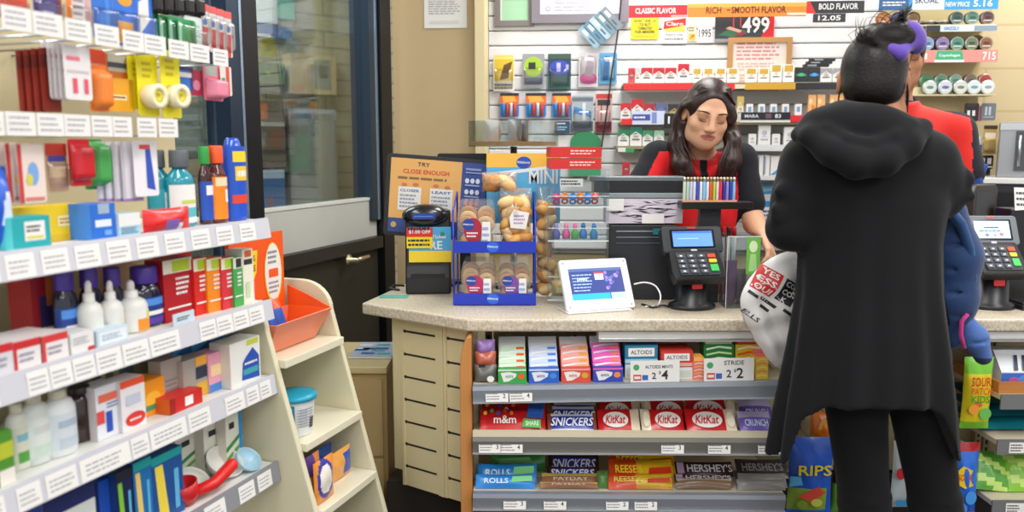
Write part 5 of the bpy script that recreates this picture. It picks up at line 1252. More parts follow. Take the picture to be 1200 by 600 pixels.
# promotional board
YS = 2.93; p = atY(513, 275, YS)
t = thing('promotion_board', 'orange and blue framed promotion board leaning beside the tan wall', 'sign', (p.x, YS, CZ1))
zc = atY(513, 232, YS).z-CZ; W = .352; H = .272
m = MB(); m.at((0, 0, zc), ry=.075); m.prism(rrect(-W/2-.016, -H/2-.014, W/2+.016, H/2+.014, .012), 0, .025, BLK2); m.build('frame', t)
m = MB(); m.at((0, -.001, zc), ry=.075)
def D(*a): deco(m, W, H, a, -.0005, -W/2); 
m.v0 = 0
dec = [('r',0,0,1,1,'#eab267'),('r',.74,0,1,1,'#3a4f94'),('r',0,0,.75,.19,'#3a4f94'),('t','TRY',.34,.93,.055,'#4a4a50',.13),('t','CLOSE ENOUGH',.37,.83,.06,'#d8452f',.48),('l',.08,.71,.68,.77,1,'#8a6a48'),
       ('r',.09,.30,.33,.62,PAPER),('r',.42,.30,.66,.62,PAPER),('t','CLOSER',.21,.57,.035,'#2f4fa0',.2),('t','LEAST',.54,.57,.035,'#2f4fa0',.2),('l',.11,.33,.31,.53,4,'#9aa0b4'),('l',.44,.33,.64,.53,4,'#9aa0b4'),
       ('o',.15,.65,.03,.02,'#d87a50'),('o',.27,.66,.03,.02,'#d87a50'),('o',.48,.66,.03,.02,'#d87a50'),('o',.60,.65,.03,.02,'#d87a50'),('o',.06,.1,.03,.04,'#c9b070'),
       ('r',.78,.90,.94,.93,'#8ea0d8'),('r',.78,.86,.94,.88,'#8ea0d8')]
for r in range(4):
    for c in range(3): dec.append(('o',.80+.055*c,.76-.15*r,.022,.035,['#dfe3f0','#dfe3f0','#e06a5a','#e06a5a'][r]))
    dec.append(('r',.78,.69-.15*r,.93,.71-.15*r,'#9fb0e0'))
m2 = MB(); deco(m2, W, H, [(d[0],)+d[1:] for d in dec], -.0005, -W/2)
Mx = Matrix.Translation((0,-.001,zc-.0)) @ Matrix.Rotation(.075,4,'Y') @ Matrix.Translation((0,0,-H/2)); m2.v = [tuple(Mx @ Vector(q)) for q in m2.v]; m2.build('print', t)
m = MB(); m.box(-.10, .0, 0, .06, .045, .012, BLK); m.prism([(-.05,.0),(.03,.0),(.02,zc),(-.04,zc)], .028, .045, BLK); m.build('stand', t)
# dark monitor behind it
p0 = atY(513, 180, 3.02); p1 = atY(576, 180, 3.02)
t = thing('monitor', 'black monitor seen edge on above the promotion board', 'monitor', ((p0.x+p1.x)/2, 3.005, CZ1))
m = MB(); m.prism(rrect(p0.x-(p0.x+p1.x)/2, .20, p1.x-(p0.x+p1.x)/2, p0.z-CZ, .01), -.005, .035, BLK); m.build('housing', t)
m = MB(); m.rect(-.085, .22, .085, p0.z-CZ-.02, mat('#1b2028', .15), -.006); m.build('screen', t)
m = MB(); m.box(-.07,-.02,0,.07,.045,.012,BLK); m.box(-.02,.005,.012,.02,.025,.21,BLK); m.build('stand', t)
# ticket checker
x, y = on_counter(502, 345); sc = 933/(y*CT+.068)
t = thing('ticket_checker', 'black upright lottery ticket checker with oval head and bright stickers', 'ticket machine', (x, y, CZ1), .06)
Hh = atY(502, 240, y+.05).z-CZ
m = MB(); m.prism([(0,0),(.125,0),(.125,.05),(.10,.10),(.085,Hh-.02),(.035,Hh-.02),(.012,.10),(0,.06)], -.080, .080, BLK, 'x'); m.build('body', t, bev=.006)
m = MB(); m.at((-.008,.035,Hh-.035)); m.lathe([(0,-.0),(.0,0)], BLK, 3) if 0 else None
vs = MB(); vs.at((-.008,.04,Hh-.036), rx=PI/2); vs.lathe([(0,-.02),(.055,-.02),(.078,-.012),(.082,.0),(.082,.02),(.07,.045),(.04,.055),(0,.055)], mat('#1a1b1f', .2, coat=.4), 32, sy=.48); vs.build('oval_head', t)
m = MB(); m.prism(rrect(-.052,Hh-.046,.030,Hh-.026,.006), -.0225, -.0205, mat('#233f8e', .25)); m.rect(-.045, Hh-.038, .02, Hh-.034, mat('#4a7ad8', .3), -.023); m.build('display', t)
m = MB(); m.at((0,0,0), rx=0)
zz = Hh
m.box(-.066, -.002, .115, .082, .0015, Hh-.075, mat('#49a9dc', .35)); m.rect(-.066,.115,.082,.155,mat('#efcf2e', .4),-.0026)
m.text('RE', .03, .175, .03, WHITE, -.003); m.text('Scan Ticket', .02, .205, .012, WHITE, -.003, .09)
m.oval(.052, Hh-.10, .008, .008, mat('#2f8f6a'), -.003)
m.build('blue_panel', t)
m = MB(); m.box(-.073, -.006, .165, .018, -.003, Hh-.088, mat('#f0d51f', .4)); m.rect(-.073,.205,.018,.238,mat('#d8281f',.4),-.0065); m.text('$1.00 OFF', -.027, .222, .014, WHITE, -.0072, .075); m.lines(-.068,.170,.012,.20,2,INK,-.0068,.5,3); m.lines(-.068,.245,.012,Hh-.092,1,INK,-.0068,.5,4); m.build('yellow_sticker', t)
m = MB(); m.box(-.060,-.002,.058,.060,.004,.072,mat('#08080a',.5)); m.build('ticket_slot', t)
# cable and mat near the corner
m = MB(); m.tube([on_counter(474,336)+(CZ1+.003,), on_counter(462,336)+(CZ1+.006,), on_counter(456,340)+(CZ1+.004,), on_counter(468,341)+(CZ1+.004,)], .004, BLK, 6); tag(m.build('cable'), 'black cable behind the ticket checker at the counter corner', 'cable')
a = on_counter(444,349.5); b = on_counter(478,348)
m = MB(); m.box(a[0], a[1], CZ1, b[0], a[1]+.05, CZ1+.0015, mat('#5fb0a2', .4)); tag(m.build('paper_strip'), 'flat teal strip lying at the left corner of the counter', 'paper')
# pastry rack
x, y = on_counter(580, 358); PXM = 933/(y*CT+.068)
blu = mat('#1a37b5', .3)
t = thing('pastry_rack', 'blue wire pastry rack with two trays and sky blue header on counter', 'display rack', (x, y, CZ1))
def RX(px): return (px-580)/PXM
zL = .0; zU = atY(580, 290, y+.02).z-CZ-.012; xl, xr = RX(532), RX(627)
dp = .20
def lipped(z, nm):
    m = MB(); m.box(xl, .0, z, xr, dp, z+.003, blu); m.build('tray', t)
    m = MB(); m.box(xl-.002, -.004, z-.004, xr+.002, -.001, z+.034, blu); m.oval((xl+xr)/2-.005, z+.016, .021, .0185, mat('#1c53c8', .3), -.0046, 24); m.oval((xl+xr)/2-.005, z+.016, .019, .0165, mat('#2a66d8', .3), -.005, 24); m.text('Pillsbury', (xl+xr)/2-.005, z+.016, .009, WHITE, -.0056, .034); m.build('front_lip', t)
lipped(.006, ''); lipped(zU, '')
m = MB(); r = .003; zt = atY(625, 247, y).z-CZ
for xx, yy, z1 in ((xl,0,zt),(xr,0,zt),(xl,dp,zt+.05),(xr,dp,zt+.05)): m.tube([(xx,yy,0),(xx,yy,z1)], r, blu, 8)
m.build('wire_frame', t) if 0 else None
for xx in (xl, xr):
    m = MB(); m.tube([(xx,0,.003),(xx,0,zt),(xx,dp*.25,zt+.008),(xx,dp,zt+.05),(xx,dp,.003),(xx,0,.003)], r, blu, 8); m.tube([(xx,0,zU+.03),(xx,dp,zU+.03)], r, blu, 8); m.build('side_wire', t)
m = MB(); m.tube([(xl,dp,zU+.05),(xr,dp,zU+.05)], r, blu, 8); m.tube([(xl,dp,.05),(xr,dp,.05)], r, blu, 8); m.build('back_wire', t) if 0 else None
# header card: yellow band over sky blue, no character on it
hb = atY(614, 262, y+dp).z-CZ; ht = atY(614, 180, y+dp).z-CZ; k = 933/((y+dp)*CT); hx0 = (570-600)/k-x; hx1 = (657-600)/k-x
m = MB(); m.box(hx0, dp+.006, hb, hx1, dp+.010, ht, mat('#57b4e6', .4)); m.at((0, dp+.006, 0))
m.rect(hx0, hb+(ht-hb)*.80, hx1, ht, mat('#f2bd4a', .4), -.0005)
m.poly([(hx0,hb+(ht-hb)*.72),(hx1,hb+(ht-hb)*.84),(hx1,hb+(ht-hb)*.80),(hx0,hb+(ht-hb)*.66)], mat('#dfeef6', .4), -.0009)
cxm = hx0+(614-570)/(657-570)*(hx1-hx0); m.oval(cxm, ht-.032, .026, .021, mat('#1f4fb8', .35), -.0013, 24); m.text('Pillsbury', cxm, ht-.032, .011, WHITE, -.0018, .044)
m.text('MINI', hx0+(hx1-hx0)*.77, hb+(ht-hb)*.67, .050, WHITE, -.0018, .10)
for i in range(6): m.rect(hx0+.01+i*.012, hb+.02, hx0+.014+i*.012, hb+(ht-hb)*.6, mat('#6fc0ea', .4), -.0008)
m.build('header_card', t)
m = MB(); m.tube([(xl+.02,dp,zt),(xl+.03,dp+.012,ht-.02)], .003, blu, 6); m.tube([(xr-.01,dp,zt),(xr-.01,dp+.012,ht-.02)], .003, blu, 6); m.build('header_support', t) if 0 else None
dough = mat('#ecc48a', .6, noise=.15, nscale=60); dough2 = mat('#e0a85a', .55, noise=.2, nscale=50); dough3 = mat('#d2924a', .5, noise=.25, nscale=45); film_ = clear('#ffffff', .10, .99, .12, .07, '#f2efe8')
def ring(m, c, R, r, col, rx=0, n=14, k=8):
    q = Matrix.Translation(c) @ Matrix.Rotation(rx, 4, 'X'); vs = []; fs = []
    for i in range(n):
        for j in range(k):
            a = 2*PI*i/n; b = 2*PI*j/k; vs.append(tuple(q @ Vector(((R+r*math.cos(b))*math.cos(a), r*.8*math.sin(b), (R+r*math.cos(b))*math.sin(a)))))
    for i in range(n):
        for j in range(k): fs.append((i*k+j, ((i+1)%n)*k+j, ((i+1)%n)*k+(j+1)%k, i*k+(j+1)%k))
    m.add(vs, fs, col, True)
def clamshell(px0, px1, ptop, z, lab, labcol, yy=.01):
    W = (px1-px0)/PXM; xc = RX((px0+px1)/2); H = atY(580, ptop, y+yy).z-CZ-z
    b = thing('doughnut_box', lab, 'pastry box', (x+xc, y+yy, CZ1+z+.0006), 0, 'boxes of ring doughnuts on the blue rack')
    for r_ in range(3):
        for c_ in range(2):
            m = MB(); ring(m, (W*(-.235+.47*c_), .026+.036*r_, H*(.50+.09*r_)), W*.155, W*.088, dough if (r_+c_)%2 else dough3, .15); m.build('doughnut', b)
            m = MB(); m.ball((W*(-.23+.46*c_), .022+.035*r_, H*.18), (W*.2,.02,H*.14), dough2, 10, 7); m.build('doughnut', b)
    m = MB(); m.prism([(-W*.49,0),(W*.49,0),(W*.49,H*.75),(W*.42,H),(-W*.42,H),(-W*.49,H*.75)], 0, .125, film_, 'y'); m.build('clear_lid', b)
    m = MB(); m.oval(-W*.08, H*.40, W*.24, H*.26, mat(labcol, .4), -.0006, 18); m.oval(-W*.20, H*.52, W*.16, H*.12, mat('#22409a', .4), -.001, 16); m.text('Pillsbury', -W*.20, H*.52, .007, WHITE, -.0014, W*.26); m.poly([(W*.13,H*.08),(W*.37,H*.08),(W*.36,H*.58),(W*.15,H*.58)], PAPER, -.0008); m.lines(W*.15,H*.12,W*.34,H*.5,3,mat('#8aa6d8'),-.0012); m.lines(-W*.25,H*.25,W*.06,H*.38,2,WHITE,-.001); m.build('sticker', b)
ZU = zU+.003
clamshell(536, 581, 236, ZU, 'clear box of ring doughnuts, the only one on the upper tray', '#a8203a', .012)
clamshell(540, 581, 307, .009, 'clear box of ring doughnuts with crimson sticker on the lower tray', '#b02a5a', .012)
clamshell(583, 622, 307, .009, 'clear box of ring doughnuts with purple sticker on the lower tray', '#7a4a9a', .012)
def bunbag(px0, px1, ptop, zb, yy, lab, n, seed, col=dough2, rb=.02, zw=None):
    W = (px1-px0)/PXM; xc = RX((px0+px1)/2); H = atY(580, ptop, y+yy).z-CZ-zb
    b = thing('pastry_bag', lab, 'pastry bag', (x+xc, y+yy+.05, CZ1+zb+.0125)); rnd = random.Random(seed)
    nc = max(1, round(W/(2*rb*.82)))
    for a in range(n):
        for c in range(nc):
            for dpt in (-.016, .016):
                xx = (-W/2+rb+.003+c*(W-2*rb-.006)/max(1, nc-1)) if nc > 1 else 0
                m = MB(); m.at((xx+rnd.uniform(-.006,.006), dpt+rnd.uniform(-.006,.006), rb*.9+a*(H*.84-rb*1.6)/max(1,n-1)+rnd.uniform(-.003,.004)), ry=rnd.uniform(-1.2,1.2) if nc > 1 else 0, rz=rnd.uniform(-.6,.6) if nc > 1 else 0); m.ball((0,0,0), (rb*rnd.uniform(1.15,1.45) if nc > 1 else W*.42, rb*.85, rb*rnd.uniform(.72,.9)), [col, dough, dough3][rnd.randrange(3)], 12, 8); m.build('bun', b)
    m = MB(); m.pillow(W*1.02, H, .085, film_, nx=12, nz=12, seed=seed); m.build('clear_bag', b)
    return b, W, H
m0 = None
b, W, H = bunbag(586, 623, 226, ZU, .03, 'clear bag of golden pastries filling the right of the upper tray', 5, 5, rb=.024)
m = MB(); m.at((W*.12, -.046, H*.42)); m.poly([(-.03,-.02),(.02,-.025),(.032,.03),(-.02,.04),(-.034,.015)], PAPER); m.lines(-.02,-.01,.02,.025,3,mat('#b08ac0'),-.001); m.build('sticker', b)
b, W, H = bunbag(564, 606, 207, atY(586,229,y+.1).z-CZ, .06, 'clear bag with one long golden roll lying on top of the rack', 1, 6, rb=.03)
b, W, H = bunbag(630, 652, 224, .0, .09, 'tall clear bag of amber buns standing right of the rack', 7, 8, rb=.024)
m = MB(); m.box(-.03, 0, 0, .03, .05, .014, mat('#c9264a', .4)); tag(m.build('small_box', loc=(x+RX(590), y+.145, CZ1+.0105)), 'small crimson box behind the lower doughnut boxes', 'box') if 0 else None
# square clear bin on a post behind the header
bx, by = on_counter(602, 338); by = 2.93; k = 933/(by*CT+.02)
bx = (602-600)/k
t = thing('bin_display', 'clear square acrylic bin on a post above the sky blue header', 'display bin', (bx, by, CZ1))
zb0 = atY(602, 172, by).z-CZ; zb1 = atY(602, 142, by).z-CZ; s_ = .125
m = MB(); m.at(rz=PI/4+.12); m.box(-.07,-.07,0,.07,.07,.012,mat('#2a2c30',.4)); m.tube([(0,0,.012),(0,0,zb0)], .012, STEEL, 10); m.build('post', t)
ac = clear('#f4f8f9', .05, .985, .03)
m = MB(); m.at(rz=PI/4+.12); S_ = .115
for q in range(4):
    m.at(rz=PI/4+.12+q*PI/2); m.box(-S_, -S_-.003, zb0, S_, -S_, zb1, ac)
m.at(rz=PI/4+.12); m.box(-S_,-S_,zb0,S_,S_,zb0+.003,ac); m.build('clear_walls', t)
m = MB(); m.at(rz=PI/4+.12); m.box(-S_+.004,-S_+.004,zb0+.004,S_-.004,S_-.004,zb0+.018,mat('#c9965a',.6)); m.build('cardboard_floor', t)
for i in range(7):
    m = MB(); rnd = random.Random(i); m.at(rz=PI/4+.12); xx = -S_+.025+i*.029; m.at((0,0,0)); 
    q = Matrix.Rotation(PI/4+.12,4,'Z') @ Vector((xx*.9, -.05+.1*rnd.random(), 0))
    m = MB(); m.at(rz=.4+i*.5); m.pillow(.05, .075, .02, film(random.Random(i).choice(['#a89c92','#8d8a88','#b9aa9a','#c9c2bc'])), nx=6, nz=6, seed=i); 
    o = m.build('snack_sachet', loc=(bx+q.x, by+q.y, CZ1+zb0+.0195)); tag(o, f'grey film sachet in the square clear bin, {ORD[i]} from the left', 'sachet', 'sachets in the clear bin')
# acrylic tier tower with toys
x = on_counter(678, 357)[0]; y = 2.60; PK = 933/(y*CT+.068)
t = thing('acrylic_tower', 'clear acrylic tower of three open bins holding bright candy toys', 'display tower', (x, y, CZ1))
def TX(px): return (px-678)/PK
def TZ(py, yy=0): return atY(678, py, y+yy).z-CZ
aw0, aw1 = TX(643), TX(711); TD = .062
lev = [(TZ(352),TZ(290)),(TZ(283),TZ(248)),(TZ(243),TZ(214))]
edge = mat('#dfe7e8', .2)  # pale strips painting the highlight on the acrylic edges
for i, (z0, z1) in enumerate(lev):
    m = MB(); z0 = max(z0, .001)
    m.box(aw0, 0, z0, aw1, TD, z0+.003, ac); m.box(aw0, 0, z0+.003, aw1, .003, z0+(z1-z0)*.45, ac); m.box(aw0-.003, 0, z0, aw0, TD, z1, ac); m.box(aw1, 0, z0, aw1+.003, TD, z1, ac); m.build('bin', t)
    m = MB(); m.box(aw0-.003, -.001, z0-.001, aw1+.003, .0, z0+.003, edge); m.box(aw0-.003,-.001,z0+(z1-z0)*.45-.002,aw1+.003,0,z0+(z1-z0)*.45,edge); m.build('bin_edge_highlight', t)
m = MB(); m.box(aw0-.003, TD+.001, 0, aw1+.003, TD+.003, TZ(200,TD), ac); m.build('back_sheet', t)
m = MB(); m.box(aw0-.003,0,TZ(200),aw1+.003,TD,TZ(200)+.004,ac); 
for q in (aw0, aw1): m.box(q-.002, 0, 0, q+.002, .003, TZ(200), ac)
m.build('top_shelf', t)
def toy(px, py, col, col2, lab, kind, lvl, yy=.035):
    yy = min(yy, .045); z0 = max(lev[lvl][0], .001)+.0042; xx = TX(px); g_ = {2:'candies in the top bin',1:'candies in the middle bin',0:'candies in the bottom bin'}[lvl]
    o = thing('candy_toy', lab, 'candy', (x+xx, y+yy, CZ1+z0), 0, g_)
    m = MB()
    if kind == 'ring':
        ring(m, (0,0,.012), .009, .0035, mat(col,.3), .6); m.build('ring_band', o); m = MB(); m.lathe([(0,.018),(.014,.022),(.015,.030),(.006,.040),(0,.041)], mat(col2,.15,coat=.5), 10); m.build('gem', o)
    elif kind == 'bottle':
        m.lathe([(.012,0),(.013,.004),(.013,.022),(.006,.032),(.006,.036)], mat(col,.25), 12); m.build('body', o); m = MB(); m.lathe([(.007,.0365),(.008,.04),(.005,.052),(0,.053)], mat(col2,.3), 10); m.build('cap', o)
    else:
        m.pillow(.05,.055,.026,film(col),nx=7,nz=7,seed=int(px)); m.build('wrapper', o); m = MB(); m.at((.003,-.016,.02)); m.rect(-.013,-.006,.013,.014,mat(col2,.3)); m.build('label', o)
for i, (px, c, c2, lab) in enumerate(((652,'#d83a7a','#e8508f','pink ring candy, first in the top bin'),(662,'#e06a2a','#f08038','orange ring candy, second in the top bin'),(671,'#2a7ad0','#3a8ee6','blue ring candy, third in the top bin'),(680,'#e0602a','#f07a30','orange ring candy, fourth in the top bin'),(688,'#2a6ac8','#3f8ae0','blue ring candy, fifth in the top bin'),(697,'#d84a4a','#e85a5a','red ring candy, last in the top bin'))): toy(px,0,c,c2,lab,'ring',2,.03+.05*(i%2))
for i, (px, c, c2, lab) in enumerate(((652,'#5a5aa8','#8888c8','violet bottle candy, first in the middle bin'),(664,'#e05a96','#f080b0','pink bottle candy, second in the middle bin'),(674,'#5ab04a','#e868a0','green bottle candy with pink cap in the middle bin'),(684,'#2a7ac0','#2a6ab0','blue bottle candy, fourth in the middle bin'),(696,'#1f86b8','#2a74b8','teal blue bottle candy, last in the middle bin'))): toy(px,0,c,c2,lab,'bottle',1,.03+.04*(i%2))
for i, (px, c, c2, lab) in enumerate(((656,'#c9a456','#e6d6a0','tan wrapped candy in the bottom bin'),(672,'#e08a50',W_,'orange wrapped candy with white label in the bottom bin'),(690,'#a8b8c4','#3a9ad0','grey and blue wrapped candy in the bottom bin'),(703,'#8a8f98','#c9c9cc','grey wrapped candy at the end of the bottom bin'))): toy(px,0,c,c2,lab,'wrap',0,.05)
m = MB(); m.box(aw0+.004, .02, 0, aw1-.004, .15, .005, mat('#df6fa0', .4)); tag(m.build('pink_tray', loc=(x, y, CZ1+lev[1][0]+.0042)), 'flat pink tray under the bottle candies', 'tray') if 0 else None
zt0 = TZ(200)+.0046
for i, (zz, lab) in enumerate(((0,'lower flat red box on top of the acrylic tower'),(.037,'upper flat red box on top of the acrylic tower'))):
    m = MB(); m.box(-.085,-.035,0,.085,.035,.034,mat('#cf2a26',.4)); m.add([(-.085,-.035,.0344),(.085,-.035,.0344),(.085,.035,.0344),(-.085,.035,.0344)],[(0,1,2,3)],mat('#dcd6d2',.4)); m.at((0,-.035,0)); m.lines(-.02,.008,.07,.026,2,mat('#f2c8c2'),-.0006)
    o = m.build('candy_box', loc=(x+TX(672), y+.045, CZ1+zt0+zz), rz=.12+.05*i); tag(o, lab, 'box', 'red boxes on the acrylic tower')
m = MB(); m.box(0,0,0,.075,.003,.026,mat('#c8ccc8',.4)); m.lines(.004,.004,.07,.022,2,INK,-.0006,.55,4)
m.build('price_card', t, (TX(655), -.006, TZ(219)))
# register with streaked cover
x, y = on_counter(754, 351); y = 2.68; K_ = 933/(y*CT+.06)
def G(px, py, dy=0): q = atY(px, py, y+dy); return q.x-x, q.z-CZ
x = atY(754, 351, y).x
t = thing('cash_register', 'black register with streaked cover behind the white tablet', 'cash register', (x, y, CZ1))
x0, z1 = G(714, 264); x1, _ = G(795, 264)
m = MB(); m.prism(rrect(x0, 0, x1, z1, .008), 0, .08, BLK2); m.build('lower_housing', t, bev=.003)
m = MB()
for i, py in enumerate((271, 278, 285)):
    z = G(750, py)[1]; m.box(G(722,py)[0], -.003, z-.003, G(778,py)[0], -.0004, z+.002, [mat('#8d9398',.25,.5),mat('#6f777c',.25,.5),mat('#4a5055',.3,.3)][i])
m.rect(G(765,271)[0], G(750,275)[1], G(776,271)[0], G(750,268)[1], mat('#2a6f78',.3), -.004); m.build('vent_ribs', t)
m = MB(); za, zb_ = G(750, 262)[1], G(750, 233)[1]; xa, xb = G(710, 250)[0], G(800, 250)[0]
m.box(xa, .0, za, xb, .08, zb_, mat('#d5cad8', .4)); rnd = random.Random(5)
for i in range(46):
    a = rnd.uniform(xa, xb-.06); z = rnd.uniform(za+.003, zb_-.006); L = rnd.uniform(.025,.075); dz = rnd.uniform(-.012,.012); h = rnd.uniform(.0018,.005)
    pts = [(a,z),(min(xb,a+L*.5),z+dz*.3+h*.3),(min(xb,a+L),z+dz),(min(xb,a+L*.5),z+dz*.3-h)]
    pts = [(p_[0], min(zb_-.001, max(za+.001, p_[1]))) for p_ in pts]
    m.poly(pts, mat(rnd.choice(['#2a2630','#3a3340','#1c1a20','#4a4250','#e8e2ea','#efe4ea']), .4), -.0006-.00004*i)
m.rect(G(752,256)[0], za, G(778,256)[0], G(752,251)[1], PAPER, -.004); m.rect(G(711,240)[0], G(711,247)[1], G(731,240)[0], zb_, PAPER, -.004); m.build('streaked_panel', t)
m = MB(); z0, z1 = G(750, 232.5)[1], G(750, 226)[1]; m.box(G(704,230)[0], -.004, z0, G(800,230)[0], .08, z1, mat('#8a9698', .35)); m.build('ledge', t, bev=.003)
m = MB(); z0, z1 = G(750, 225.5)[1], G(750, 213)[1]; m.box(G(696,220)[0], -.005, z0, G(803,220)[0], .08, z1, BLK); m.build('upper_housing', t)
m = MB(); z0, z1 = G(750, 213)[1], G(750, 207)[1]; m.box(G(691,210)[0], -.004, z0+.0004, G(803,210)[0], .085, z1, mat('#6f7578', .3, .3)); m.build('top_bar', t, bev=.003)
# lighter tray
t = thing('lighter_tray', 'narrow black shelf carrying a row of upright lighters', 'tray', (0, 0, 0)); yl = 2.60
zt_ = atY(830, 237, yl).z; xa, xb = atY(799, 240, yl).x, atY(883, 240, yl).x; zb_ = atY(830, 245.5, yl).z
t.location = ((xa+xb)/2, yl, CZ1); hw = (xb-xa)/2
m = MB(); m.box(-hw, 0, zb_-CZ, hw, .07, zt_-CZ, BLK); m.build('shelf', t, bev=.002)
xw0 = atY(801,222,yl).x-(xa+xb)/2; xw1 = atY(863,222,yl).x-(xa+xb)/2; zl1 = atY(830, 208.5, yl).z-CZ
m = MB(); m.box(xw0-.003,-.001,zt_-CZ+.0002,xw1+.003,.001,zt_-CZ+.006,mat('#d9a878',.4)); m.build('front_strip', t)
m = MB(); m.box(-.05, .03, 0, .02, .06, zb_-CZ-.0002, BLK2); m.build('post', t)
cols = ['#cfd4c0','#b9d6c8','#c9cfe8','#dfe0ea','#2a52b8','#e9e6ea','#8ac4e4','#d9e6f0','#e2572a','#a8d23a','#f0c8d8','#d8304a','#2c2f9a','#8a8fd0','#2f3aa8','#7ac0e8']
names = ['pale olive','mint','lilac white','white','royal blue','ivory','sky blue','ice white','orange','lime','pale pink','crimson','indigo','lavender','dark blue','light blue']
dx = (xw1-xw0)/16
for i, c in enumerate(cols):
    o = thing('lighter', f'{names[i]} lighter, {ORD[i]} from the left in the black tray', 'lighter', ((xa+xb)/2+xw0+dx*(i+.5), yl+.012, CZ1+zt_-CZ+.0012), 0, 'lighters on the black tray'); h = zl1-(zt_-CZ)
    m = MB(); m.at((0,0,0)); m.lathe([(dx*.44,0),(dx*.46,.002),(dx*.46,h*.80),(dx*.42,h*.82)], mat(c,.2,coat=.4), 12, sy=1.5); m.build('body', o)
    m = MB(); m.lathe([(dx*.45,h*.825),(dx*.45,h*.97),(dx*.3,h)], mat('#b9a67a' if i%3 else '#c8ccd0',.3,.7), 10, sy=1.4); m.build('metal_cap', o)
# payment terminal builder
def terminal(name, label, px, pyb, ptop, width_px, yaw, scr, scrdec, Yd=None, hc_='#2c2f34'):
    if Yd: xx = atY(px, pyb, Yd).x; yy = Yd
    else: xx, yy = on_counter(px, pyb)
    t = thing(name, label, 'card terminal', (xx, yy, CZ1), yaw); K = 933/(yy*CT+.068); W = width_px/K; Ht = atY(px, ptop, yy+.08).z-CZ
    hs = Ht*.42
    m = MB(); m.at((0,.05,0)); m.lathe([(.075,0),(.078,.006),(.074,.014),(.056,.022),(.052,hs)], BLK, 24, sy=.8); m.build('stand', t)
    m = MB(); m.at((0,.0,0)); m.prism(rrect(-.017, hs*.62, .017, hs*.80, .003), .004, .0075, mat('#c22a2a',.3)); m.build('logo', t)
    m = MB(); m.at((0,-.03,hs*.98), rx=-.75); W2 = W*.41; L2 = Ht*.44
    m.prism([(-W2,0),(W2,0),(W2*1.08,L2*.3),(W2*1.02,L2),(-W2*1.02,L2),(-W2*1.08,L2*.3)], 0, .04, BLK); m.build('keypad_housing', t, bev=.006)
    m = MB(); m.at((0,-.03,hs*.98), rx=-.75); kd = mat('#3c4148',.35); m.prism(rrect(-W2*.80,L2*.1,W2*.80,L2*.86,.006), -.003, -.0005, mat('#2c2f35',.4)); m.build('keypad_plate', t)
    for r_ in range(4):
        for c_ in range(4):
            col = ['#c9ccd4']*3+[['#e0502a','#e8c030','#46c060','#46c060'][r_ if r_<3 else 3]]
            xk = W2*(-.62+.41*c_); zk = L2*(.72-.17*r_)
            if c_ == 3 and r_ == 3: continue
            m = MB(); m.at((0,-.03,hs*.98), rx=-.75); hh = L2*.058 if not (c_ == 3 and r_ == 2) else L2*.11
            zk = zk if not (c_ == 3 and r_ == 2) else zk-L2*.06
            m.prism(rrect(xk-W2*.155, zk-hh, xk+W2*.155, zk+hh, .0025), -.006, -.0032, mat(col[c_] if c_ == 3 else '#4d525c', .35)); 
            if c_ < 3: m.rect(xk-.004, zk-.0025, xk+.004, zk+.0025, mat('#d9dce4'), -.0064)
            m.build('key', t)
    z2 = hs*.98+L2*math.cos(.75)*.86; y2 = -.03+L2*math.sin(.75)*.86; L3 = (Ht-z2)/math.cos(.42)
    m = MB(); m.at((0,y2+.004,z2), rx=-.42); W3 = W*.5; m.prism(rrect(-W3,0,W3,L3,.012), 0, .035, mat(hc_,.4)); m.build('screen_housing', t, bev=.004)
    m = MB(); m.at((0,y2+.004,z2), rx=-.42); m.prism(rrect(-W3*.74,L3*.16,W3*.74,L3*.86,.004), -.0012, -.0003, mat('#0c0e12',.15)); m.build('bezel', t)
    m = MB(); m.at((0,y2+.004,z2), rx=-.42); m.rect(-W3*.66,L3*.22,W3*.66,L3*.80,scr,-.0018)
    for d in scrdec(W3, L3): getattr(m, d[0])(*d[1:])
    m.build('screen', t)
    m = MB(); m.at((0,y2+.004,z2), rx=-.42); m.prism(rrect(-W3*.14,L3*.90,W3*.14,L3*.96,.002), -.0014, -.0003, mat('#c8342c',.3)); m.build('badge', t); m = MB(); m.at((0,y2+.004,z2), rx=-.42); m.prism(rrect(-W3*.1,L3*.03,W3*.1,L3*.12,.002), -.0014, -.0003, mat('#c9ccd2',.3)); m.build('sticker', t)
    return t
terminal('card_terminal', 'black card terminal with blue screen and keypad in front of the register', 817, 364, 265, 74, .14, mat('#5c8ad8', .2, emit=.55),
    lambda W, L: [('rect',-W*.66,L*.72,W*.66,L*.80,mat('#3f6ac0',.2,emit=.4),-.0022),('rect',-W*.5,L*.5,W*.2,L*.54,mat('#8ab0ee',.2,emit=.5),-.0022)])
# tablet on a white stand
x, y = on_counter(706, 366); t = thing('tablet_stand', 'white counter stand holding a tablet with a blue promotion screen', 'tablet', (x, y+.012, CZ1), .30)
wht = mat('#e8e9ea', .3, coat=.3); W = .235; L = .172; th = .50
m = MB(); m.at((0,0,.006), rx=-th); m.prism(rrect(-W/2,0,W/2,L,.008), 0, .016, wht); m.build('case', t, bev=.003)
m = MB(); m.box(-W/2-.003,-.016,0,W/2-.02,.085,.004,wht); m.prism([(-.04,.0),(.04,.0),(.04,.10),(-.04,.10)], .075, .079, wht); m.build('foot', t, bev=.001)
m = MB(); m.at((0,0,.006), rx=-th); w2, l0, l1 = .092, .035, .140; m.rect(-w2,l0,w2,l1,mat('#3f4a86',.2,emit=.45),-.0006)
em = lambda c: mat(c,.2,emit=.5)
m.rect(-w2,l1-.010,w2,l1,em('#56689c'),-.0009); m.rect(-w2,l0,w2*.42,l0+.020,em('#3aa6e2'),-.0009); m.rect(w2*.45,l0,w2,l0+.020,em('#a9b9e6'),-.0009)
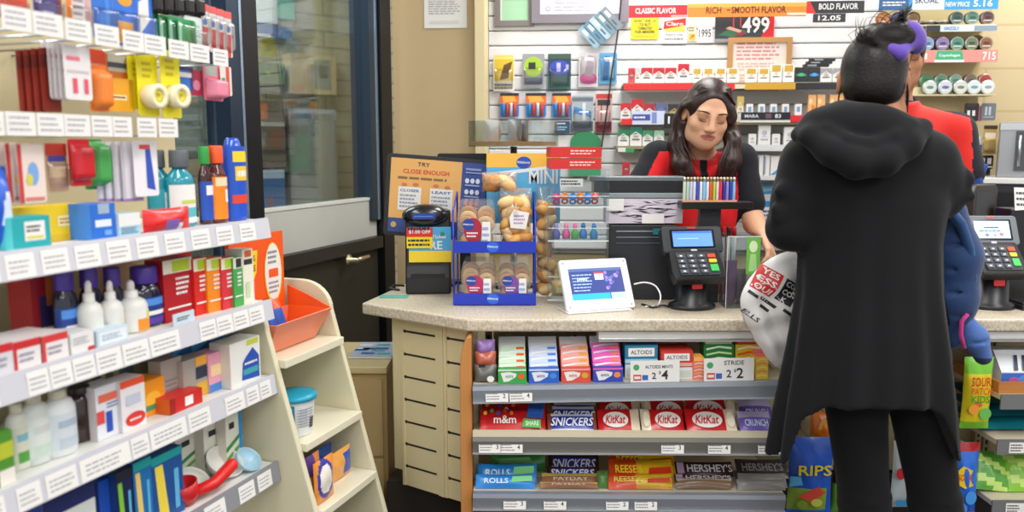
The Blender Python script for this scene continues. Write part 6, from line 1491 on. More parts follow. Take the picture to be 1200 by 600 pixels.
m.rect(-.005,l1-.040,.025,l1-.014,em('#e8e6ee'),-.0009); m.rect(-.005,l1-.020,.025,l1-.014,em('#d04a50'),-.0012); m.text('17', .010, l1-.030, .011, em('#c03a48'), -.0014)
m.lines(-w2*.9,l0+.026,-.012,l1-.016,6,em('#9ab8d8'),-.0009,.35,2); m.text('OFFERS', -.05, l0+.068, .008, em('#d9e6f4'), -.0012)
for i in range(14): rnd = random.Random(i); m.oval(.02+rnd.random()*.06, l0+.03+rnd.random()*.06, .006, .006, em(rnd.choice(['#6a5aa8','#8a7ac8','#5a78c0','#a08ad0'])), -.0007, 10)
m.build('screen', t)
m = MB(); m.at((0,0,.006), rx=-th)
for sx_ in (-1,1):
    for zz in (.012, L-.012): m.oval(sx_*(W/2-.012), zz, .003, .003, mat('#9a9da2',.3), -.0006, 10)
m.build('screws', t)['kind'] = 'stuff'
m = MB(); pts = [atY(743,333,2.55), atY(756,331,2.56), atY(768,335,2.55), atY(774,346,2.53), atY(772,356,2.52)]; pts = [tuple(p_) for p_ in pts]+[on_counter(766,360)+(CZ1+.004,), on_counter(756,361)+(CZ1+.004,)]
m.tube(smooth_path(pts), .0028, wht, 6); tag(m.build('cable'), 'white cable looping behind the white tablet stand', 'cable')
m = MB(); m.tube([on_counter(752,358)+(CZ1+.004,), on_counter(765,362)+(CZ1+.004,), on_counter(776,360)+(CZ1+.006,), on_counter(786,361)+(CZ1+.004,)], .0035, BLK, 6); tag(m.build('cable'), 'black cable on the counter between tablet stand and card terminal', 'cable')
# clear box with green card
x, y = on_counter(870, 362); t = thing('clear_box', 'clear acrylic box with a green card right of the card terminal', 'display box', (x, y, CZ1), -.05)
K = 933/(y*CT+.068); W = 40/K; H = atY(870, 277, y).z-CZ
m = MB()
for a, b, c, d in ((-W/2,0,W/2,.003),(-W/2,.12,W/2,.123),(-W/2,.003,-W/2+.003,.12),(W/2-.003,.003,W/2,.12)): m.box(a, b, 0, c, d, H, ac)
m.box(-W/2+.003,.003,0,W/2-.003,.12,.003,ac); m.build('clear_walls', t)
m = MB(); m.box(-W/2,-.0006,H-.003,W/2,0,H,edge); m.box(-W/2,-.0006,0,-W/2+.002,0,H,edge); m.build('edge_highlight', t)  # highlight along the box edges, painted as pale strips
m = MB(); m.box(W*.05,-.003,H*.48,W*.44,-.001,H*.98,mat('#6ab84a',.4)); m.at((0,-.003,0)); m.oval(W*.24,H*.86,W*.12,H*.08,mat('#d8eebf'),-.0006); m.poly([(W*.12,H*.52),(W*.36,H*.52),(W*.32,H*.76),(W*.16,H*.76)], mat('#a8d88a'),-.0006); m.build('green_card', t)
for i, (a, hgt, c, lab) in enumerate(((-.28,.62,'#6a4a70','plum wrapped candy at the left of the clear box'),(.05,.5,'#4a3a4a','dark wrapped candy in the middle of the clear box'),(.28,.3,'#8a5a48','brown wrapped candy at the right of the clear box'))):
    m = MB(); m.pillow(.04, H*hgt, .03, film(c), nx=7, nz=8, seed=i); o = m.build('wrapped_candy', loc=(x+a*W*.9, y+.05, CZ1+.0045)); tag(o, lab, 'candy', 'candies in the clear box')
for i in range(5):
    o = thing('lip_balm', f'red and white stick, {ORD[i]} from the left behind the clear box', 'lip balm', (x+W*(-.62+.17*i), y+.15, CZ1), 0, 'sticks behind the clear box'); hh = atY(850, 266, y+.15).z-CZ
    m = MB(); m.lathe([(.0075,0),(.0075,hh*.86)], mat('#dcdad6',.3), 10); m.build('tube', o); m = MB(); m.lathe([(.0078,hh*.865),(.0078,hh*.99),(.006,hh)], mat('#c2222a',.3) if i%2==0 else mat('#2a1c1e',.3), 10); m.build('cap', o)
# ================================================================== back wall
BF = BW.off(.22); BH = BW.off(.062); BS = BW.off(.042)
def sign(pl, x0, y0, x1, y1, name, label, cat, bg, dec=(), th=.006, group=None, frame=None, fw=.1, rough=.4):
    s_, z0, W, H = pl.rect(x0, y0, x1, y1); m = MB()
    if frame:
        t = thing(name, label, cat, pl.pt(s_, z0), pl.a, group); b = fw*min(W, H)
        for (a, c, d, e) in ((-W/2,0,W/2,b),(-W/2,H-b,W/2,H),(-W/2,b,-W/2+b,H-b),(W/2-b,b,W/2,H-b)): m.box(a, -.012, c, d, 0, e, mat(frame, .4))
        m.build('frame', t); m = MB(); m.box(-W/2+b, -.003, b, W/2-b, 0, H-b, mat(bg, rough)); m.at((0,-.003,0)); deco(m, W, H, dec); m.build('sheet', t); return t
    m.box(-W/2, 0, 0, W/2, th, H, mat(bg, rough)); deco(m, W, H, dec)
    o = m.build(name, loc=pl.pt(s_, z0), rz=pl.a); return tag(o, label, cat, group)
# notices on the tan wall
sign(TW.off(.004), 497, -12, 547, 33, 'notice', 'white paper notice with curled lower corners on the tan wall', 'notice', '#e2dfd8', [('l',.1,.35,.9,.9,9,'#a9a8a6'),('r',.1,.92,.9,.96,'#c9a0a0'),('r',.12,.12,.8,.2,'#d3d1cc')], .002)
sign(BS, 580, -30, 626, 31, 'picture_frame', 'grey framed green certificate hanging at the upper left of the slats', 'frame', '#e6e6dc', [('r',.18,.12,.88,.9,'#a9d8b4'),('r',.22,.5,.84,.54,'#96c4a4')], frame='#7d7777', fw=.14)
sign(BS.off(.014), 623, -34, 737, 27, 'picture_frame', 'large grey framed white licence hanging at the top of the slats', 'frame', '#dcdbe8', [('r',.08,.14,.92,.16,'#b8b6c4'),('o',.17,.28,.025,.05,'#8a8a9a'),('o',.17,.28,.018,.036,'#dcdbe8'),('l',.24,.22,.9,.5,4,'#c2c0d0'),('r',.60,.14,.92,.9,'#e4e4e6')], frame='#857f88', fw=.17)
s_, z0, W, H = BS.off(.014).rect(618, -36, 741, 29); 
# fanned cards tilted across the frame corner
for i in range(5):
    q = BH.off(.02+.004*i); a, z = q.hit(690+i*6.5, 44-i*5.5); m = MB(); m.at((0,0,0), ry=.80); m.prism(rrect(-.062,-.014,.062,.022,.004), 0, .003, mat(['#8fb0c4','#5f8aa4','#a9c4d0','#6f8f9f','#7f8a94'][i], .35)); m.rect(-.045,-.004,-.01,.012,mat('#d9e6ec',.4)); m.rect(.005,-.004,.04,.004,mat('#3f5f74',.4))
    o = m.build('gift_card', loc=q.pt(a, z), rz=q.a); tag(o, f'tilted blue-grey card, {ORD[i]} from the bottom of the fanned stack', 'card', 'fanned cards below the licence')
m = MB(); pts = [BH.off(.03).pt(*BH.off(.03).hit(px, py)) for px, py in ((729,-15),(727,10),(723,45),(717,85),(712,125),(707,158),(705,172))]; m.tube(smooth_path([(p.x,p.y,p.z) for p in pts]), .004, BLK, 6); tag(m.build('cord'), 'thin black cord hanging down the slats past the licence frame', 'cord')
# hanging packs on the slats
def wallpack(x0, y0, x1, y1, label, card, dec=(), bcol=None, bz=(.1,.6), name='hanging_pack', cat='pack', bulge=True, w=0, depth=.018, group='packs hanging on the slats'):
    pl = BH.off(w); s_, z0, W, H = pl.rect(x0, y0, x1, y1); t = thing(name, label, cat, pl.pt(s_, z0), pl.a, group)
    hangpack(t, W, H, mat(card,.4), bulge, dec, bz, bcol, depth)
    m = MB(); m.tube([(0,.002,H*.94),(0,.028,H*.94)], .0025, STEEL, 6); m.build('hook', t); return t
wallpack(578,63,603,107,'yellow and brown hanging pack, leftmost in the top row on the slats','#e8e4da',[('r',.05,.28,.95,.95,'#e6c83a'),('p',[(.3,.3),(.7,.35),(.9,.8),(.5,.7)],'#6a4a20'),('r',.05,.85,.95,.93,'#f3e47a'),('l',.05,.04,.95,.22,2,'#6a6a66')],bcol=clear())
wallpack(612,63,638,103,'lime and grey earphone pack in the top row on the slats','#9a9fa6',[('o',.5,.62,.44,.3,'#a9cf3a'),('r',.28,.55,.6,.75,'#2a2f33'),('r',.1,.1,.9,.3,'#5f6a80')],bcol=clear())
wallpack(642,63,669,105,'navy earphone pack with green foot in the top row on the slats','#24406a',[('r',0,.0,1,.38,'#2d5a52'),('o',.5,.62,.42,.2,'#3a4fb8'),('r',.38,.5,.55,.75,'#c8c4f0'),('r',.78,.55,.9,.7,'#b8b4e8'),('r',.0,.85,1,1,'#3a5a4a')],bcol=clear())
wallpack(678,62,701,102,'pink and silver blister pack in the top row on the slats','#d5cfd2',[('o',.5,.25,.45,.18,'#e66aa8'),('p',[(.3,.35),(.7,.3),(.8,.9),(.5,.95)],'#b9a8b0')],bcol=clear(),bz=(.1,.9))
wallpack(702,62,723,98,'blue blister pack, rightmost in the top row on the slats','#5fa8d8',[('p',[(.2,.1),(.5,.1),(.6,.9),(.3,.9)],'#2a6fb0'),('r',.6,.2,.8,.8,'#c9e0f0')],bcol=clear(),bz=(.1,.9))
for i, (a, b, lab) in enumerate(((586,608,'first'),(616,640,'second'),(647,669,'third'))):
    t = wallpack(a,109,b,137,f'orange and blue lighter card, {lab} in the second row on the slats','#2a7ac8',[('p',[(0,.55),(1,.5),(1,1),(0,1)],'#e86a2a'),('p',[(.2,.6),(.9,.65),(.7,.95),(.1,.9)],'#f3b04a'),('r',0,.88,1,1,'#25252a')],None,bulge=False,name='lighter_card')
    pl = BH; s_, z0, W, H = pl.rect(a, 109, b, 137)
    for k in range(4): m = MB(); m.at((-W*.3+W*.2*k,-.006,H*.04)); m.lathe([(W*.075,0),(W*.075,H*.5),(W*.06,H*.55)], mat(['#4a9ae0','#e8563a','#d8e4f0','#e8563a'][k],.25), 8); m.build('mini_lighter', t)
wallpack(670,112,695,154,'grey and blue pack beside the third lighter card','#a8b4bc',[('r',0,.0,1,.28,'#4a5560'),('p',[(.1,.5),(.9,.4),(.9,.55),(.1,.7)],'#4a8ac8'),('r',.5,.3,.65,.8,'#d8e2ea'),('r',0,.85,1,.95,'#6a747c')],bcol=clear())
wallpack(698,110,717,155,'pale red pack with maroon foot, right of the grey and blue pack','#d8b4b0',[('r',0,0,1,.28,'#7a2430'),('r',.1,.7,.9,.85,'#3a3034'),('r',0,.88,1,1,'#c83a34'),('r',.3,.3,.4,.7,'#b05a54')],bcol=clear())
wallpack(650,142,668,156,'small navy card with white print below the third lighter card','#274a68',[('l',.15,.2,.85,.6,2,'#a8c8dc'),('r',.1,.75,.7,.85,'#d8e4ec')],None,bulge=False)
wallpack(596,142,612,160,'pale small pack low on the slats left of the navy card','#d0cdd6',[('r',.1,.6,.9,.9,'#d8b46a')],None,bulge=False)
pl = BH; s_, z0, W, H = pl.rect(668, 154, 704, 206)
t = thing('card_holder', 'green round-topped card holder on the slats behind the red boxes', 'holder', pl.pt(s_, z0), pl.a)
m = MB(); P_ = [(-W/2,0),(W/2,0)]+[(W/2*math.cos(PI*i/12), H*.75+H*.25*math.sin(PI*i/12)) for i in range(13)]; m.prism(P_, 0, .006, mat('#2f8a58',.4)); m.build('back', t)
m = MB(); m.box(-W/2,-.03,0,W/2,-.027,H*.45,mat('#3a9a66',.35)); m.box(-W/2,-.027,0,W/2,0,.003,mat('#2f8a58',.4)); m.build('pocket', t)
# tobacco rack: one unit, boards with coloured fronts
rk = thing('tobacco_rack', 'wide slatted-wall tobacco rack of stacked boards with coloured fronts', 'shelving', BF.pt(0), BF.a)
brd = mat('#8d8466', .5)
def zf(px, py): return BF.hit(px, py)[1]
ZAa = zf(860, 96.5); ZBb = zf(860, 142.5); ZCc = zf(870, 171); ZDd = zf(890, 207)
xL, xR_ = BF.s_at(731, ZAa), BF.s_at(1030, ZAa)
for z, a in ((ZAa, 731), (ZBb, 727), (ZCc, 722), (ZDd, 722)):
    m = MB(); m.box(BF.s_at(a, z), .0005, z-.014, xR_, .178, z, brd); m.build('board', rk)
def strip(x0, x1, y0, y1, col, dec=(), proud=.004, nm='front_strip'):
    s_, z0, W, H = BF.off(proud).rect(x0, y0, x1, y1); m = MB(); m.at((s_, -proud-.003, z0)); m.box(-W/2,0,0,W/2,.003,H,mat(col,.35)); deco(m, W, H, dec); m.build(nm, rk)
strip(731,812,98,105.5,'#d8262c'); strip(812,861,98,105.5,'#d8262c'); strip(861,873,99,104,'#d9cfae'); strip(873,932,97,105,'#c99a2c'); strip(932,1002,97,104.5,'#1f1f26')
strip(728,741,139,146,'#d8262c'); strip(741,779,130,146,'#c9d0e6',[('r',.0,.3,.55,.75,'#3a4fa0'),('r',.6,.1,.75,.9,'#7a8ac0'),('l',.05,.4,.5,.65,1,WHITE)],.006); strip(778,797,133,150,'#17171b',[('t','11',.5,.55,.5,WHITE,.5)],.006)
strip(866,868,132,142,'#c9cfd4'); strip(868,926,131.5,140.5,'#26262e',[('t','MARA',.22,.5,.42,'#d8dade',.28),('r',.5,.2,.62,.8,'#6a4a58'),('t','83',.75,.5,.5,'#dfe2e6',.12)]); strip(926,990,135,143,'#d32a30'); strip(866,926,141,143.5,'#d8d8d2')
strip(733,743,174,178.5,'#2f9a50'); strip(724,733,173,178,'#d9dcd4'); strip(866,874,169,177,'#1f9a5a'); strip(874,926,169.5,177,'#d5d8da'); strip(926,990,169.5,177,'#d0d3d6')
strip(873,930,206,211,'#d8dadc')
def pack(px0, px1, py0, z, label, top, body='#e9e7e4', dec=None, w=-.012, D=.022, row='', H=None):
    s_, _, W, Hh = BF.off(w).rect(px0, py0, px1, py0+10); Hh = BF.off(w).hit((px0+px1)/2, py0)[1]-z
    m = MB(); m.box(-W/2+.0006, 0, 0, W/2-.0006, D, Hh, mat(body,.3))
    if dec is None: dec = [('r',0,.70,1,1,top),('p',[(0,.70),(1,.70),(1,.55),(.5,.78),(0,.55)],top),('p',[(0,.54),(.5,.77),(1,.54),(1,.48),(.5,.70),(0,.48)],body),('r',.18,.30,.82,.38,'#6a6468'),('r',.3,.45,.7,.55,'#b8a890')]
    deco(m, W-.0012, Hh, dec); o = m.build('cigarette_pack', loc=BF.off(w).pt(BF.off(w).s_at((px0+px1)/2, z), z+.0006), rz=BF.a); return tag(o, label, 'cigarettes', row)
def gold(c='#c9a23a'): return [('r',.0,.62,1,1,'#efece2'),('r',.12,.6,.88,.95,c),('r',.2,.28,.8,.34,'#6a6468'),('o',.5,.5,.14,.08,'#d8c890')]
RA = 'packs on the top tobacco board'
pack(736,744,80,ZAa,'narrow red pack, leftmost on the top tobacco board','#c8303a','#d8505a',row=RA); pack(744,750,80,ZAa,'narrow white pack right of the leftmost red one on the top tobacco board','#c9c5c8',row=RA)
for i, (a, b, tp) in enumerate(((751,764.5,79.5),(765,778.5,79.5),(779,792.5,79.5),(794,807.5,75))): pack(a,b,tp,ZAa,f'red-topped white pack, {ORD[i]} of four at the left of the top tobacco board','#c8202a',row=RA)
for i, (a, b) in enumerate(((811,822),(823.5,836),(838,850.5),(852,865))): pack(a,b,80,ZAa,f'gold-topped white pack, {ORD[i]} of four behind the dark-haired head','#c9a23a',dec=gold(),row=RA)
for i, (a, b, tp) in enumerate(((873,887,80),(888,901.5,80),(902.5,916,75.5),(917,930.5,75.5))): pack(a,b,tp,ZAa,f'gold-topped white pack, {ORD[i]} of four above the gold strip','#c9a23a',dec=gold(),row=RA)
pack(931,946,79,ZAa,'black pack with green band above the black strip','#1c2622','#20262a',[('r',.1,.4,.9,.55,'#2f8a5a'),('o',.5,.5,.25,.12,'#49b07a')],row=RA); pack(947,960.5,79,ZAa,'black pack with blue band above the black strip','#1c2026','#20242c',[('r',.1,.4,.9,.55,'#2a7ac8'),('o',.5,.5,.25,.12,'#4aa0e0')],row=RA)
pack(961,974.5,80,ZAa,'white pack with grey peak, left one above the black strip','#9a9a9e',row=RA); pack(975.5,989,80,ZAa,'white pack with grey peak, right one above the black strip','#9a9a9e',row=RA)
for i in range(3):
    a, z = BF.off(-.03).hit(950+i*8, 76-i*1.5); z = BF.off(-.012).hit(955, 79)[1]+.0035+i*.0125; m = MB(); m.box(-.055,0,0,.055,.035,.012,BLK); m.rect(-.04,.003,.0,.009,mat('#9a9da4',.3)); o = m.build('tin_case', loc=BF.off(-.013).pt(BF.s_at(958+i*4,z), z), rz=BF.a+.06*(i-1)); tag(o, f'flat black case lying on the packs, {["lowest","middle","topmost"][i]} of three', 'case', 'flat black cases')
RB = 'packs on the second tobacco board'
pack(727,739,121,ZBb,'red and white pack, leftmost on the second tobacco board','#c8202a',row=RB); pack(739.5,753.5,116.5,ZBb,'tall red and white pack, second on the second tobacco board','#c8202a',row=RB); pack(754,767,122,ZBb,'dark red pack, third on the second tobacco board','#a82430',row=RB); pack(768,782,121,ZBb,'grey blue pack, fourth on the second tobacco board','#5a6488','#7a86a8',row=RB); pack(783,797,122,ZBb,'tan and black pack, fifth on the second tobacco board','#2a2a2e','#b89a5a',row=RB)
pack(863,871,113,ZBb,'tall cream pack just right of the dark-haired head','#c8b060','#e4dcc0',row=RB)
for i, (a, b) in enumerate(((874,882),(888,896),(902,910),(916,924),(931,939))): pack(a,b,122,ZBb,f'small white pack with blue square, {ORD[i]} of five on the second tobacco board','#e6e8ea',dec=[('r',.25,.55,.75,.85,'#7a9ab8'),('r',.2,.2,.8,.3,'#b8bcc4')],row=RB)
for i, (a, b) in enumerate(((946,955.5),(956.5,966),(971,981),(982,990))): pack(a,b,111,ZBb,f'orange and white patterned box, {ORD[i]} of four beside the black hood','#d8702a','#e8b070',[('o',.3,.75,.2,.1,'#f3d8a8'),('o',.65,.5,.22,.12,'#c8402a' if i>1 else '#d8802a'),('o',.35,.25,.2,.1,'#f0e0c0')],row=RB)
RC = 'packs on the third tobacco board'
pack(724,737,152,ZCc,'green-topped white pack, leftmost on the third tobacco board','#1f8a5a',row=RC); pack(738,752,149,ZCc,'taller green-topped white pack, second on the third tobacco board','#1f8a6a',row=RC); pack(752.5,765,153,ZCc,'green and white pack, third on the third tobacco board','#3a9a6a',row=RC); pack(766,778,153,ZCc,'pale green and white pack, fourth on the third tobacco board','#9ac8a8',row=RC)
for i, (a, b, tp) in enumerate(((877,886,157),(888,902.5,145.5),(904.5,914,157),(918,931.5,149),(933,946.5,150),(950,960,155))): pack(a,b,tp,ZCc,f'plain white pack, {ORD[i]} of six right of the green strip','#e4e4e6',dec=[('o',.5,.6,.22,.12,'#b8bac8'),('r',.2,.25,.8,.32,'#a8aab4'),('r',.3,.4,.7,.45,'#c8c8d0')],row=RC)
RD = 'packs on the fourth tobacco board'
pack(729,738,190,ZDd,'red pack low at the left of the tobacco rack','#c02a34','#b83a44',row=RD)
for i, (a, b, tp, d) in enumerate(((877,885,185,None),(887.5,894,182,None),(895,901.5,182,None),(902.5,916,183,1))): pack(a,b,tp,ZDd,f'white pack, {ORD[i]} of four on the lowest tobacco board','#dfe3ea',dec=[('p',[(0,.1),(1,.5),(1,.3),(.3,.05)],'#4a9ad8')] if d else [('r',.0,.1,.25,.95,'#8a9ac8')],row=RD)
sign(BF.off(-.06), 887, 214, 918, 262, 'sign', 'bright blue and white poster low behind the tobacco rack', 'poster', '#3f9ad8', [('r',0,.55,1,.72,'#e6eef4'),('p',[(0,.75),(1,.85),(1,1),(0,1)],'#8ac4ea'),('r',.1,.1,.9,.4,'#e8ecf0'),('l',.15,.15,.85,.35,2,'#2a4f8a')], .004)
# signs over the rack
BT_ = BF.off(.004)
sign(BT_, 737, 6, 805.5, 20.5, 'sign', 'red sign reading classic flavor at the top left of the rack', 'sign', '#c5202c', [('t','CLASSIC FLAVOR',.46,.55,.46,WHITE,.70),('r',.72,.02,1,.18,'#e8a0a0')])
sign(BT_, 806, 3.5, 945, 19.5, 'sign', 'orange sign reading rich smooth flavor over the rack', 'sign', '#e8862a', [('r',0,.7,1,1,'#f0a848'),('t','RICH',.22,.5,.5,'#5a2414',.13),('t','SMOOTH FLAVOR',.60,.5,.5,'#5a2414',.46),('r',.33,.45,.36,.55,'#8a3a1a'),('r',.84,.08,1,.25,'#f3d8b8')])
sign(BT_, 945.5, 1, 1013, 15.5, 'sign', 'black sign with red edge reading bold flavor', 'sign', '#26262b', [('p',[(0,0),(.16,0),(.05,1),(0,1)],'#d8302a'),('t','BOLD FLAVOR',.55,.55,.5,WHITE,.68)])
sign(BT_, 953, 16, 991, 26, 'price_sign', 'black strip with white price 12.05', 'sign', '#2a2a2e', [('t','12.05',.5,.5,.6,WHITE,.7)])
BN = BW.off(.045)
sign(BN, 739.5, 20.5, 772, 46, 'sign', 'yellow sign about tobacco and minors', 'sign', '#e9e334', [('t',"DON'T ASK US",.5,.85,.13,INK,.78),('t','TO BUY',.5,.68,.13,INK,.42),('t','TOBACCO',.5,.51,.13,INK,.5),('t','FOR MINORS',.5,.34,.13,INK,.7),('r',.1,.12,.9,.2,'#cfc92c')], .003)
sign(BN, 776, 20.5, 805, 51, 'sign', 'white sign with slanted red logo and yellow patch', 'sign', '#e9e9e6', [('r',.12,.45,.9,.7,'#ece45a'),('p',[(.05,.55),(.95,.7),(.95,.98),(.08,.85)],'#d8302f'),('t','Claro',.5,.76,.16,WHITE,.7),('t','Please help',.5,.33,.07,INK,.7),('l',.1,.1,.9,.25,1,'#8a8a8e')], .003)
sign(BN, 806, 29, 816, 48, 'sign', 'narrow yellow and white tag between two price signs', 'sign', '#e6e2c8', [('r',.1,.05,.9,.45,'#d8b83a'),('p',[(.2,.1),(.8,.3),(.6,.4)],'#b8402a'),('l',.1,.55,.9,.9,2,'#8a8a70')], .003)
sign(BN, 817.5, 27, 835, 50, 'price_sign', 'white price tag reading 1995', 'sign', '#e9e9e8', [('t','1995',.5,.48,.42,'#3a4456',.82)], .003)
sign(BN.off(.006), 838, 17.5, 907, 49, 'price_sign', 'large black price sign reading 499 with red corner', 'sign', '#33383c', [('r',0,0,1,.12,'#8a8d92'),('p',[(.78,.14),(1,.14),(1,1),(.94,1)],'#c8202a'),('p',[(.05,.25),(.3,.18),(.55,.3),(.5,.45),(.25,.5)],'#2f6a4a'),('p',[(.18,.5),(.42,.34),(.46,.42),(.25,.58)],'#d8a090'),('p',[(.3,.3),(.45,.2),(.55,.4)],'#8a2a3a'),('r',.3,.55,.32,.9,'#c8404a'),('r',.42,.55,.44,.9,'#c8404a'),('t','499',.69,.62,.60,WHITE,.46)], .005)
sign(BN, 852, 44, 927, 104, 'notice_board', 'oak framed paper notice with faded red print', 'notice', '#e8e0d8', [('l',.14,.55,.86,.92,5,'#d88a8a'),('l',.16,.35,.8,.52,3,'#d8b4ae'),('l',.2,.12,.8,.3,3,'#d8a8a0')], frame='#b98a52', fw=.10)
# ================================================================== chewing tobacco fixture on the right
BR = BW.off(.16)
ck = thing('can_rack', 'slim wall rack of round tins with price strips at right', 'shelving', BR.pt(0), BR.a)
def zr(px, py): return BR.hit(px, py)[1]
C1, C2, C3 = zr(1120, 28.5), zr(1120, 58.5), zr(1120, 110.5)
for z in (C1, C2, C3):
    m = MB(); m.box(BR.s_at(1043, z), .0005, z-.006, BR.s_at(1167, z), .115, z, mat('#d2c7a4',.5)); m.build('board', ck)
m = MB(); m.box(BR.s_at(1070, C3), .042, C3+.0002, BR.s_at(1166, C3), .085, C3+.0358, mat('#cfc29a',.5)); m.build('step', ck)
m = MB(); m.box(BR.s_at(1043, C2), .117, C3-.3, BR.s_at(1166, C2), .120, zr(1120,-20), mat('#cdb986',.6)); m.build('back_sheet', ck)
def rstrip(x0, x1, y0, y1, col, dec, nm='price_strip'):
    s_, z0, W, H = BR.off(.004).rect(x0, y0, x1, y1); m = MB(); m.at((s_, -.007, z0)); m.box(-W/2,0,0,W/2,.003,H,mat(col,.35)); deco(m, W, H, dec); m.build(nm, ck)
rstrip(1030,1170,-10,11.5,'#3a9ad0',[('r',0,0,.25,1,'#2f5f94'),('r',.28,0,.55,1,'#d8dee4'),('t','SKOAL',.4,.5,.3,'#2a3a5a',.2),('t','NEW PRICE',.66,.28,.26,WHITE,.2),('t','5.16',.87,.32,.36,WHITE,.16),('l',.03,.2,.22,.5,2,WHITE)])
rstrip(1085,1168,29.5,37,'#cfe0ee',[('r',0,0,.2,1,'#26262e'),('t','GRIZZLY',.36,.5,.5,'#3a6a9a',.22),('r',.68,.1,1,.9,'#8a96a4')])
rstrip(1066,1169,58.8,73,'#dc8f84',[('p',[(.28,.02),(.62,.02),(.59,.95),(.31,.95)],'#3fa87a'),('t','Copenhagen',.45,.55,.3,'#e6f0e6',.24),('r',.28,.0,.62,.2,'#f3e8e4'),('t','715',.90,.5,.66,WHITE,.15),('t','1',.18,.5,.5,WHITE,.03)])
def can(px, py, d_px, label, rim, face, col2, yy=.01, row='', z=None):
    t = None; q = BR.off(-yy); a, zc = q.hit(px, py); K = 933/(q.pt(a).y*CT+(CH-zc)*ST); R = d_px*.455/K
    if z is not None: zc = z+R+.0006
    t = thing('round_tin', label, 'tin', q.pt(a, zc), q.a, row)
    m = MB(); m.at(rx=PI/2); m.lathe([(0,-.026),(R*.97,-.026),(R,-.022),(R,-.010)], mat(rim,.3,.2), 24); m.build('body', t)
    m = MB(); m.at(rx=PI/2); m.lathe([(R*1.005,-.0098),(R*1.005,-.002),(R*.96,0),(0,0)], mat(col2,.3,.3), 24); m.at(); m.oval(0,0,R*.82,R*.82,mat(face,.35),-.0006,20); m.oval(0,0,R*.5,R*.22,mat(rim,.4),-.0010,14); m.rect(-R*.6,-R*.5,R*.6,-R*.36,mat('#d8d8d4',.4),-.0010); m.build('lid', t); return t
g1 = 'round tins on the top strip'; g2 = 'round tins on the middle strip'; g3 = 'round tins on the lowest strip'
for i, (px, r, f, c) in enumerate(((1036,'#b06a34','#c07a3a','#a86030'),(1053,'#3a3470','#4a4488','#3a3470'),(1071,'#6a4a24','#7a5a30','#5a3a1c'),(1122,'#2a3a3a','#3f5a52','#8a9a98'),(1140,'#3a5a50','#5a8a78','#a0aaa8'),(1158,'#4a2a2a','#6a4a48','#9a8a88'))): can(px,18,17,f'round tin standing on edge, {ORD[i]} from the left on the top strip',r,f,c,.012,g1,C1)
for i, px in enumerate((1086, 1103)):
    s_ = BR.off(-.045).s_at(px, C1); t = thing('round_tin', f'dark round tin lying flat, {["left","right"][i]} one on the top strip', 'tin', BR.off(-.045).pt(s_, C1+.0006), BR.a, 'flat tins on the top strip'); m = MB(); m.lathe([(.031,0),(.033,.003),(.033,.012)], mat('#3a3634',.3,.3), 20); m.build('body', t); m = MB(); m.lathe([(.0335,.0122),(.0335,.018),(.032,.020),(0,.020)], mat('#b0aca8',.3,.5), 20); m.build('lid', t)
for i, (px, r, f, c) in enumerate(((1087,'#3a5a8a','#7a9ac0','#b0b8c0'),(1105,'#4a3a6a','#8a78a8','#9a90a8'),(1122,'#2a5a4a','#4a8a74','#a8b0ac'),(1139,'#3a4a34','#6a7a58','#a0a498'),(1156,'#5a3420','#8a5a3a','#a89888'))): can(px,50,17,f'round tin standing on edge, {ORD[i]} from the left on the middle strip',r,f,c,.012,g2,C2)
can(1100,46,19,'large violet tin leaning behind the middle strip tins','#4a3f5a','#6a5a80','#8a80a0',.05,g2,C2); can(1146,45,20,'large brown tin leaning behind the middle strip tins','#4a2a18','#6a4028','#8a6a50',.05,g2,C2)
for i, (px, r, f, c) in enumerate(((1086,'#2f6a44','#4a8a5a','#8aa890'),(1103,'#3a7a50','#6aa080','#b0beb4'),(1120,'#4a8a6a','#8ab8a0','#c0ccc4'),(1138,'#6a5a4a','#8a7a68','#b0a89c'),(1155,'#8a2a24','#a84038','#b89890'))): can(px,93,17,f'green or red tin in the back row, {ORD[i]} from the left on the lowest strip',r,f,c,.058,g3,C3+.036)
for i, (px, r, f, c) in enumerate(((1090,'#5a8a6a','#c8d0cc','#c0c8c4'),(1108,'#5a6a8a','#c4cad4','#c8ccd2'),(1126,'#6a7a6a','#c8ccc4','#c8ccc8'),(1142,'#5a9aa0','#cfd8d8','#d0d4d4'),(1158,'#8a9a9a','#d4dada','#d0d4d4'))): can(px,102,18,f'silver-lidded tin in the front row, {ORD[i]} from the left on the lowest strip',r,f,c,.012,g3,C3)
# packs hanging below the tins
wallpack(1129,121,1147,143,'black card with white skull-like print hanging under the tins','#1f1b1c',[('r',.25,.25,.42,.6,W_),('r',.55,.3,.72,.6,W_),('r',.3,.05,.7,.15,'#c8c4c0')],None,bulge=False,w=.08,group='packs hanging under the tins') if 0 else None
GH = 'packs hanging under the tins'
wallpack(1130,121,1147,142,'black round-topped card with two white marks hanging under the tins','#1f1b1c',[('r',.2,.25,.4,.6,W_),('r',.55,.3,.75,.6,W_),('o',.5,.9,.4,.1,'#3a3434')],None,bulge=False,w=.06,group=GH)
wallpack(1150,121,1167,141,'grey card with white marks hanging under the tins','#6a7078',[('r',.25,.3,.4,.8,'#b8c0c8'),('r',.5,.3,.65,.8,'#b8c0c8'),('r',.15,.15,.85,.22,'#9aa4ac')],None,bulge=False,w=.06,group=GH)
wallpack(1145,124,1151,142,'thin pink card between the black and grey cards','#d88a90',[],None,bulge=False,w=.05,group=GH)
wallpack(1152,147,1168,181,'gold pouch with yellow band hanging at the right wall','#b89a5a',[('r',0,.4,1,.52,'#e8d82a'),('r',.1,.6,.9,.75,'#e6e2d8'),('r',0,.88,1,1,'#3a2f1c')],mat('#c0a468',.25),w=.06,group=GH)
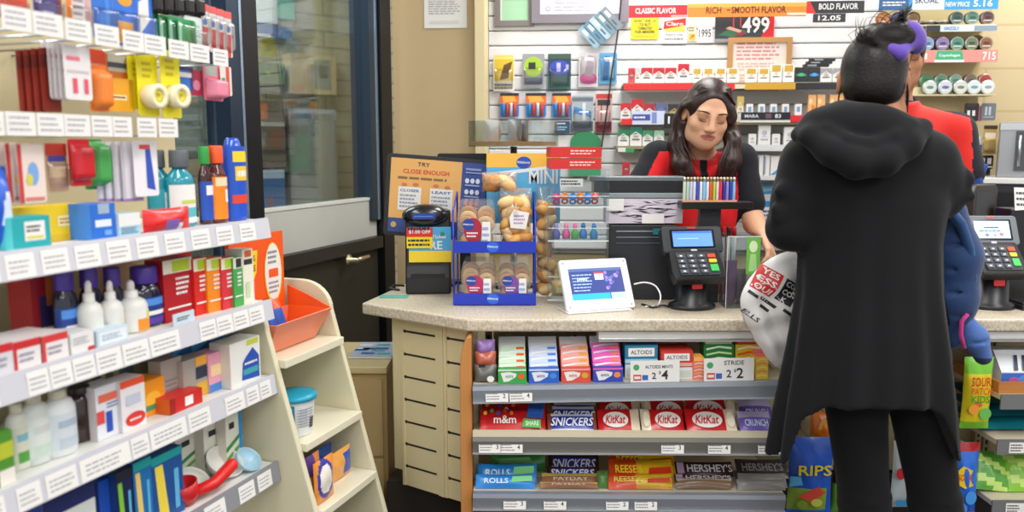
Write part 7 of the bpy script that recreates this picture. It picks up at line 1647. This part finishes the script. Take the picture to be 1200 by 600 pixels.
wallpack(1145,160,1152,184,'white and blue narrow pack left of the gold pouch','#dfe4ea',[('r',.2,.3,.8,.6,'#3a6ab0')],None,bulge=False,w=.05,group=GH)
wallpack(1148,182,1164,198,'black card with white blocks below the gold pouch','#202024',[('r',.12,.35,.38,.8,W_),('r',.55,.35,.85,.8,W_),('r',.05,.1,.95,.2,W_)],None,bulge=False,w=.06,group=GH)
wallpack(1147,197,1160,214,'small dark pack, lowest of those on the right wall','#1a1a1e',[],mat('#26262a',.3),w=.05,group=GH)
# steel box on a dark cabinet by the right wall
YQ = 3.45; p = atY(1170, 208.5, YQ); top_z = p.z
t = thing('back_cabinet', 'tall black cabinet with white top behind the right card terminal', 'cabinet', (p.x, YQ, 0), -.52)
m = MB(); m.box(-.05, 0, 0, .75, .34, top_z-.025, BLK2); m.build('body', t); m = MB(); m.box(-.06, -.01, top_z-.0248, .76, .345, top_z, mat('#dcdcd8',.4)); m.build('top', t, bev=.003)
m = MB(); m.box(-.03,-.006,.1,.34,-.0005,top_z-.06,mat('#1c1c20',.3)); m.box(.36,-.006,.1,.73,-.0005,top_z-.06,mat('#1c1c20',.3)); 
m2 = MB(); m2.box(-.03,-.006,.1,.34,-.0005,top_z-.06,mat('#1c1c20',.3)); m2.build('door', t); m2 = MB(); m2.box(.36,-.006,.1,.73,-.0005,top_z-.06,mat('#1c1c20',.3)); m2.build('door', t)
h = atY(1180, 143, YQ+.05).z-top_z
t = thing('steel_oven', 'brushed steel box with dark glass door on the black cabinet', 'oven', (p.x+.01, YQ+.03, top_z+.0008), -.52); stl = mat('#a9abad', .35, .7)
m = MB(); m.box(0,.012,0,.62,.26,h,stl); m.build('body', t, bev=.003); m = MB(); m.box(.06,0,.03,.56,.0115,h-.04,mat('#5a5b5e',.15,.6)); m.build('door', t); m = MB(); m.tube([(.075,-.02,.05),(.075,-.02,h-.06)],.006,STEEL,8); m.build('handle', t)
m = MB(); m.box(0,.008,h-.035,.62,.0115,h-.006,mat('#c9cacc',.3,.6)); m.build('control_strip', t)
# ================================================================== candy shelves under the counter
def shelf_pt(k, px, w=0):
    """point on candy shelf k under picture column px, w metres behind its front"""
    S_ = SH[k]; x0 = xw+.006; yy = S_['yf']+w; z = S_['z']
    for _ in range(3):
        x = (px-600)/F*(yy*CT+(CH-z)*ST); z = S_['z']+(x-x0)*math.sin(-S_['roll'])
    return x, yy, z
def kscale(k, w=0): S_ = SH[k]; return F/((S_['yf']+w)*CT+(CH-S_['z'])*ST)
def candy(k, px0, px1, ptop, w, build, name, label, cat, group=None, lift=.0008):
    x, y, z = shelf_pt(k, (px0+px1)/2, w); W = (px1-px0)*.975/kscale(k, w); H = atY((px0+px1)/2, ptop, y).z-z
    t = thing(name, label, cat, (x, y, z+lift), 0, group); t.rotation_euler = (0, SH[k]['roll'], 0); build(t, W, max(H, .01)); return t
def gumbox(c1, c2, hi, packs):
    def f(t, W, H):
        D = .13; h1 = H*.40
        m = MB(); m.prism([(0,0),(0,h1),(D*.30,h1*1.05),(D,H*.9),(D,0)], -W/2+.0012, W/2-.0012, mat(c1,.35), 'x')
        m.at((0,0,0)); P_ = lambda a, b: (a*W, b*h1)
        m.poly([P_(-.40,.75),P_(-.1,.80),P_(.15,.68),P_(.12,.45),P_(-.12,.16),P_(-.30,.12)], WHITE, -.0008); m.text('extra', -.10*W, h1*.5, h1*.2, mat(c1,.4), -.0012, W*.26); m.oval(.30*W, h1*.5, W*.11, h1*.2, mat(hi,.35), -.0008); m.rect(-W*.48, h1*.86, W*.48, h1*.98, mat(c2,.35), -.0007); m.build('front_tray', t)
        m = MB(); n = packs
        for i in range(n):
            y0 = .012+i*(D*.52)/n; z0 = h1*1.02+i*(H*.55)/n; m2 = MB(); m2.at((0, y0, z0-.006), rx=-.95); hh = .026
            m2.box(-W*.46, 0, 0, W*.46, .006, hh, mat(c2,.3)); m2.poly([(-W*.40,hh*.35),(W*.1,hh*.7),(W*.42,hh*.75),(W*.42,hh*.9),(-W*.05,hh*.88),(-W*.40,hh*.6)], WHITE, -.0006); m2.rect(W*.15,hh*.15,W*.42,hh*.5,mat(hi,.3),-.0006); m2.build('gum_pack', t)
        m = MB(); m.add([(-W*.47,D*.72,H*.74),(W*.47,D*.72,H*.74),(W*.47,D+.004,H),(-W*.47,D+.004,H)], [(0,1,2,3)], mat(c2 if False else '#e4e8ea',.4)); m.build('lid_flap', t, solid=.002)
    return f
G_ = 'gum trays on the upper candy shelf'
candy(0,583,618,407,.012,gumbox('#3aa648','#cfe8d0','#e8602a',4),'gum_tray','green gum tray, leftmost on the upper candy shelf','gum',G_)
candy(0,619,656,407,.012,gumbox('#2a62c8','#cfdcf0','#4a8ae0',4),'gum_tray','blue gum tray on the upper candy shelf between green and red ones','gum',G_)
candy(0,657,693,407,.012,gumbox('#e0503f','#f0a8a0','#d8a83a',4),'gum_tray','coral red gum tray on the upper candy shelf','gum',G_)
candy(0,694,731,406,.012,gumbox('#3448b0','#e86ac0','#f08a4a',4),'gum_tray','indigo and magenta gum tray on the upper candy shelf','gum',G_)
def multibag(t, W, H):
    for i, (c, z) in enumerate((('#6a6a66',0),('#b8604a',.32),('#8a6aa8',.6))):
        m = MB(); m.at((0,.012*i,H*z)); m.pillow(W*(1-.06*i), H*.44, .04, film(c), nx=8, nz=6, seed=i); m.build('gum_bottle_pack', t)
    m = MB(); m.oval(W*.22, H*.12, W*.16, H*.08, PAPER, -.0215); m.build('cap_label', t); m = MB(); m.rect(-W*.3,H*.42,0,H*.5,mat('#26262a',.4),-.022); m.build('label', t)
candy(0,556,583,402,.035,multibag,'gum_pack_stack','stack of grey, rust and violet gum packs beside the wooden end panel','gum')
def tinbox(c, c2, txt):
    def f(t, W, H):
        m = MB(); m.box(-W/2,0,0,W/2,.10,H,mat(c,.35)); m.rect(-W/2,0,W/2,H*.42,mat('#dfe3e0',.4),-.0004); m.rect(-W/2,H*.46,W/2,H*.58,mat(c2,.35),-.0005); m.build('box', t)
        m = MB(); m.rect(-W*.40,H*.66,W*.40,H*.92,PAPER,-.0008); m.text(txt,0,H*.79,H*.13,mat('#4a5560'),-.0012,W*.66); m.rect(-W*.45,H*.05,W*.45,H*.3,mat('#c9d2c8',.4),-.0008); m.build('front_label', t)
    return f
candy(0,732,771,405,.05,tinbox('#2a7a9a','#a8d4e8','ALTOIDS'),'mint_box','blue mint tin box behind the first price card','mints')
candy(0,774,812,412,.03,tinbox('#c83a34','#d8b0a0','ALTOIDS'),'mint_box','red mint tin box right of the first price card','mints')
def pricecard(lines):
    def f(t, W, H):
        m = MB(); m.box(-W/2,0,0,W/2,.0015,H,PAPER); m.oval(-W*.38,H*.70,H*.14,H*.14,mat('#4aa66a',.4),-.0006)
        for d in lines: m.text(d[0], d[1]*W, d[2]*H, d[3]*H, mat(d[4]), -.0008, d[5]*W if len(d) > 5 else None)
        m.rect(-W*.44,H*.08,-W*.28,H*.36,mat('#d84a3a',.4),-.0006); m.rect(-W*.26,H*.1,-W*.14,H*.34,mat('#3a6ab8',.4),-.0006); m.rect(-W*.42,H*.16,-W*.30,H*.28,PAPER,-.0009); m.build('card', t)
    return f
candy(0,738,797,423,.002,pricecard([('ALTOIDS MINTS',.08,.72,.15,'#5a6068',.56),('2',-.02,.30,.30,'#3a3f46'),('$',.10,.44,.16,'#3a3f46'),('4',.20,.34,.44,'#2a2e34')]),'price_card','white price card offering two for four dollars','price card','price cards on the upper candy shelf')
candy(0,824,884,420,.002,pricecard([('STRIDE',.10,.80,.20,'#5a6068',.40),('2',.0,.32,.34,'#3a3f46'),('$',.12,.44,.16,'#3a3f46'),('2',.22,.34,.46,'#2a2e34')]),'price_card','white price card offering two for two dollars','price card','price cards on the upper candy shelf')
def stripbox(c1, c2, c3):
    def f(t, W, H):
        m = MB(); m.box(-W/2,0,0,W/2,.06,H,mat(c1,.35))
        for i in range(5): z = H*(.1+.18*i); m.poly([(-W*.42,z),(0,z+H*.08),(W*.42,z+H*.02),(W*.42,z+H*.09),(0,z+H*.14),(-W*.42,z+H*.06)], mat(c2 if i%2 else c3,.3), -.0006)
        m.build('box', t)
        for i in range(3): m2 = MB(); m2.box(-W*.44,.004+.018*i,H+.0004,W*.44,.018+.018*i,H+.012,mat(c2,.3)); m2.build('gum_pack', t)
    return f
candy(0,812,826,424,.02,stripbox('#e07a6a','#f0b05a','#e8d0c0'),'gum_tray','narrow coral gum tray left of the second price card','gum',G_)
candy(0,824,860,404,.065,stripbox('#1f7a3a','#c8e8a8','#e6f2dc'),'gum_tray','green striped gum tray behind the second price card','gum',G_)
candy(0,861,893,404,.065,stripbox('#d8b82a','#e03a2a','#f3e6d0'),'gum_tray','yellow and red striped gum tray behind the second price card','gum',G_)
candy(0,885,900,419,.012,stripbox('#e0c03a','#e8706a','#f0d08a'),'gum_tray','yellow and pink gum tray against the carrier bag','gum',G_)
# wrapped bars: a sealed film bag leaning back with lettering on its face
def bar(colfn, dec=(), tilt=.9, th=.02):
    def f(t, W, H):
        m = MB(); Lh = H/math.cos(tilt)*1.0; m.at((0,0,.001), rx=-tilt)
        m.pillow(W*.99, Lh, th, None, front=colfn, nx=14, nz=6, horiz=True, wr=.06, seed=int(W*9999))
        zmin = min(v[2] for v in m.v); m.v = [(a, b, c-zmin) for a, b, c in m.v]; m.build('wrapper', t)
        m = MB(); m.M = Matrix.Translation((0,0,-zmin)) @ Matrix.Translation((0,0,.001)) @ Matrix.Rotation(-tilt,4,'X')
        for d in dec:
            if d[0] == 't': m.text(d[1], d[2]*W, d[3]*Lh, d[4]*Lh, mat(d[5],.35), -th/2-.0025, d[6]*W, d[7] if len(d)>7 else 0, d[8] if len(d)>8 else 0)
            elif d[0] == 'o': m.oval(d[1]*W, d[2]*Lh, d[3]*W, d[4]*Lh, mat(d[5],.35), -th/2-.0015)
            elif d[0] == 'p': m.poly([(a*W, b*Lh) for a, b in d[1]], mat(d[2],.35), -th/2-.0012)
        if dec: m.build('print', t)
    return f
def solid_(c): 
    q = film(c); return lambda u, v: q
def kit(u, v): return film('#e6d8bc') if u > .80 else film('#c8151c')
def kit2(u, v): return film('#e6d8bc') if u < .22 else film('#c8151c')
def bars(k, px0, px1, tops, ws, fn, dec, name, label, cat, group, **kw):
    for i, (tp, w) in enumerate(zip(tops, ws)): candy(k, px0+i*2, px1+i*2, tp, w+.012, bar(fn, dec, **kw), name, label+[', front one', ', second from the front', ', third from the front'][i], cat, group)
MMc = ['#e8c02a','#3a9a4a','#2a5ab8','#8a4a2a','#e8762a']
g2_ = 'bars on the middle candy shelf'
md = [('t','m&m',-.12,.45,.34,'#f3efe8',.34),('p',[(.14,.15),(.42,.1),(.42,.45),(.16,.5)],'#5ab85a'),('p',[(.2,.55),(.45,.5),(.47,.9),(.24,.95)],'#2a5fb8'),('t','SHARE',.29,.3,.2,'#eef6ea',.2)]+[('o',-.42+.10*i,.72+.1*(i%2),.028,.085,MMc[i%5]) for i in range(5)]
bars(1,561,641,(488,478),(.014,.075),solid_('#c81a20'),md,'candy_pouch','red candy pouch with coloured dots','candy',g2_,th=.026)
sd = [('t','SNICKERS',0,.48,.42,'#e8ecf6',.84,.0,.2)]
bars(1,641,701,(492,484,479),(.012,.055,.098),lambda u,v: film('#8a4a2a') if (u<.05 or u>.95) else film('#2438a0') if .15<v<.85 else film('#d8dce8'),sd,'candy_bar','blue and white candy bar with slanted lettering','candy bar',g2_)
kd = [('o',-.08,.48,.30,.32,'#f0ece6'),('t','KitKat',-.08,.48,.34,'#c8151c',.46,0,.2)]
bars(1,701,752,(488,477),(.014,.07),kit,kd,'wafer_bar','red wafer bar with cream right end, left stack','candy bar',g2_)
kd2 = [('o',.12,.48,.30,.32,'#f0ece6'),('t','KitKat',.12,.48,.34,'#c8151c',.46,0,.2),('o',-.38,.5,.08,.3,'#f3ead2')]
bars(1,752,804,(488,476),(.014,.07),kit2,kd2,'wafer_bar','red wafer bar with cream left end, middle stack','candy bar',g2_)
kd3 = [('o',-.08,.48,.30,.32,'#f0ece6'),('t','KitKat',-.08,.48,.34,'#c8151c',.46,0,.2),('o',.38,.5,.08,.3,'#f3ead2')]
bars(1,805,866,(488,475),(.014,.07),kit,kd3,'wafer_bar','wide red wafer bar with cream right end, right stack','candy bar',g2_)
bars(1,868,908,(490,476),(.014,.07),lambda u,v: film('#6a5aa8') if v<.6 else film('#b8aed0'),[('t','CRUNCH',0,.4,.3,'#c8d0f0',.7)],'candy_bar','violet and lilac candy bar beside the black cardigan','candy bar',g2_)
g3_ = 'bars on the lower candy shelf'
bars(2,556,628,(560,549),(.012,.05),solid_('#2a8ad8'),[('t','ROLLS',-.15,.5,.35,'#cfe8f8',.4),('p',[(.1,.4),(.45,.5),(.45,.85),(.12,.8)],'#6ac878')],'candy_roll','bright blue candy roll','candy',g3_,th=.030,tilt=.6)
candy(2,574,640,533,.16,bar(solid_('#3a8a3a'),[('p',[(-.4,.2),(.3,.3),(.2,.8),(-.3,.7)],'#5aa848')],tilt=.3,th=.03),'candy_pouch','green candy pouch behind the bright blue rolls','candy',g3_)
bars(2,640,702,(553,541),(.07,.11),lambda u,v: film('#3a2018') if (u<.05 or u>.95) else film('#2438a0') if .12<v<.88 else film('#4a2a1c'),sd,'candy_bar','dark wrapped candy bar with blue slanted lettering','candy bar',g3_)
bars(2,632,702,(569,560),(.012,.04),lambda u,v: film('#a8684a') if v<.7 else film('#d8c05a'),[('t','PAYDAY',0,.4,.3,'#e8d8b8',.6)],'candy_bar','tan and brown candy bar in the clear tray','candy bar',g3_)
candy(2,700,713,556,.03,bar(solid_('#4a7a34'),[],tilt=.5,th=.02),'candy_pouch','small dark green pouch between the brown and orange bars','candy',g3_)
bars(2,712,790,(562,548,537),(.012,.058,.105),lambda u,v: film('#e8501a') if u<.45 else film('#efc01f') if v>.2 else film('#d8a01a'),[('t',"REESE'S",-.2,.5,.34,'#f8e03a',.42),('p',[(.1,.3),(.46,.35),(.46,.6),(.12,.55)],'#d83a1a')],'peanut_candy_bar','orange and yellow candy bar','candy bar',g3_,th=.026)
hd = [('t',"HERSHEY'S",.08,.5,.46,'#d8d4d6',.78),('p',[(-.48,.2),(-.36,.2),(-.36,.85),(-.48,.85)],'#b89ab8')]
bars(2,790,860,(561,548),(.05,.10),solid_('#3a2220'),hd,'chocolate_bar','dark brown chocolate bar with pale lettering','candy bar',g3_)
bars(2,792,858,(572,566),(.012,.03),lambda u,v: film('#8a6a50') if v<.6 else film('#c8b8a8'),[],'chocolate_bar','tan chocolate bar in the clear tray','candy bar',g3_,tilt=1.0)
bars(2,862,924,(558,546),(.05,.10),solid_('#3c3634'),[('t',"HERSHEY'S",0,.5,.4,'#8a8482',.8)],'chocolate_bar','dark grey chocolate bar next to the black cardigan','candy bar',g3_)
bars(2,864,922,(566,560),(.012,.03),solid_('#8a8684'),[],'chocolate_bar','silver grey chocolate bar in the clear tray','candy bar',g3_,tilt=.8)
# clear tray fronts on the lower shelf
trf = clear('#ffffff', .06, .98, .06)
for i, (a, b, nm) in enumerate(((630,703,'below the dark candy bars'),(712,790,'below the orange and yellow bars'),(791,860,'below the dark brown chocolate bars'),(862,925,'below the dark grey chocolate bars'))):
    x, y, z = shelf_pt(2, (a+b)/2, .0135); W = (b-a)/kscale(2); m = MB(); m.box(-W/2,0,0,W/2,.002,.045,trf); m.box(-W/2,-.0008,.0445,W/2,.0028,.046,clear('#ffffff',.12,.95,.05)); o = m.build('tray_front', loc=(x, y, z+.0008)); o.rotation_euler = (0, SH[2]['roll'], 0); tag(o, 'clear plastic tray front '+nm, 'tray front', 'clear tray fronts')
# ------------------------------------------------------------------ bags hung behind the customer and shelves at the far right
YP = CY+.20
def hungbag(px0, px1, y0, y1, name, label, colfn, dec=(), yy=YP, th=.045, group='bags hung under the counter'):
    a = atY((px0+px1)/2, y1, yy); b = atY((px0+px1)/2, y0, yy); W = (px1-px0)*(yy*CT+(CH-a.z)*ST)/F; H = b.z-a.z
    t = thing(name, label, 'candy bag', (a.x, yy, a.z), 0, group); m = MB(); m.pillow(W, H, th, None, front=colfn, nx=14, nz=18, seed=int(px0)); m.build('bag', t)
    m = MB()
    for d in dec:
        if d[0] == 't': m.text(d[1], d[2]*W, d[3]*H, d[4]*H, mat(d[5],.35), -th/2-.003, d[6]*W)
        elif d[0] == 'o': m.oval(d[1]*W, d[2]*H, d[3]*W, d[4]*H, mat(d[5],.35), -th/2-.0018)
        elif d[0] == 'p': m.poly([(q*W, r*H) for q, r in d[1]], mat(d[2],.35), -th/2-.0015)
    if dec: m.build('print', t)
    m = MB(); m.tube([(0,0,H*.97),(0,CY+.330-yy,H*.97)], .003, STEEL, 6); m.build('hook', t); return t
hungbag(920,973,512,606,'gummy_bag','bright blue candy bag with yellow lettering left of the black leggings',lambda u,v: film('#1f5ac8') if v>.38 or u>.85 else film('#8aa83a') if v>.1 else film('#2a6ad0'),[('t','RIPS',.05,.62,.13,'#f0d82a',.72),('p',[(-.3,.3),(.15,.42),(.3,.34),(0,.22)],'#d8503a'),('p',[(-.5,.42),(-.2,.44),(-.25,.54),(-.48,.55)],'#5ab0d8'),('o',.12,.22,.12,.05,'#c8d05a'),('o',-.2,.2,.12,.05,'#7a9a34')])
hungbag(948,980,482,520,'candy_bag','orange candy bag just below the cardigan hem',lambda u,v: film('#e87a1a') if v>.3 else film('#d8a85a'),[('p',[(-.3,.5),(.3,.6),(.1,.9),(-.2,.8)],'#f0a84a')],YP+.07)
hungbag(973,992,530,600,'candy_bag','narrow pink and green candy bag touching the left legging',lambda u,v: film('#d83a9a') if v>.7 else film('#3a2a2a') if v>.5 else film('#6aa83a'),[('o',0,.35,.3,.08,'#e8402a'),('o',.1,.2,.2,.06,'#e8c03a')],YP+.03)
hungbag(1042,1078,500,594,'candy_bag','clear white candy bag between the two leggings',lambda u,v: film('#5a2428') if v>.82 else film('#c8d4d8'),[('t','Wo',.0,.60,.15,'#26262a',.7),('o',-.3,.45,.15,.07,'#c82a34'),('o',.2,.25,.2,.08,'#e8eef0'),('p',[(-.4,.05),(.4,.05),(.4,.12),(-.4,.12)],'#3a9ad0')])
hungbag(1110,1142,518,606,'gummy_bag','blue candy bag with yellow star print right of the leggings',lambda u,v: film('#1f6ad8') if v<.9 else film('#a82028'),[('p',[(-.5,.62),(-.2,.72),(.15,.66),(.05,.55),(.2,.46),(-.1,.42),(-.45,.5)],'#f0c81f'),('t','SOUR',-.12,.57,.09,'#d85a1a',.5),('o',.15,.3,.2,.09,'#4a9ae8'),('o',-.15,.15,.2,.08,'#4a8ae0'),('o',.2,.08,.2,.05,'#b83a5a')],CY+.05)
hungbag(1124,1158,418,502,'gummy_bag','yellow and green candy bag with red lettering below the backpack pocket',lambda u,v: film('#7ac82a') if v>.8 or v<.1 else film('#e8d81f'),[('t','SOUR',-.02,.68,.13,'#d8281f',.66),('t','PATCH',.02,.55,.10,'#e04a2a',.7),('t','KIDS',.0,.44,.10,'#3a9a2a',.6),('o',.2,.24,.2,.08,'#6ac05a'),('o',-.2,.3,.18,.07,'#f0a03a'),('p',[(-.4,.3),(-.1,.42),(.1,.36),(-.2,.26)],'#d8683a')],CY+.035)
xq = atY(1172, 450, CY).x
def rshelf(py, name, lab=True, yf=CY-.01, tags=()):
    z = atY(1180, py, yf).z; t = thing(name, None, None, (xq, yf, z)); t.parent = ct
    m = MB(); m.box(0,.004,-.016,.9,.33,0,shelfcol); m.build('board', t); m = MB(); m.box(0,-.002,-.045,.9,.0035,.002,mat('#77787a',.4,.2)); m.build('price_rail', t)
    for i, px in enumerate(tags):
        m = MB(); m.at((atY(px, py+8, yf).x-xq, -.003, -.04)); m.rect(0,0,.06,.034,PAPER,0); m.lines(.004,.004,.045,.03,3,INK,-.0004,.45,i); m.build('price_tag', t)
    return z
zR1 = rshelf(463, 'candy_shelf'); zR2 = rshelf(516, 'candy_shelf', tags=(1182,)); zR3 = rshelf(587, 'candy_shelf', tags=(1178,))
def rpt(px, w): yy = CY-.01+w; z = 1.0; return (px-600)/F*(yy*CT+.6*ST)
# wooden tray with two gum boxes
x = rpt(1174, .0); t = thing('wooden_tray', 'wooden counter tray holding white and blue gum boxes at right', 'tray', (x+.01, CY+.005, zR1+.0008))
wo = wood('#a8642a', '#c88a4a', 6, .4, True)
m = MB(); m.box(0,0,0,.5,.25,.012,wo); m.build('base', t); 
for nm, a in (('front_rim',(0,0,.0122,.5,.012,.035)),('side_rim',(0,.0122,.0122,.012,.25,.035)),('back_rim',(.0122,.238,.0122,.5,.25,.035))): m = MB(); m.box(*a, wo); m.build(nm, t)
for i, (dx, lab) in enumerate(((.02,'white and blue gum box with dark stripes, left one in the wooden tray'),(.16,'white and blue gum box with dark stripes, right one in the wooden tray'))):
    m = MB(); W, H = .13, .105; m.prism([(0,0),(0,H*.45),(.05,H),(.10,H),(.10,0)], 0, W, mat('#dfe3e6',.35), 'x'); m.rect(0,0,W,H*.42,mat('#3a6ac0',.35),-.0005); m.poly([(W*.2,.005),(W*.7,.01),(W*.9,H*.3),(W*.5,H*.36)], mat('#5a8ad8',.35), -.0008); m.oval(W*.3,H*.2,W*.12,H*.1,mat('#b85a9a',.35),-.001)
    for k in range(3): m.add([(W*(.3+.2*k),-.0002,H*.5),(W*(.4+.2*k),-.0002,H*.5),(W*(.5+.2*k),.034,H*.88),(W*(.42+.2*k),.034,H*.88)], [(0,1,2,3)], mat('#22304a',.35))
    o = m.build('gum_box', loc=(x+.01+dx, CY+.03, zR1+.0135)); tag(o, lab, 'gum', 'gum boxes in the wooden tray')
for i, (a, tp, w, c) in enumerate(((1156,499,.0,'#1f8a9a'),(1156,484,.03,'#15707f'),(1160,470,.06,'#0f5a68'))):
    z0 = zR2+.003+.036*i; m = MB(); m.at((.14,.09,0), rx=-PI/2+.12); m.pillow(.30,.17,.03,film(c),nx=10,nz=8,seed=i+3); zmin = min(v[2] for v in m.v); m.v = [(q,r,s_-zmin) for q,r,s_ in m.v]
    m.at((0,0,0)); 
    o = m.build('candy_pouch', loc=(rpt(1172,.0)+.005, CY-.01-.02+.02*i, z0)); tag(o, ['teal candy pouch, lowest of the stack under the wooden tray','teal candy pouch, middle of the stack under the wooden tray','dark teal candy pouch, topmost of the stack under the wooden tray'][i], 'candy', 'teal pouches')
for i, (dx, c, lab) in enumerate(((.0,'#5aa83a','bright green candy pouch slumped at the left of the lowest right shelf'),(.11,'#8ac83a','lime candy pouch beside the bright green one on the lowest right shelf'),(.21,'#3a8a3a','green candy pouch, rightmost on the lowest right shelf'))):
    m = MB(); m.at((0,.05,.0), rx=-.55, ry=.1-.08*i); m.pillow(.12,.125,.05,None,front=lambda u,v,c=c: film(c) if (u+v*2)%1<.6 else film('#c8e87a'),seed=i+9); zmin = min(v[2] for v in m.v); m.v = [(q,r,s_-zmin) for q,r,s_ in m.v]
    o = m.build('candy_pouch', loc=(rpt(1176,.0)+.04+dx, CY+.0, zR3+.0012)); tag(o, lab, 'candy', 'green pouches on the lowest right shelf')
# ------------------------------------------------------------------ right end of the counter
terminal('card_terminal', 'grey card terminal with pale screen at the right end of counter', 1170, 360, 253, 62, -.03, mat('#a9d4ea', .2, emit=.6),
    lambda W, L: [('rect',-W*.3,L*.56,W*.25,L*.60,mat('#3a4a5a',.4),-.0022),('rect',-W*.66,L*.66,W*.66,L*.70,mat('#c8e4f2',.3,emit=.5),-.0022),('oval',-W*.22,L*.33,W*.07,L*.05,mat('#5a6ac0',.3,emit=.3),-.0022),('oval',W*.32,L*.35,W*.08,L*.06,mat('#d86a6a',.3,emit=.3),-.0022),('oval',W*.08,L*.32,W*.05,L*.03,mat('#8a6ac0',.3,emit=.3),-.0022),('lines',-W*.5,L*.42,W*.55,L*.5,1,mat('#4a7ab0'),-.0022)], Yd=2.50, hc_='#6a6f76')
x, y = on_counter(1186, 362); m = MB(); m.box(-.03,0,0,.16,.11,.016,BLK2); m.box(-.025,.01,.0162,.155,.10,.022,BLK); o = m.build('black_pad', loc=(x+.045, y-.03, CZ1), bev=.003); tag(o, 'flat black pad lying on the counter at right edge', 'pad')
YR = 2.66
p = atY(1158, 250, YR); zt = atY(1158, 217, YR).z-CZ
t = thing('register_monitor', 'dark register monitor turned away behind the right card terminal', 'monitor', (p.x+.01, YR+.03, CZ1), .5)
m = MB(); m.prism([(-.075,zt-.13),(.055,zt-.13),(.065,zt-.02),(.05,zt),(-.055,zt),(-.075,zt-.03)], 0, .045, mat('#2a201c',.4)); m.build('housing', t, bev=.005)
m = MB(); m.box(-.02,.05,0,.02,.075,zt-.06,BLK); m.box(-.07,.0,0,.07,.09,.012,BLK); m.build('stand', t)
m = MB(); m.rect(-.06,zt-.115,.045,zt-.025,mat('#1a1512',.2),-.0006); m.build('back_plate', t)
p = atY(1188, 246, YR); zt2 = p.z-CZ
t = thing('receipt_printer', 'black receipt printer with white papers at the right edge of counter', 'printer', (p.x+.085, YR+.03, CZ1))
m = MB(); m.box(-.075,0,0,.14,.10,zt2,BLK); m.build('body', t, bev=.005)
for i, (a, b, c, d, zz, r) in enumerate(((-.062,.0,.012,.055,.075,.1),(.0,.012,.10,.05,.05,-.12),(-.03,-.004,.07,.02,.018,.2))):
    m = MB(); m.at((a, b+.02*i, zt2-.005), rx=-.25, ry=r*.4); m.box(0,0,0,.075,.0012,zz+.005,mat('#dfdfdc',.5)); m.lines(.006,.012,.07,zz-.004,3,mat('#4a4a4e'),-.0006,.4,i); m.build('paper', t)
m = MB(); m.tube(smooth_path([(p.x-.16, YR-.03, CZ1+zt2-.02), (p.x-.06, YR-.05, CZ1+zt2+.01), (p.x+.06, YR-.055, CZ1+zt2-.02), (p.x+.16, YR-.05, CZ1+zt2-.022)]), .0025, BLK, 6); 
m.build('cable', None) if 0 else None
